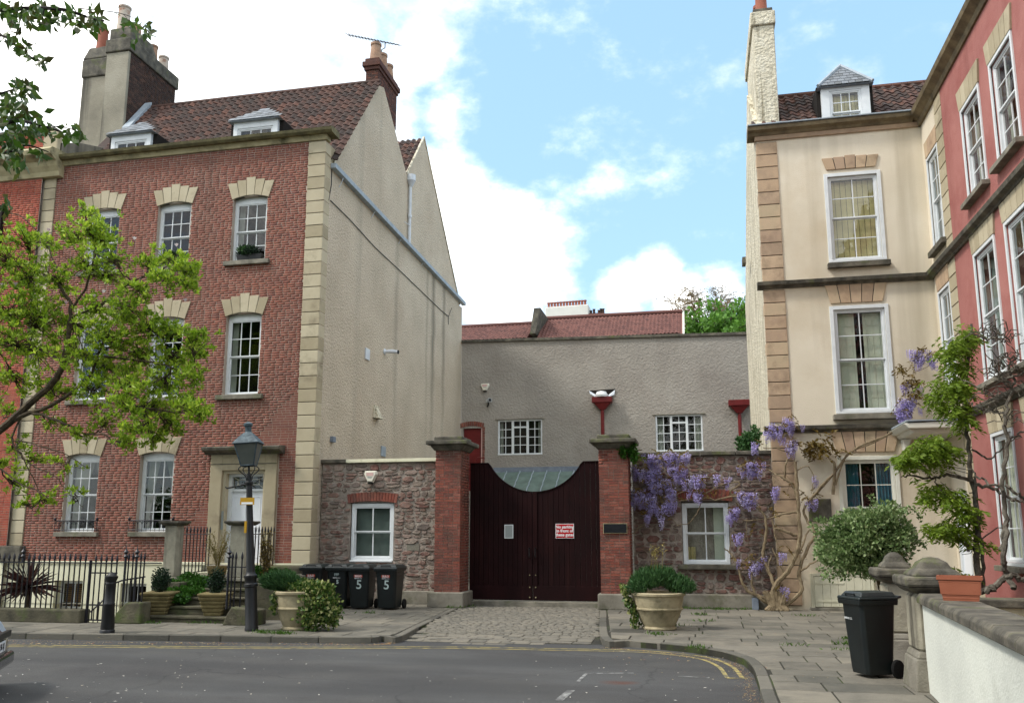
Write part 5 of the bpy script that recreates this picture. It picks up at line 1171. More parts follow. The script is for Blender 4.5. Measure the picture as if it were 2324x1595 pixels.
# TV aerial
a0, a1 = PY(790, 80, 26.4), PY(907, 103, 26.6); ta = thing('tv_aerial', 'thin television aerial fixed to the brick gable chimney', 'aerial', (-10.5, 26.5, 18.1))
MB().tube([a0, a1], .016, 5).build('boom', 'paint_rail', ta); m_ = MB()
for i in range(17):
    p = a0.lerp(a1, i/16); e = .13+.1*(i/16); m_.tube([p-Vector((0, .2+e*.5, e*.6)), p+Vector((0, .2+e*.5, e*.6))], .009, 4)
m_.build('elements', 'paint_rail', ta); q = a0.lerp(a1, .72); MB().tube([q, q-Vector((0, 0, .22)), (-10.45, 26.5, q.z-.3), (-10.45, 26.5, 18.0)], .018, 5).build('mast', 'paint_rail', ta)

# ================================================================== BUILDINGS FAR BEHIND
def tiled_building():
    Y = 60; B = thing('tiled_building', 'low building with bright red pantile roof showing above the grey wall', 'building', (-10, Y, 0))
    def roof(xa, xb, yr, ylo):
        r0, r1 = PY(xa, yr[0], Y), PY(xb, yr[1], Y); e0 = PY(xa, ylo, Y-3.2); x0, x1 = r0.x, r1.x; z1 = (r0.z+r1.z)/2; z0 = e0.z
        m = MB(); m.quad((x0, Y-3.2, z0-.05), (x1, Y-3.2, z0-.05), (x1, Y, z1-.05), (x0, Y, z1-.05)); m.quad((x0, Y, z1-.05), (x1, Y, z1-.05), (x1, Y+3, z0), (x0, Y+3, z0)); ro = m.build('roof', 'pantile_red', B)
        up = Vector((0, 3.2, z1-z0)); ny = int(up.length/.36); tile_plane(ro, (x0, Y-3.2, z0), (1, 0, 0), up, int((x1-x0)/.26), ny, .26, .36, 'pantile_red', limit=150)
        MB().tube([(x0, Y, z1+.05), (x1, Y, z1+.05)], .16, 8).build('ridge', 'pantile_red', ro, smooth=True)
        return x0, x1, z0, z1
    a = roof(1020, 1216, (743, 737), 775); b = roof(1236, 1549, (721, 712), 770)
    p = MB(); q = [PY(x, y, Y-1.6) for x, y in ((1213, 770), (1225, 768), (1236, 712), (1222, 713))]; p.prism([(v.x, v.z) for v in q], Y-3.3, Y+.2); p.build('party_parapet', 'stone_sooty', B)
    s = PY(1549, 712, Y); MB().box(a[0]-3, s.x, Y-3.1, Y+3, 0, min(a[2], b[2])-.02).build('wall', 'roughcast_grey', B); MB().prism([(Y-3.3, b[2]-.1), (Y+.1, b[3]+.1), (Y+.1, b[3]-.15), (Y-3.1, b[2]-.3)], s.x, s.x+.12, ax='x').build('verge', 'paint_offwhite', B)
tiled_building()
def far_blocks():
    Y = 85; a = thing('far_building', 'distant white stack block with a row of small pots above the red roof', 'building', tuple(PY(1286, 720, Y)))
    p0, p1 = PY(1237, 697, Y), PY(1336, 722, Y); MB().prism([(p0.x, p1.z-4), (p1.x, p1.z-4), (p1.x, PY(1336, 690, Y).z), (p0.x, p0.z)], Y, Y+3).build('stack', 'render_far', a, bevel=.1)
    for i in range(13):
        x = p0.x+.3+(p1.x-p0.x-.7)*i/12; z = p0.z+(PY(1336, 690, Y).z-p0.z)*i/12-.05; MB().lathe([(.14, z), (.12, z+.45), (.17, z+.5), (.17, z+.62)], x, Y+.5, 8).build('chimney_pot', 'chimney_pot_red', a)
    b = thing('far_building', 'small distant brown brick chimney block right of the white stack', 'building', tuple(PY(1353, 716, Y)))
    p0, p1 = PY(1336, 711, Y), PY(1371, 722, Y); MB().box(p0.x, p1.x, Y, Y+2, p1.z-4, p0.z).build('stack', 'brick_stack', b)
    for i, (x, e) in enumerate(((1340, .3), (1347, .45), (1358, .35), (1363, .5), (1368, .5))): q = PY(x, 711, Y); MB().lathe([(.14, q.z), (.12, q.z+e), (.17, q.z+e+.1)], q.x, Y+.5, 8).build('chimney_pot', 'brick_dark', b)
far_blocks()
# ================================================================== CREAM HOUSE AND RED WING
YC, XC0, XC1 = 22.2, 1.76, 5.8
def build_cream():
    H = thing('cream_house', 'tall cream rendered house with brown stone quoins and a slate dormer', 'house', (XC0, YC, 0)); T0 = Matrix.Translation((0, YC, 0))
    wn = [(4.08, 8.58, 2.22, 1.19, 'cream', 2), (4.02, 4.74, 2.56, 1.2, 'shutters', 2), (3.98, 1.25, 2.3, 1.2, 'blue', 3)]
    ops = [(c-w/2, c+w/2, z, z+hh) for c, z, hh, w, k, n in wn]
    b = MB(T0); panel(b, XC0+.02, XC1+.02, -.1, 11.95, ops, depth=.3)
    b.build('wall', 'render_cream', H)
    for c, z, hh, w, k, n in wn:
        fo = sash(H, WT((c, YC, z)), w, hh, n, 2, 2, setback=.03, fr=.055, arc_frame=.09, dress=d_curtains(k), fm='paint_offwhite' if k == 'blue' else 'paint_white', room=.8)
    MB(T0).box(3.35, 4.83, -.14, .02, 8.36, 8.49).build('sill', 'stone_sooty', H, bevel=.01); MB(T0).box(3.25, 4.8, -.2, .02, 4.52, 4.65).build('sill', 'stone_grey', H, bevel=.01)
    voussoirs(H, WT((4.06, YC, 10.97)), .95, .02, [.32, .33, .36, .33, .32], .1, 'bathstone_right', proud=.04, over=.12, gap=.02); voussoirs(H, WT((3.98, YC, 7.42)), .95, .04, [.5]*5, .13, 'bathstone_right', proud=.04, over=.14, gap=.02)
    voussoirs(H, WT((3.95, YC, 3.72)), 1.0, .02, [.5]*6, .14, 'bathstone_right', proud=.04, over=.16, gap=.02)
    quoins(H, T0, XC0, XC0+.53, .1, 4.18, 13, 'bathstone_right', proud=.03, deep=.3); quoins(H, T0, XC0, XC0+.53, 4.5, 7.9, 10, 'bathstone_right', proud=.03, deep=.3); quoins(H, T0, XC0, XC0+.53, 8.12, 11.9, 11, 'bathstone_right', proud=.03, deep=.3)
    for z, e in ((7.93, .16), (4.24, .13)):
        MB(T0).prism([(y_, z_) for y_, z_ in ((.1, z), (-.05, z), (-.07, z+.04), (-e, z+.07), (-e-.02, z+.16), (.1, z+.2))], XC0-.14, XC1, ax='x').build('string_course', 'stone_sooty', H, bevel=.006)
    # cornice in two directions
    MB(T0).prism([(.2, 11.95), (-.05, 11.95), (-.08, 12.06), (.2, 12.06)], XC0-.02, XC1, ax='x').build('frieze', 'bathstone_right', H)
    pc = ((.3, 12.061), (-.1, 12.061), (-.14, 12.12), (-.24, 12.17), (-.26, 12.26), (.3, 12.28))
    MB(T0).prism(pc, XC0-.2, XC1-.2, ax='x').build('cornice', 'stone_brown', H); MB(T0).box(XC0-.2, XC1-.2, -.3, .3, 12.281, 12.31).build('gutter_lining', 'lead', H)
    # left flank and its chimney
    s = MB(); s.prism([(YC+.02, -.1), (30, -.1), (30, 9.5), (24.45, 14.45), (YC+.12, 12.42), (YC+.02, 12.0)], XC0+.0, XC0+.3, ax='x'); s.build('side_wall', 'roughcast_pale', H)
    x0, x1 = PY(1713, 150, 22.6).x, PY(1762, 150, 22.6).x
    c = MB(); c.box(x0, x1, 22.6, 25.6, 12.0, 15.5); ch = c.build('chimney', 'roughcast_pale', H, bevel=.03)
    MB().box(x0-.06, x1+.04, 22.54, 25.66, 15.501, 15.9).build('chimney_cap', 'roughcast_pale', ch, bevel=.03); MB().box(x0+.02, x1-.02, 22.6, 24.4, 15.901, 16.02).build('chimney_top', 'stone_sooty', ch, bevel=.02)
    for yy in (22.95, 23.6, 24.15): MB().lathe([(.19, 16.0), (.16, 16.1), (.15, 16.6), (.17, 16.62), (.17, 16.7), (.12, 16.7)], (x0+x1)/2, yy, 14).build('chimney_pot', 'chimney_pot_red', ch, smooth=True)
    MB().box(x0-.03, x1+.14, 22.52, 22.9, 12.45, 12.62).build('flashing', 'lead', ch, bevel=.01)
    g = MB(); g.box(1.52, 1.62, 26.2, 26.6, 9.9, 10.1); g.build('wall_bracket', 'stone_sooty', H)
    # tiled roof
    up = Vector((0, 2.2, 2.05)).normalized(); e = Vector((XC0-.05, YC+.06, 12.3)); f = MB(); top_ = e+up*2.75
    f.quad((XC0+.1, e.y, e.z-.06), (XC1+2.5, e.y, e.z-.06), (XC1+2.5, top_.y, top_.z-.06), (XC0+.1, top_.y, top_.z-.06)); f.quad((XC0+.1, top_.y, top_.z-.06), (XC1+2.5, top_.y, top_.z-.06), (XC1+2.5, top_.y+4, top_.z-4), (XC0+.1, top_.y+4, top_.z-4)); rf = f.build('roof', 'pantile', H)
    def skip(p): return (3.42 < p.x < 4.7 and p.z < 13.25) or (p.x < x1+.05 and p.z > 12.55)
    tile_plane(rf, e, (1, 0, 0), up, 19, 9, .262, .30, 'pantile', skip=skip, jitter=.012)
    r = MB()
    for i in range(12): x = XC0+.55+i*.42; r.tube([(x, top_.y, top_.z), (x+.41, top_.y, top_.z)], .1, 8)
    r.build('ridge_tiles', 'pantile', rf, smooth=True)
    # dormer
    yd = YC+.16; x0d, x1d = PY(1867, 270, yd).x, PY(1978, 270, yd).x; zt = PY(1920, 197, yd).z; za = PY(1915, 154, yd+.5).z; xm = (x0d+x1d)/2
    b = MB(); b.box(x0d, x0d+.2, yd, yd+.12, 12.25, zt); b.box(x1d-.2, x1d, yd, yd+.12, 12.25, zt); b.box(x0d+.2, x1d-.2, yd, yd+.12, zt-.08, zt); dm = b.build('dormer', 'paint_white', H)
    sd = MB(); sd.prism([(yd+.12, 12.2), (yd+1.35, zt), (yd+.12, zt)], x0d+.02, x0d+.1, ax='x'); sd.prism([(yd+.12, 12.2), (yd+1.35, zt), (yd+.12, zt)], x1d-.1, x1d-.02, ax='x'); sd.build('dormer_cheek', 'slate', dm)
    o_ = .1; ye = yd-.1; rr = MB(); rr.add([(x0d-o_, ye, zt), (x1d+o_, ye, zt), (x1d+o_, yd+1.6, zt), (x0d-o_, yd+1.6, zt), (xm, yd+.45, za), (xm, yd+2.1, za)], [(0, 1, 4), (1, 2, 5, 4), (2, 3, 5), (3, 0, 4, 5), (0, 3, 2, 1)]); ro = rr.build('dormer_roof', 'slate', dm)
    A, B, Cc = Vector((x0d-o_+.1, ye-.01, zt+.02)), Vector((x1d+o_-.1, ye-.01, zt+.02)), Vector((xm, yd+.43, za+.0)); its = []
    for j in range(7):
        t0 = j/7; l, r_ = A.lerp(Cc, t0), B.lerp(Cc, t0); n = max(1, round((r_-l).length/.17)); hd = Cc-(A+B)/2; wv = (r_-l).length/n
        bs = Matrix(((B-A).normalized(), hd.normalized(), (B-A).cross(hd).normalized())).transposed().to_4x4()
        for i in range(n): its.append((0, Matrix.Translation(l.lerp(r_, (i+.5)/n)+Vector((0, -.005, .01))) @ bs @ Matrix.Diagonal((wv-.01, hd.length/7*1.2, .014, 1))))
    lay(ro, 'slate', [([(-.5, 0, 0), (.5, 0, 0), (.5, 1, 0), (-.5, 1, 0), (-.5, 0, 1), (.5, 0, 1), (.5, 1, .2), (-.5, 1, .2)], [(0, 3, 2, 1), (4, 5, 6, 7), (0, 1, 5, 4), (1, 2, 6, 5), (2, 3, 7, 6), (3, 0, 4, 7)])], its, 'slate')
    hp = MB(); hp.tube([A+Vector((-.08, 0, .02)), Cc+Vector((0, 0, .03))], .05, 6); hp.tube([B+Vector((.08, 0, .02)), Cc+Vector((0, 0, .03))], .05, 6); hp.tube([Cc, (xm, yd+2., za+.03)], .05, 6); hp.build('hip_flashing', 'lead', ro)
    sash(dm, WT((xm, yd, 12.3)), x1d-x0d-.4, zt-.08-12.3, 3, 2, 1, setback=.02, fr=.05, dress=d_curtains('cream'))
    # cellar hatch
    p0, p1 = PY(1838, 1300, YC), PY(1985, 1383, YC-.05); h0 = MB(T0); x0h, x1h = 2.5, 3.92
    h0.box(x0h, x0h+.08, -.06, .0, .04, .86); h0.box(x1h-.06, x1h, -.06, .0, .04, .86); h0.box(x0h+.08, x1h-.06, -.06, .0, .8, .86); hf = h0.build('hatch', 'hatch_paint', H, bevel=.005, seg=1)
    for i in range(7): a = x0h+.085+i*.181; MB(T0).box(a, a+.176, -.05, -.01, .09, .79).build('board', 'hatch_paint', hf, bevel=.003, seg=1)
    for z in (.62, .2): MB(T0).box(x0h+.1, x0h+.75, -.062, -.05, z, z+.04).build('hinge', 'hatch_paint', hf)
    MB(T0).box(x0h-.03, x1h+.05, -.12, .0, .0, .07).build('hatch_sill', 'stone_grey', hf, bevel=.01)
    # return wall facing left (X = 5.8)
    TR_ = Matrix.Translation((XC1, 0, 0)) @ DOWN       # local x = -Y
    Yq0, Yq1 = 20.85, 20.32; wy = 21.38
    ops = [(-wy-.45, -wy+.45, 8.62, 10.85), (-wy-.45, -wy+.45, 5.1, 7.45), (-22.05, -21.05, .1, 2.75)]
    b = MB(TR_); panel(b, -22.2, -Yq1, -.1, 11.95, ops, depth=.25); b.build('return_wall', 'render_cream', H)
    for (z, hh) in ((8.62, 2.23), (5.1, 2.35)):
        sash(H, WT((XC1, wy, z), 'X'), .9, hh, 2, 2, 2, setback=.02, fr=.08, arc_frame=.06, dress=d_curtains('sheer'), room=.5); MB(TR_).box(-wy-.62, -wy+.62, -.14, .02, z-.2, z-.065).build('sill', 'stone_sooty', H, bevel=.01)
        voussoirs(H, WT((XC1, wy, z+hh+.06), 'X'), .8, .02, [.42]*4, .06, 'bathstone_right', proud=.04, over=.1, gap=.022)
    quoins(H, TR_, -Yq0, -Yq1, .1, 3.95, 12, 'bathstone', proud=.03, deep=.2); quoins(H, TR_, -Yq0, -Yq1, 4.5, 7.9, 10, 'bathstone', proud=.03, deep=.2); quoins(H, TR_, -Yq0, -Yq1, 8.12, 11.93, 11, 'bathstone', proud=.03, deep=.2)
    d = MB(TR_); d.box(-22.0, -21.9, .0, .08, .1, 2.7); d.box(-21.2, -21.1, .0, .08, .1, 2.7); d.box(-21.9, -21.2, .0, .08, 2.6, 2.7); df = d.build('door_frame', 'paint_white', H); MB(TR_).box(-21.9, -21.2, .05, .1, .1, 2.6).build('door', 'paint_door', df); MB(TR_).box(-21.6, -21.3, .04, .05, 1.4, 1.75).build('door_window', 'interior_dark', df)
    # porch hood
    p = MB(); p.prism([(4.72, 4.02), (XC1-.01, 4.02), (XC1-.01, 4.1), (4.65, 4.1)], 20.7, YC-.02); p.prism([(4.6, 4.101), (XC1-.01, 4.101), (XC1-.01, 4.26), (4.5, 4.22)], 20.55, YC-.01); hd = p.build('porch_hood', 'paint_offwhite', H, bevel=.02)
    MB().box(4.55, XC1-.01, 20.52, YC-.01, 4.262, 4.29).build('hood_lead', 'lead', hd)
    MB().prism([(4.75, 4.0), (4.95, 4.0), (4.78, 3.7)], 21.9, 22.18).build('bracket', 'paint_offwhite', hd)
    return H
build_cream()
def build_red_wing():
    H = thing('red_house', 'salmon red rendered house with tall white sash windows at the right edge', 'house', (XC1, 16, 0)); TR_ = Matrix.Translation((XC1-.015, 0, 0)) @ DOWN
    y0, y1 = 20.32, 9.0; cols_ = [18.35, 16.45, 14.3, 12.2]; rows_ = [(8.72, 1.95, 1.12), (4.85, 2.62, 1.2), (1.25, 2.45, 1.12)]
    ops = [(-c-w/2, -c+w/2, z, z+hh) for c in cols_ for z, hh, w in rows_]
    b = MB(TR_); panel(b, -y0, -y1, -.1, 11.95, ops, depth=.28); b.build('wall', 'render_red', H); MB(TR_).quad((-y1, 0, -.1), (-y1, 6, -.1), (-y1, 6, 11.95), (-y1, 0, 11.95)).build('end_wall', 'render_red', H)
    for ci, c in enumerate(cols_):
        for ri, (z, hh, w) in enumerate(rows_):
            fo = sash(H, WT((XC1-.015, c, z), 'X'), w, hh, 2 if ri else 2, 2, 2, setback=.03, fr=.07, arc_frame=.07, dress=d_curtains('shutters' if (ri == 2 and ci == 0) else ('sheer' if ri == 1 else 'side')), room=.6)
            MB(TR_).box(-c-w/2-.16, -c+w/2+.16, -.16, .02, z-.17, z-.065).build('sill', 'stone_grey', fo, bevel=.01)
            voussoirs(fo, WT((XC1-.015, c, z+hh+.06), 'X'), w, .01, [.46]*5, .1, 'bathstone', proud=.04, over=.1, gap=.022)
    for z, e in ((7.93, .16), (4.24, .13)):
        pr = MB(); pr.prism([(XC1-.02, z), (XC1-.07, z), (XC1-.09, z+.04), (XC1-e-.02, z+.08), (XC1-e-.04, z+.17), (XC1-.0, z+.2)], y1, 22.18); pr.build('string_course', 'stone_sooty', H, bevel=.006)
    pr = MB(); X = XC1; pr.prism([(X+.2, 11.95), (X-.06, 11.95), (X-.09, 12.06), (X-.14, 12.1), (X-.24, 12.17), (X-.27, 12.27), (X+.3, 12.3)], y1, YC+.1); pr.build('cornice', 'stone_brown', H)
    MB().box(X+.3, X+6, y1, 22, 0, 12.2).build('house_body', 'render_red', H); MB().prism([(X+.1, 12.25), (X+6, 12.25), (X+5.5, 14), (X+3, 14.2)], y1, 24.5).build('roof', 'pantile', H)
    return H
build_red_wing()
# ------------------------------------------------------------------ stone piers and garden walls
def pier(cx, cy, s, zs, label):
    p = thing('stone_pier', label, 'stone pier', (cx, cy, 0), group='old stone gate piers'); k = s/2
    b = MB(); b.box(cx-k, cx+k, cy-k, cy+k, .42, zs); b.build('shaft', 'stone_pillar', p, bevel=.05, seg=1)
    b = MB(); b.frus((cx-k-.08, cx+k+.08, cy-k-.08, cy+k+.08), (cx-k-.04, cx+k+.04, cy-k-.04, cy+k+.04), -.01, .36); b.frus((cx-k-.03, cx+k+.03, cy-k-.03, cy+k+.03), (cx-k, cx+k, cy-k, cy+k), .361, .44); b.build('base', 'concrete', p, bevel=.02)
    c = MB(); c.frus((cx-k+.0, cx+k-.0, cy-k+.0, cy+k-.0), (cx-k-.1, cx+k+.1, cy-k-.1, cy+k+.1), zs, zs+.08); c.box(cx-k-.11, cx+k+.11, cy-k-.11, cy+k+.11, zs+.081, zs+.2)
    c.lathe([(k*1.5, zs+.2), (k*1.25, zs+.26), (k*1.0, zs+.29), (k*.8, zs+.36), (k*.4, zs+.41), (.02, zs+.42)], cx, cy, 4, math.pi/4); c.build('cap', 'stone_sooty', p, bevel=.03); return p
pier(2.7, 11.5, .54, 1.1, 'nearer stone gate pier with moulded domed cap, where the white garden wall begins')
pier(2.66, 13.4, .38, 1.12, 'farther stone gate pier with domed cap, half hidden behind the black wheelie bin')
def white_wall():
    W = thing('garden_wall', 'white rendered garden wall with mossy stone coping in the right foreground', 'wall', (2.5, 8, 0))
    a, b = Vector((2.5, 11.2, 0)), Vector((2.0, 5.2, 0)); d = (b-a).normalized(); n = Vector((-d.y, d.x, 0)); n = n if n.x > 0 else -n
    m = MB(); A, B, Cc, D = a, b, b+n*.32, a+n*.32; m.prism([(p.x, p.y) for p in (A, B, Cc, D)], -.1, 1.0, ax='z'); m.build('wall', 'render_white', W)
    L = (b-a).length; k = 8
    for i in range(k):
        s0, s1 = a+d*(L*i/k+.004), a+d*(L*(i+1)/k-.004); zt = 1.11+rnd.uniform(-.006, .006)
        q = MB(); P = [s0-n*.06, s1-n*.06, s1+n*.4, s0+n*.4]; r = [s0-n*.03, s1-n*.03, s1+n*.37, s0+n*.37]
        q.add([(p.x, p.y, 1.001) for p in P]+[(p.x, p.y, zt-.04) for p in P]+[(p.x, p.y, zt) for p in r], [(3, 2, 1, 0), (8, 9, 10, 11)]+[(j, (j+1) % 4, (j+1) % 4+4, j+4) for j in range(4)]+[(j+4, (j+1) % 4+4, (j+1) % 4+8, j+8) for j in range(4)]); q.build('coping_stone', 'stone_sooty', W, bevel=.01)
    return W
white_wall()
def low_walls():
    W = thing('garden_wall', 'low cream garden wall with stone coping behind the orange trough', 'wall', (4.8, 13.6, 0))
    MB().box(3.55, 6.0, 13.5, 13.8, -.1, .78).build('wall', 'paint_cream', W); MB().box(3.5, 6.0, 13.42, 13.88, .781, .9).build('coping_stone', 'stone_sooty', W, bevel=.02)
    V = thing('garden_wall', 'low whitewashed wall under the round bush, between the cellar hatch and the farther stone pier', 'wall', (3.4, 18, 0))
    a, b = Vector((4.0, 22.15, 0)), Vector((2.95, 13.6, 0)); n = Vector((.99, -.12, 0))*.25
    MB().prism([(p.x, p.y) for p in (a, b, b+n, a+n)], -.1, .72, ax='z').build('wall', 'render_white', V); MB().prism([(p.x, p.y) for p in (a-n*.2, b-n*.2, b+n*1.2, a+n*1.2)], .721, .8, ax='z').build('coping_stone', 'stone_grey', V, bevel=.015)
    bed = MB(); bed.prism([(3.3, 13.9), (5.75, 13.9), (5.75, 22.1), (4.3, 22.1)], -.1, .3, ax='z'); structure(bed.build('planting_bed', 'earth'))
low_walls()
# ================================================================== STREET OBJECTS
def wheelie(label, faceprint, loc, rz, group=None, lean=0., dark=0):
    b = thing('wheelie_bin', label, 'wheelie bin', (0, 0, 0), group)
    m = MB(); ring = lambda w, d, z, c=.05: [(-w+c, -d, z), (w-c, -d, z), (w, -d+c, z), (w, d-c, z), (w-c, d, z), (-w+c, d, z), (-w, d-c, z), (-w, -d+c, z)]
    secs = [ring(.215, .25, .04), ring(.225, .26, .1), ring(.262, .33, .86), ring(.268, .335, .93)]; vs = [p for s in secs for p in s]; fs = [(i*8+j, i*8+(j+1) % 8, (i+1)*8+(j+1) % 8, (i+1)*8+j) for i in range(3) for j in range(8)]+[tuple(range(7, -1, -1)), tuple(range(24, 32))]
    m.add(vs, fs); m.build('body', 'bin_plastic', b, bevel=.012)
    r = MB(); r.frus((-.285, .285, -.37, .35), (-.295, .295, -.38, .36), .9, .965); r.build('rim', 'bin_plastic', b, bevel=.012)
    l = MB(); l.frus((-.3, .3, -.385, .36), (-.295, .295, -.37, .36), .966, 1.0); l.frus((-.27, .27, -.33, .35), (-.22, .22, -.27, .32), 1.0, 1.06); l.build('lid', 'bin_lid', b, bevel=.014)
    hd = MB(); hd.tube([(-.12, -.32, 1.0), (-.12, -.34, 1.035), (.12, -.34, 1.035), (.12, -.32, 1.0)], .012, 6); hd.tube([(-.26, .36, .99), (-.26, .43, 1.0), (.26, .43, 1.0), (.26, .36, .99)], .016, 6); hd.build('handle', 'bin_plastic', b)
    for s in (-1, 1):
        w = MB(); w.lathe([(.05, -.035), (.105, -.03), (.115, -.02), (.115, .02), (.105, .03), (.05, .035)], 0, 0, 20); o = w.build('wheel', 'rubber', b, smooth=True); o.data.transform(Matrix.Translation((s*.275, .27, .115)) @ Matrix.Rotation(math.pi/2, 4, 'Y'))
        h_ = MB().lathe([(.02, -.034), (.045, -.03), (.045, .03), (.02, .034)], 0, 0, 12).build('hub', 'bin_lid', o, smooth=True); h_.data.transform(Matrix.Translation((s*.275, .27, .115)) @ Matrix.Rotation(math.pi/2, 4, 'Y'))
    MB().tube([(-.24, .29, .1), (.24, .29, .1)], .014, 6).build('axle', 'chrome', b)
    tilt = Matrix.Rotation(-math.atan(.07/.76), 4, 'X')
    def T(x, z): return Matrix.Translation((x, -.25-.07*(z-.1)/.76-.0145, z)) @ Matrix.Rotation(math.atan(.07/.76), 4, 'X')
    if 'SULO' in faceprint:
        q = MB(T(.0, .79)); q.box(-.105, .105, -.001, .002, -.03, .03); q.build('sticker', 'sticker_red', b); t = T(.0, .79) @ Matrix.Translation((0, -.0015, -.002)); text('SULO', .066, 'print_white', b, t, bold=.0022)
    if 'FFF' in faceprint: text('FFF', .085, 'chalk_white', b, T(0, .81) @ Matrix.Rotation(-.06, 4, 'Y'), bold=.001)
    if 'B' in faceprint: text('BRISTOL C.C.', .032 if 'near' not in faceprint else .034, 'print_white', b, T(0 if 'near' not in faceprint else -.1, .735 if 'near' not in faceprint else .72), bold=.0006)
    if '5' in faceprint: text('5', .3 if 'SULO' in faceprint else .13, 'chalk_white', b, T(.02, .58 if 'SULO' in faceprint else .64) @ Matrix.Rotation(.05, 4, 'Y'), bold=.003)
    b.location = loc; b.rotation_euler = (lean, 0, rz)
    if 'near' in faceprint: b.scale = (.84, .76, 1.0)
    return b
def gp(x, y, z=0.): return PG(x, y, z)
for i, (x, pr, lab) in enumerate(((713, ('SULO', 'B', '5'), 'leftmost of the four black wheelie bins, its white 5 half hidden by the variegated ivy'), (768, ('FFF', 'B', '5'), 'black wheelie bin with hand painted FFF and a small 5, second from the left'), (820, ('SULO', 'B', '5'), 'black wheelie bin with sticker and large 5, third from the left below the sash window'), (883, ('SULO', 'B', '5'), 'rightmost of the four black wheelie bins, with a large 5, beside the brick pillar'))):
    p = PY(x, 1340, 20.3); wheelie(lab, pr, (p.x, 20.36+(.12 if i == 1 else 0), -.0), rnd.uniform(-.06, .04)+.03, 'black wheelie bins along the left rubble wall')
p = gp(1990, 1535); wheelie('single black wheelie bin in front of the farther stone pier, wheel showing', ('B', 'near'), (2.08, 12.25, 0), math.radians(-66))
# ---- planters
def round_pot(cx, cy, R_, hh, m, label, cat='planter'):
    t = thing('round_planter', label, cat, (cx, cy, 0)); pr = [(R_*.62, 0), (R_*.66, .02*hh), (R_*.66, .05*hh), (R_*.6, .09*hh), (R_*.72, .25*hh), (R_*.86, .5*hh), (R_*.88, .52*hh), (R_*.93, .545*hh), (R_*.93, .575*hh), (R_*.89, .6*hh), (R_*.93, .75*hh), (R_*.96, .9*hh), (R_*1.03, .925*hh), (R_*1.04, .98*hh), (R_*1.0, hh), (R_*.9, hh), (R_*.88, .93*hh), (.02, .92*hh)]
    MB().lathe([(r, z) for r, z in pr], cx, cy, 40).build('pot', m, t, smooth=True); return t
a = PG(1494, 1431); rr = .5; cxR, cyR = a.x, a.y+.34
pt = round_pot(cxR, cyR, rr, .69, 'pot_terracotta', 'large round stone coloured planter full of lavender, right of the gates')
P = np.concatenate([cloud((cxR+dx*.82, cyR+dy, .82+dz), (.25, .26, .17), 900) for dx, dy, dz in ((-.35, 0, 0), (-.1, -.1, .1), (.15, 0, .12), (.4, 0, .0), (0, .2, .15), (.55, -.05, -.05), (-.25, .1, .12))]); P = P[P[:, 2] > .66]; leaves(pt, 'lavender', 'leaf_lavender', P, .1, nrm=np.c_[(P[:, 0]-cxR)*.9, (P[:, 1]-cyR)*.9, np.ones(len(P))*1.3], aspect=.16, spread=.5)
P = cloud((cxR-.36, cyR-.2, .78), (.2, .2, .12), 500); leaves(pt, 'lavender', 'leaf_lavender', P, .1, nrm=np.tile([-.6, -.2, .3], (len(P), 1)), aspect=.16, spread=.6)
Q = np.concatenate([cloud((cxR-.58+.03*i+rnd.uniform(-.05, .05), cyR-.1, .75-.13*i), (.09, .14, .12), 60) for i in range(6)]); leaves(pt, 'trailing_ivy', 'leaf_varieg', Q, .075, aspect=.8, nrm=np.tile([-.5, -.8, .1], (len(Q), 1)))
for i in range(4):
    s = Vector((cxR+rnd.uniform(-.2, .1), cyR, .8)); e = s+Vector((rnd.uniform(-.1, .1), 0, rnd.uniform(.5, .8))); MB().tube(wobble([s, e], .02), .006, 4).build('dry_stem', 'leaf_dry', pt)
    leaves(pt, 'dry_leaves', 'leaf_dry', cloud(e, (.05, .05, .15), 25), .05)
a = PG(645, 1431); cxL, cyL = a.x+.1, a.y+.35
pt = round_pot(cxL, cyL, .46, .72, 'pot_terracotta', 'round stone planter beside the lamp post, overgrown by variegated ivy')
P = np.concatenate([cloud((cxL+dx, cyL-.2, z), (rx, rx*.9, rz), n_, .6) for dx, z, rx, rz, n_ in ((.5, .5, .4, .38, 900), (.3, .7, .28, .22, 350), (.62, .75, .2, .18, 200), (.75, .35, .25, .3, 300), (.3, .3, .28, .25, 260), (.5, .2, .35, .2, 300))]); P = P[P[:, 2] > .02]; leaves(pt, 'variegated_ivy', 'leaf_varieg', P, .07, nrm=(P-np.array([cxL+.35, cyL-.1, .3]))*2.2, aspect=.8, spread=.8)
P = cloud((cxL-.35, cyL-.05, .86), (.38, .26, .17), 2400); leaves(pt, 'lavender', 'leaf_lavender', P, .13, nrm=np.c_[(P[:, 0]-cxL-.1)*1.5, (P[:, 1]-cyL)*1.2, np.ones(len(P))*.9], aspect=.14, spread=.5)
P = cloud((cxL+.1, cyL, .8), (.4, .3, .1), 900); leaves(pt, 'trailing_plants', 'leaf_varieg', P, .08, nrm=np.tile([0, -.3, .8], (len(P), 1)), aspect=.7)
P = np.concatenate([cloud((cxL-.35, cyL-.3, .6-.12*i), (.07, .07, .1), 22) for i in range(3)]); leaves(pt, 'trailing_ivy', 'leaf_varieg', P, .08, aspect=.8)
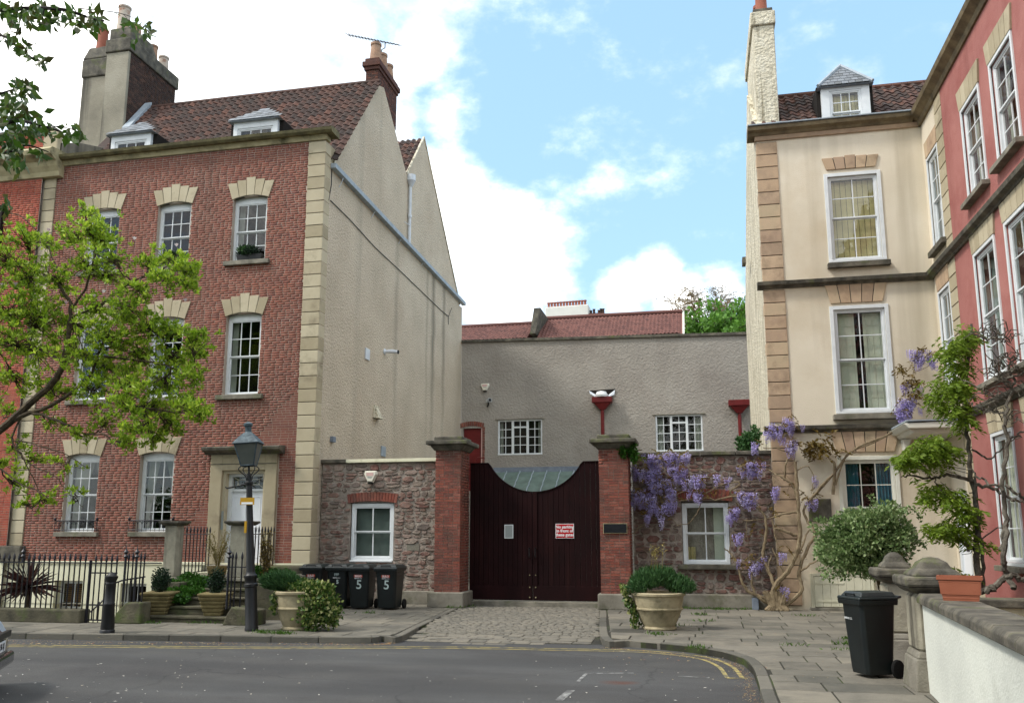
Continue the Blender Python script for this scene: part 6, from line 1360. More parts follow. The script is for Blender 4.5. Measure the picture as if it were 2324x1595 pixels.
# ---- lamp post
def lamp_post():
    bx = PG(571, 1431); L = thing('street_lamp', 'old black iron street lamp with four sided glass lantern in front of the white door', 'street lamp', (0, 0, 0))
    MB().lathe([(.125, 0), (.125, .06), (.115, .08), (.11, .8), (.13, .82), (.13, .86), (.105, .88), (.105, .95), (.12, .97), (.12, 1.02), (.09, 1.05), (.08, 1.1), (.055, 2.7), (.055, 2.72), (.07, 2.74), (.07, 2.78), (.05, 2.8), (.045, 2.95)], 0, 0, 20).build('column', 'paint_black', L, smooth=True)
    MB().tube([(-.45, 0, 2.72), (-.43, 0, 2.69), (.0, 0, 2.75)], .016, 6).build('ladder_bar', 'paint_black', L)
    b = MB()
    for k in range(4):
        a = math.pi/4+k*math.pi/2; c, s = math.cos(a), math.sin(a); b.tube(smooth_path([(c*.05, s*.05, 2.8), (c*.08, s*.08, 2.9), (c*.18, s*.18, 2.98), (c*.22, s*.22, 3.04), (c*.16, s*.16, 3.09), (c*.12, s*.12, 3.08)], 4), .011, 5)
    b.tube([(0, 0, 2.9), (0, 0, 3.1)], .02, 8); b.build('bracket', 'paint_black', L)
    zb, zt, wb, wt = 3.1, 3.52, .12, .215
    fr = MB(); cb = [(-wb, -wb), (wb, -wb), (wb, wb), (-wb, wb)]; ct = [(-wt, -wt), (wt, -wt), (wt, wt), (-wt, wt)]
    for i in range(4):
        j = (i+1) % 4; fr.tube([(*cb[i], zb), (*ct[i], zt)], .014, 5); fr.tube([(*cb[i], zb), (*cb[j], zb)], .016, 5); fr.tube([(*ct[i], zt), (*ct[j], zt)], .018, 5)
    la = fr.build('lantern_frame', 'lamp_roof', L)
    for i in range(4): j = (i+1) % 4; MB().quad((*cb[i], zb), (*cb[j], zb), (*ct[j], zt), (*ct[i], zt)).build('pane', 'lamp_glass', la)
    r = MB(); e = .26; r.frus((-e, e, -e, e), (-.14, .14, -.14, .14), zt+.0, zt+.15); r.frus((-.14, .14, -.14, .14), (-.07, .07, -.07, .07), zt+.15, zt+.22); r.build('lantern_roof', 'lamp_roof', L, bevel=.01)
    MB().lathe([(.08, zt+.21), (.07, zt+.23), (.06, zt+.24), (.06, zt+.33), (.085, zt+.35), (.09, zt+.39), (.07, zt+.41), (.03, zt+.43)], 0, 0, 16).build('finial', 'lamp_roof', L, smooth=True)
    for o in (la, ): pass
    L.location = bx; L.rotation_euler = (0, math.radians(-3.9), math.radians(14)); L['_'] = 0; del L['_']
    return L, bx
lamp, lb = lamp_post()
def lamp_sign():
    Y = lb.y-.13; p0, p1 = PY(546, 1129, Y), PY(577, 1145, Y); s = thing('sign', 'small yellow and white sign strapped to the street lamp', 'sign', ((p0.x+p1.x)/2, Y, p1.z))
    MB().box(p0.x, p1.x, Y-.01, Y, p1.z, p0.z).build('plate', 'sign_yellow', s); MB().box(p0.x+.03, p1.x-.03, Y-.013, Y-.0105, p1.z+.012, p1.z+.05).build('white_strip', 'print_white', s)
    MB().lathe([(.034, 0), (.034, .002)], 0, 0, 16).build('roundel', 'print_grey', s).data.transform(Matrix.Translation((p1.x-.07-s.location.x, -.0135, .1)) @ Matrix.Rotation(math.pi/2, 4, 'X'))
    q0, q1 = PY(558, 1182, Y), PY(561, 1209, Y); t = MB().box(q0.x, q1.x, Y-.05, Y-.02, q1.z, q0.z).build('yellow_tag', 'sign_yellow'); top(t, 'thin upright yellow tag on the left side of the street lamp', 'tag')
lamp_sign()
# ---- bollard
b0 = PG(243, 1436); bo = thing('bollard', 'black cast iron bollard with domed top on the left pavement', 'bollard', tuple(b0))
MB().lathe([(.13, 0), (.13, .05), (.115, .07), (.12, .1), (.095, .5), (.1, .51), (.1, .53), (.093, .54), (.085, .86), (.09, .87), (.09, .9), (.085, .91), (.115, .99), (.115, 1.02), (.09, 1.03), (.07, 1.05), (.05, 1.08), (.0, 1.1)], b0.x, b0.y, 20).build('post', 'paint_black', bo, smooth=True)
# ---- low wall, railings and gate to the sunken area
YW = 16.0
def rail_bar(p, x, y, z0, z1, r=.0155):
    MB().tube([(x, y, z0), (x, y, z1-.16)], r, 5).lathe([(r, z1-.16), (r*1.9, z1-.12), (r*1.5, z1-.07), (.002, z1)], x, y, 6).build('bar', 'paint_rail', p)
def finial(p, x, y, z0, z1):
    MB().tube([(x, y, z0), (x, y, z1-.2)], .024, 6).lathe([(.03, z1-.2), (.05, z1-.17), (.03, z1-.14), (.02, z1-.12), (.055, z1-.08), (.03, z1-.05), (.012, z1-.02), (.002, z1+.06)], x, y, 10).build('post', 'paint_rail', p, smooth=True)
xa, xb = -17.5, PY(193, 1400, YW).x
W = thing('kerb_wall', 'low mossy stone kerb wall under the railings at the far left', 'low wall', ((xa+xb)/2, YW, 0)); MB().box(xa, xb, YW-.16, YW+.16, -.01, .27).build('wall', 'stone_mossy', W, bevel=.03)
Rl = thing('railings', 'black spearhead iron railings on the low mossy wall at far left', 'railings', ((xa+xb)/2, YW, .27)); zr, zt = 1.2, 1.4
x = xa+.05; k = 0
while x < xb-.02: rail_bar(Rl, x, YW, .27, zt); x += .1235; k += 1
MB().box(xa, xb+.02, YW-.012, YW+.012, zr-.012, zr+.012).build('top_rail', 'paint_rail', Rl); finial(Rl, PY(49, 1300, YW-.03).x, YW-.03, 1.2, 1.5)
g0, g1 = PY(202, 1350, YW).x, PY(262, 1350, YW).x
Gt = thing('area_gate', 'black iron gate with a round lock box, between left railings and bollard', 'gate', ((g0+g1)/2, YW, 0))
MB().tube([(g0-.02, YW, 0), (g0-.02, YW, 1.26)], .03, 8).build('gate_post', 'paint_rail', Gt)
n = 5
for i in range(n): rail_bar(Gt, g0+.1+(g1-g0-.12)*i/(n-1), YW, .06, zt-.02)
m = MB()
for z in (.06, .36, 1.0, 1.2): m.box(g0, g1, YW-.012, YW+.012, z-.014, z+.014)
m.build('rail', 'paint_rail', Gt); MB().lathe([(.08, -.05), (.1, -.03), (.1, .03), (.08, .05)], 0, 0, 12).build('lock_box', 'paint_rail', Gt).data.transform(Matrix.Translation((g0+.05-Gt.location.x, 0, .82)) @ Matrix.Rotation(math.pi/2, 4, 'X'))
bx0, bx1 = PY(268, 1400, 16.1).x, PY(325, 1400, 16.1).x
W = thing('kerb_wall', 'short sloping stone kerb wall left of the steps, right of the bollard', 'low wall', ((bx0+bx1)/2, 16.15, 0)); MB().prism([(bx0-.05, -.01), (bx1, -.01), (bx1, .42), (bx0+.22, .42), (bx0+.0, .2)], 16.0, 16.35).build('wall', 'stone_mossy', W, bevel=.03)
R2 = thing('railings', 'short run of black spearhead railings with two ball finials, just left of the steps', 'railings', ((bx0+bx1)/2, 16.15, .4))
for px_ in (290, 300, 318, 326): rail_bar(R2, PY(px_, 1300, 16.15).x, 16.15, .42, 1.42)
for px_ in (283, 308): finial(R2, PY(px_, 1300, 16.15).x, 16.15, .42, 1.5)
MB().box(PY(262, 1300, 16.15).x, PY(365, 1300, 16.15).x, 16.138, 16.162, 1.19, 1.215).build('top_rail', 'paint_rail', R2)
h_ = thing('handrail', 'thin iron handrail with uprights going down into the sunken area behind the bollard', 'handrail', (-12, 18, 0)); a, b = PY(205, 1388, 17.0), PY(262, 1322, 17.6); c = PY(330, 1308, 18); q = MB(); q.tube(smooth_path([a, PY(235, 1360, 17.3), b, c], 4), .018, 6)
for t in (.15, .35, .55): p = a.lerp(b, t); q.tube([p, (p.x, p.y, -.9)], .012, 5)
for t in (.1, .3, .5, .7, .9): p = b.lerp(c, t); q.tube([p, (p.x, p.y, -.5)], .012, 5)
q.build('rail', 'paint_rail', h_)
# ---- entrance steps
def steps():
    S = thing('entrance_steps', 'worn stone steps leading up to the white front door', 'steps', (-10.5, 17, 0)); x0, x1 = PY(327, 1400, 16.4).x, PY(517, 1400, 16.4).x
    for i in range(5):
        y = 16.42+i*.36; z = .13+i*.165; MB().box(x0+.02*i, x1-.02*i, y, y+.42, -.02 if i == 0 else z-.165, z-.05).box(x0+.02*i-.02, x1-.02*i+.02, y-.03, y+.43, z-.049, z).build('step', 'stone_mossy', S, bevel=.012)
    yl = 16.42+5*.36-.06; MB().box(-12.2, x1-.05, yl, 21.6, .55, .8).build('landing', 'stone_grey', S, bevel=.015); MB().box(-11.9, x1-.1, yl+.1, 21.5, -.1, .549).build('landing_core', 'stone_grey', S)
    MB().box(-12.85, -11.45, 20.9, 21.6, .801, .98).build('door_step', 'stone_grey', S, bevel=.015); MB().prism([(x1+.02, -.01), (x1+.75, -.01), (x1+.75, .3), (x1+.2, .36), (x1+.1, .2)], 16.15, 16.6).build('side_block', 'stone_mossy', S, bevel=.03)
    MB().box(x1-.05, x1+.7, 17.3, 18.2, -.01, .75).build('pier_base', 'stone_mossy', S, bevel=.02); MB().box(x0-.5, x0+.2, 17.3, 18.2, -.01, .75).build('pier_base', 'stone_mossy', S, bevel=.02)
    return x0, x1
sx0, sx1 = steps()
def stub(xa, xb, label):
    Y = 17.8; p0, p1 = PY(xa, 1305, Y), PY(xb, 1190, Y); P_ = thing('stone_post', label, 'stone post', ((p0.x+p1.x)/2, Y, .76), group='stone posts beside the steps'); x0, x1 = p0.x, p1.x; w = x1-x0; zt = PY(xa, 1192, Y).z
    MB().frus((x0-.03, x1+.03, Y, Y+w), (x0+.0, x1-.0, Y, Y+w), .76, .84).box(x0+.01, x1-.01, Y+.01, Y+w-.01, .841, zt).build('shaft', 'stone_pillar', P_, bevel=.015); MB().frus((x0-.02, x1+.02, Y-.02, Y+w+.02), (x0-.09, x1+.09, Y-.09, Y+w+.09), zt+.001, zt+.05).box(x0-.1, x1+.1, Y-.1, Y+w+.1, zt+.051, zt+.1).build('cap', 'stone_sooty', P_, bevel=.012); return x0, x1, Y+w
s1 = stub(366, 402, 'weathered stone post left of the steps, below the tied curtain window'); s2 = stub(516, 558, 'weathered stone post behind the lamp post, right of the steps')
def siderail(x0, x1, y0, y1, n, z0, z1, label):
    r = thing('railings', label, 'railings', (x0, (y0+y1)/2, z0))
    for i in range(n): t = i/(n-1); rail_bar(r, x0+(x1-x0)*t, y0+(y1-y0)*t, z0, z1, .0145)
    MB().tube([(x0, y0, z1-.2), (x1, y1, z1-.2)], .014, 4).build('top_rail', 'paint_rail', r); MB().tube([(x0, y0, z0+.05), (x1, y1, z0+.05)], .012, 4).build('bottom_rail', 'paint_rail', r)
a = PY(410, 1300, 18.3); b = PY(472, 1290, 20.8); siderail(a.x, b.x, 18.3, 20.8, 9, .82, 1.98, 'black spearhead railings running back to the house behind the left stone post')
a = PY(560, 1300, 18.4); b = PY(618, 1290, 20.8); siderail(a.x, b.x, 18.4, 20.8, 9, .82, 1.98, 'black spearhead railings running back beside the white door, behind the lamp post')
MB().box(-12.15, -11.95, 18.2, 21.5, .2, .86).build('landing_wall', 'paint_cream', bpy.data.objects['entrance_steps'])
fr_ = thing('railings', 'four black spearhead bars with a ball finial just right of the steps', 'railings', (PY(530, 1380, 16.3).x, 16.3, .3))
for px_ in (524, 532, 546, 566): rail_bar(fr_, PY(px_, 1340, 16.3).x, 16.3, .3, 1.44)
finial(fr_, PY(516, 1340, 16.3).x, 16.3, .3, 1.5); MB().box(PY(514, 1300, 16.3).x, PY(570, 1300, 16.3).x, 16.288, 16.312, 1.12, 1.14).build('top_rail', 'paint_rail', fr_)
# raised stone block with steps at right of the entrance
rb = thing('stone_block', 'raised old stone ledge between the steps and the leftmost bin, against the house corner', 'stone block', (-10.2, 20, 0)); MB().box(-11.1, -9.9, 20.6, 21.55, -.01, .98).build('ledge', 'stone_mossy', rb, bevel=.05); MB().box(-11.0, -9.7, 19.2, 20.6, -.01, .55).build('ledge', 'stone_mossy', rb, bevel=.05); MB().box(-10.9, -9.6, 18.3, 19.2, -.01, .3).build('ledge', 'stone_mossy', rb, bevel=.05)
# ---- square tiered pots with clipped box
def tier(px_, py_, label, w=.32, z=.13, k=1.):
    p = PY(px_, py_, 16.62); t = thing('square_planter', label, 'planter', (p.x, 16.62, z), group='square ribbed planters on the bottom step'); n = 6; hh = .46
    for i in range(n):
        a = (w*(.62+.38*i/(n-1)))*k; b = MB(Matrix.Translation((p.x, 16.72, 0)) @ Matrix.Rotation(.25, 4, 'Z')); b.frus((-a*.92, a*.92, -a*.92, a*.92), (-a, a, -a, a), z+hh*i/n+.004, z+hh*(i+.7)/n); b.frus((-a, a, -a, a), (-a*.93, a*.93, -a*.93, a*.93), z+hh*(i+.7)/n, z+hh*(i+1)/n); b.build('tier', 'pot_stone', t, bevel=.008, seg=1)
    Q = cloud((p.x, 16.72, z+hh+.22), (w*.62, w*.62, .3), 1500, .7); leaves(t, 'box_foliage', 'leaf_dark', Q, .05, aspect=.6)
    P_ = MB().tube([(p.x, 16.72, z+.3), (p.x, 16.72, z+hh+.2)], .02, 6).build('stem', 'bark', t)
tier(355, 1375, 'square ribbed stone planter with dark clipped bush on the left end of the bottom step'); tier(482, 1380, 'square ribbed stone planter with dark clipped bush on the right end of the bottom step', w=.3)
p = PY(484, 1305, 18.35); sp = thing('round_planter', 'small ochre pot with a dry yellowish shrub on the top step by the door', 'planter', (p.x, 18.5, .8)); MB().lathe([(.17, .8), (.19, .84), (.22, 1.0), (.23, 1.02), (.23, 1.06), (.2, 1.06), (.19, 1.0), (.01, .99)], p.x, 18.5, 24).build('pot', 'pot_ochre', sp, smooth=True)
br_ = MB(); tips = []
for i in range(16):
    a = rnd.uniform(0, 6.28); e = Vector((p.x+math.cos(a)*rnd.uniform(.1, .36), 18.5+math.sin(a)*.25, 1.0+rnd.uniform(.45, .85))); s = Vector((p.x, 18.5, 1.0)); W_ = wobble([s, s.lerp(e, .5)+Vector((0, 0, .08)), e], .03); br_.tube(W_, .006, 4); tips += W_[2:]
br_.build('stems', 'leaf_dry', sp); leaves(sp, 'dry_leaves', 'leaf_dry', np.concatenate([cloud(t, (.07, .07, .07), 12) for t in tips]), .035)
# ivy and creepers on the steps
def ivy(name, label, spots, m, size=.07, cat='ivy', nrm=(0, -.6, .5)):
    Q = np.concatenate([cloud(c, r, n) for c, r, n in spots]); t = thing(name, label, cat, tuple(np.array(spots[0][0])-np.array([0, 0, spots[0][1][2]]))); leaves(t, 'foliage', m, Q, size, nrm=np.tile(nrm, (len(Q), 1)), aspect=.75, spread=.7); return t
def s3(x, y, Y): return PY(x, y, Y)
ivy('ivy', 'bright green ivy spreading over the left side of the entrance steps', [(s3(x, y, Y), (.22, .2, .1), 260) for x, y, Y in ((395, 1345, 17.2), (420, 1340, 17.3), (440, 1325, 17.7), (400, 1325, 17.6), (430, 1310, 17.9), (460, 1318, 17.9), (385, 1360, 16.9), (470, 1325, 17.8), (410, 1358, 17.0), (445, 1342, 17.3))], 'leaf_ivy')
ivy('ivy', 'green ivy patch behind the lamp post, right of the steps', [(s3(x, y, 18.6), (.24, .2, .16), 260) for x, y in ((590, 1310), (605, 1325), (620, 1305), (590, 1335), (650, 1308), (580, 1300))], 'leaf_ivy')
tc = thing('climber', 'tall thin dead brown climber standing beside the railings near the white door', 'climber', tuple(PY(608, 1345, 18.5))); st = MB(); tp = []
for i in range(7): a, b = PY(606+rnd.uniform(-8, 8), 1350, 18.5), PY(600+rnd.uniform(-8, 16), 1205+rnd.uniform(0, 40), 18.5); W_ = wobble([a, a.lerp(b, .5), b], .05); st.tube(W_, .014, 5); tp += W_
st.build('stems', 'bark', tc); leaves(tc, 'dry_leaves', 'leaf_bronze', np.concatenate([cloud(t, (.09, .08, .1), 26) for t in tp]), .05)
# cordyline
c0 = PY(62, 1375, 17.2); cd = thing('cordyline', 'dark red spiky cordyline behind the left railings', 'plant', (c0.x, 17.2, -.1)); MB().tube([(c0.x, 17.2, -1.9), (c0.x, 17.2, .62)], [.08, .06], 8).build('trunk', 'bark', cd)
for i in range(120):
    az = rnd.uniform(0, 6.28); el = rnd.uniform(-.5, 1.45); L_ = rnd.uniform(.6, .85); c = Vector((c0.x, 17.2, .62)); d = Vector((math.cos(az)*math.cos(el), math.sin(az)*math.cos(el), math.sin(el))); s = d.cross(Vector((0, 0, 1))).normalized()*.018; e = c+d*L_-Vector((0, 0, .12*math.cos(el))); m_ = c+d*L_*.5
    MB().add([c-s*.6, c+s*.6, m_+s, e, m_-s], [(0, 1, 2, 3, 4)]).build('leaf', 'leaf_cordyline', cd)
# ---- window boxes and little balconies
def flowerbox(cx, z, label):
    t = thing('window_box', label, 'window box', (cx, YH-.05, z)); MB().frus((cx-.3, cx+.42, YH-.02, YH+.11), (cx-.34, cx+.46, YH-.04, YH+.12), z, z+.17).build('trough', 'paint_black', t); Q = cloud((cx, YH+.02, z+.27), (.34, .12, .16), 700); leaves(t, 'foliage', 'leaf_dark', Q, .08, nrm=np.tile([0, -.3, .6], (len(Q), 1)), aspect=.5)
    Q = cloud((cx-.1, YH+.0, z+.3), (.22, .12, .13), 260); leaves(t, 'foliage', 'leaf_lavender', Q, .08, nrm=np.tile([0, -.3, .6], (len(Q), 1)), aspect=.5)
flowerbox(CX[2]-.0, 9.49, 'dark window box on the sill of the top right window of the brick house'); flowerbox(CX[1]+.02, 9.49, 'dark window box on the sill of the top middle window of the brick house')
def balconet(cx, label):
    t = thing('window_guard', label, 'window guard', (cx, YH-.1, 1.85)); m_ = MB(); x0, x1 = cx-.68, cx+.68; y = YH-.085
    for z in (1.9, 2.16): m_.tube([(x0, YH, z), (x0, y, z), (x1, y, z), (x1, YH, z)], .012, 5)
    n = 10
    for i in range(n+1): x = x0+(x1-x0)*i/n; m_.tube([(x, y, 1.86), (x, y, 2.16)], .008, 4)
    for i in range(n-1): x = x0+(x1-x0)*i/n; w = (x1-x0)/n; m_.tube([(x+w*(1-math.cos(a)), y, 2.04+.11*math.sin(a)) for a in [k*math.pi/6 for k in range(7)]], .007, 4)
    for x in (x0, x1): m_.lathe([(.03, 2.16), (.04, 2.2), (.02, 2.24), (.0, 2.26)], x, y, 8)
    m_.build('ironwork', 'paint_rail', t)
balconet(CX[0], 'low black iron window guard on the sill of the leftmost ground floor window'); balconet(CX[1], 'low black iron window guard on the ground floor sill beside the stone post')
# ---- orange trough on the white wall
def trough():
    c = Vector((2.62, 10.02, 1.115)); t = thing('plant_trough', 'empty orange terracotta trough standing on the coping of the white wall', 'trough', tuple(c)); T = Matrix.Translation(c) @ Matrix.Rotation(math.radians(-18), 4, 'Z') @ Matrix.Diagonal((1, 1, 1.25, 1))
    L_, w = .205, .11; b = MB(T); o = lambda k, z: [(-L_*k, -w*k, z), (L_*k, -w*k, z), (L_*k, w*k, z), (-L_*k, w*k, z)]
    prof = [(.80, 0)]
    for i in range(7): k = .80+.15*(i/7); prof += [(k+.0, .01+i*.022), (k+.025, .018+i*.022), (k+.025, .028+i*.022), (k+.005, .032+i*.022)]
    prof += [(1.0, .165), (1.04, .17), (1.04, .2), (.96, .2), (.9, .05)]; vs = [p for k, z in prof for p in o(k, z)]; n = len(prof)
    b.add(vs, [(i*4+j, i*4+(j+1) % 4, (i+1)*4+(j+1) % 4, (i+1)*4+j) for i in range(n-1) for j in range(4)]+[(3, 2, 1, 0), tuple(range(4*n-4, 4*n))]); b.build('trough', 'pot_orange', t)
trough()
p = PG(1709, 1378, 0); top(MB().box(p.x-.05, p.x+.1, 22.02, 22.16, 0, .28).build('meter_box', 'lead_dark', bevel=.01), 'small grey box on the ground at the foot of the wisteria wall', 'box')
# ---- car at the left edge
def car():
    C_ = thing('parked_car', 'dark grey hatchback with partly visible number plate at the bottom left edge', 'car', (0, 0, 0)); w = .86
    prof = [(1.98, .3), (2.03, .45), (2.0, .62), (1.86, .78), (1.45, .9), (.95, .98), (.3, 1.4), (-.4, 1.5), (-1.3, 1.42), (-1.85, 1.0), (-1.98, .85), (-2.0, .4), (-1.6, .22), (1.6, .22)]
    secs = []
    n = len(prof); vs = []; ws = [(-w, .86), (-w*.98, 1.0), (0, 1.0), (w*.98, 1.0), (w, .86)]
    for y_, k in ((-w, .0), (-w*.96, 1), (-w*.5, 2), (0, 2), (w*.5, 2), (w*.96, 1), (w, 0)):
        for x, z in prof:
            xs = x*(1.0 if k == 2 else (.975 if k == 1 else .93)); zs = z if k == 2 else (z*.985 if k == 1 else min(z, .93)*.97+.01)
            inner = y_*(1 if z < 1.05 or k == 2 else .82); vs.append((xs, inner, zs))
    fs = [(i*n+j, i*n+(j+1) % n, (i+1)*n+(j+1) % n, (i+1)*n+j) for i in range(6) for j in range(n)]+[tuple(range(n)), tuple(range(7*n-1, 6*n-1, -1))]
    MB().add(vs, fs).build('body', 'car_paint', C_, smooth=True, bevel=.02)
    g = MB(); g.quad((.38, -.62, 1.36), (.38, .62, 1.36), (.93, .68, 1.0), (.93, -.68, 1.0)); g.build('windscreen', 'plaque_black', C_).location.x = .03; MB().box(1.99, 2.045, -.55, .55, .62, .7).build('grille', 'plaque_black', C_, bevel=.01)
    for s in (-1, 1):
        for x in (-1.3, 1.3):
            o = MB().lathe([(.2, -.1), (.29, -.09), (.31, -.06), (.31, .06), (.29, .09), (.2, .1)], 0, 0, 24).build('wheel', 'rubber', C_, smooth=True); o.data.transform(Matrix.Translation((x, s*(w-.08), .31)) @ Matrix.Rotation(math.pi/2, 4, 'X')); o2 = MB().lathe([(.05, -.105), (.19, -.1), (.19, .1), (.05, .105)], 0, 0, 16).build('rim', 'chrome', o, smooth=True); o2.data.transform(Matrix.Translation((x, s*(w-.08), .31)) @ Matrix.Rotation(math.pi/2, 4, 'X'))
        MB().frus((1.82, 1.97, s*.66-.14, s*.66+.14), (1.68, 1.86, s*.68-.12, s*.68+.12), .62, .8).build('headlight', 'lead', C_, bevel=.03); MB().lathe([(.05, 0), (.05, .02)], 0, 0, 12).build('fog_light', 'chrome', C_).data.transform(Matrix.Translation((2.0, s*.62, .36)) @ Matrix.Rotation(math.pi/2, 4, 'Y'))
        MB().box(-1.3, .35, s*.8-.012, s*.8+.012, 1.02, 1.3).build('side_window', 'plaque_black', C_, bevel=.01)
    MB().box(2.03, 2.045, -.26, .26, .48, .6).build('number_plate', 'print_white', C_); T = Matrix.Translation((2.047, 0, .54)) @ Matrix.Rotation(math.pi/2, 4, 'Z'); text('58 XJ', .1, 'print_black', C_, T @ Matrix.Translation((.08, 0, 0)), bold=.002)
    MB().box(1.97, 2.06, -.8, .8, .26, .42).build('bumper', 'car_paint', C_, bevel=.04)
    g = PG(14, 1463, .44); a = math.radians(31); C_.location = (g.x-2.05*math.cos(a)+.27*math.sin(a), g.y-2.05*math.sin(a)-.27*math.cos(a), -.1); C_.rotation_euler = (0, 0, a); return C_
car()
# ================================================================== PLANTS
def Z3(x, y, Y=22.0): return PY((2000+x/1.993)/1.5284, (1450+y/1.993)/1.5284, Y)
def Z5(x, y, Y=22.0): return PY((2500+x/1.876)/1.5284, (850+y/1.876)/1.5284, Y)
def raceme(seed):
    q = random.Random(seed); vs = []; fs = []
    for i in range(64):
        t = q.random(); a = q.uniform(0, 6.28); r = .055*(1-t)**.6+.008; c = Vector((math.cos(a)*r, math.sin(a)*r, -t*.27)); d = Vector((math.cos(a), math.sin(a), q.uniform(-.4, .5))).normalized(); s = d.cross(Vector((0, 0, 1))).normalized(); u = s.cross(d); e = .016*(1.2-t*.6); n = len(vs)
        vs += [c-s*e-u*e*.3, c+u*e, c+s*e-u*e*.3, c+d*e*1.6-u*e*.2]; fs += [(n, n+3, n+1), (n+3, n+2, n+1)]
    n = len(vs); vs += [Vector((.003, 0, .03)), Vector((-.003, 0, .03)), Vector((0, 0, -.27))]; fs.append((n, n+1, n+2)); return vs, fs
RAC = [raceme(i) for i in range(4)]
def pinnate(pts, size, m, parent, name='leaflets', droop=.5, n=9, nrm=None):
    """compound leaves: pairs of leaflets along a drooping rachis"""
    P = []; N_ = []
    for p in pts:
        a = rnd.uniform(0, 6.28); d = Vector((math.cos(a), math.sin(a)*.6-.3, rnd.uniform(-.6, .2)-droop*.4)).normalized(); L_ = size*rnd.uniform(.7, 1.2)
        s = d.cross(Vector((0, 0, 1)));  s = s.normalized() if s.length > .01 else Vector((1, 0, 0))
        for k in range(n):
            t = .2+.8*(k//2)/(n/2.); sg = 1 if k % 2 else -1; q = Vector(p)+d*L_*t-Vector((0, 0, .12*t*t*size*4)); P.append(q); N_.append(s*sg*1.2+d*.8+Vector((0, 0, -.3)))
    leaves(parent, name, m, np.array([list(v) for v in P]), size*.42, nrm=np.array([list(v) for v in N_])*1.5, aspect=.34, spread=.35)
def wisteria_left():
    W = thing('wisteria', 'old wisteria with mauve flower clusters on the rubble wall and cream house', 'wisteria', tuple(Z3(1385, 1330, 21.9)))
    def Y_(x): return 21.98 if x > 1350 else 22.1
    br = [([(1385, 1330), (1360, 1250), (1375, 1150), (1440, 1080), (1500, 980), (1540, 850), (1537, 700), (1530, 560), (1520, 430), (1515, 300)], .07, .035), ([(1400, 1330), (1480, 1265), (1560, 1180), (1535, 1060), (1600, 900), (1645, 790), (1590, 700), (1575, 620), (1640, 530), (1720, 440), (1780, 380)], .05, .02),
          ([(1345, 1290), (1250, 1230), (1210, 1130), (1220, 1050), (1260, 990)], .04, .015), ([(1330, 1260), (1180, 1190), (1130, 1090), (1110, 1000), (1060, 930), (1020, 900)], .045, .012), ([(1370, 1150), (1320, 1040), (1290, 950), (1300, 850), (1312, 740), (1290, 660), (1220, 600), (1100, 540), (960, 565), (880, 550), (680, 575)], .045, .014),
          ([(1520, 810), (1440, 780), (1370, 760)], .04, .03), ([(1520, 650), (1420, 660), (1350, 690), (1150, 710)], .032, .012), ([(1120, 545), (1060, 510), (1130, 450), (1040, 450), (940, 490), (870, 525), (760, 500), (660, 540)], .025, .01), ([(1530, 560), (1480, 450), (1400, 400), (1330, 360), (1270, 350)], .03, .012), ([(1500, 980), (1560, 890), (1600, 780), (1650, 780)], .03, .012),
          ([(1540, 1065), (1600, 1020), (1665, 985)], .03, .015), ([(340, 815), (400, 790), (440, 745), (495, 712)], .014, .008), ([(860, 580), (832, 660), (780, 720), (690, 742)], .012, .009), ([(355, 770), (400, 765), (470, 740)], .008, .006), ([(1440, 430), (1440, 330), (1470, 250), (1400, 212), (1290, 205)], .028, .012), ([(1520, 360), (1600, 330), (1640, 420), (1620, 500)], .015, .008),
          ([(1350, 700), (1400, 900), (1470, 930), (1560, 930)], .02, .012), ([(1290, 950), (1200, 1010), (1130, 990)], .014, .008), ([(830, 350), (900, 360), (960, 400), (1060, 430)], .012, .006), ([(1180, 690), (1175, 800), (1190, 900)], .01, .006), ([(1060, 930), (1070, 800), (1130, 800), (1170, 840)], .012, .006), ([(1440, 1080), (1400, 1000), (1350, 900)], .02, .01), ([(1390, 1330), (1370, 1200), (1330, 1030), (1350, 940)], .03, .015), ([(700, 500), (560, 470), (500, 400), (560, 330), (680, 280)], .014, .006), ([(680, 575), (600, 580), (520, 560), (430, 540)], .012, .006), ([(900, 400), (800, 440), (700, 470)], .012, .005)]
    for P, r0, r1 in br:
        pts = smooth_path([Z3(x, y, Y_(x)-.06-.06*rnd.random()) for x, y in P], 4); n = len(pts); pts = [p+Vector((rnd.uniform(-.015, .015), rnd.uniform(-.02, .01), rnd.uniform(-.015, .015))) for p in pts]
        MB().tube(pts, [r0+(r1-r0)*i/(n-1) for i in range(n)], 7).build('branch', 'bark_wisteria', W, smooth=True)
    for P, r0, r1 in (([(600, 1640), (740, 1480), (812, 1380), (900, 1310), (1000, 1270), (1110, 1220), (1222, 1140)], .03, .018), ([(745, 1560), (800, 1400), (850, 1340), (1000, 1282), (1180, 1182), (1226, 1142)], .025, .016), ([(730, 1620), (742, 1440), (722, 1400)], .04, .03), ([(1220, 1140), (1260, 1000), (1240, 900), (1260, 800), (1270, 680)], .012, .006), ([(1250, 830), (1330, 800), (1390, 760)], .008, .005)):
        pts = smooth_path([Z5(x, y, 21.98) for x, y in P], 4); n = len(pts); MB().tube(pts, [r0+(r1-r0)*i/(n-1) for i in range(n)], 7).build('branch', 'bark_wisteria', W, smooth=True)
    # gnarled foot
    c = Z3(1385, 1335, 21.85)
    for i in range(7):
        a = -1.2+i*.4; MB().tube(wobble([c+Vector((math.sin(a)*.28, -.05, -c.z)), c+Vector((math.sin(a)*.12, 0, .12-c.z)), c+Vector((math.sin(a)*.3, 0.02, .45-c.z))], .015, 2), [.06, .07, .07, .06, .045][:5], 7).build('root', 'bark_wisteria', W, smooth=True)
    tw = MB()
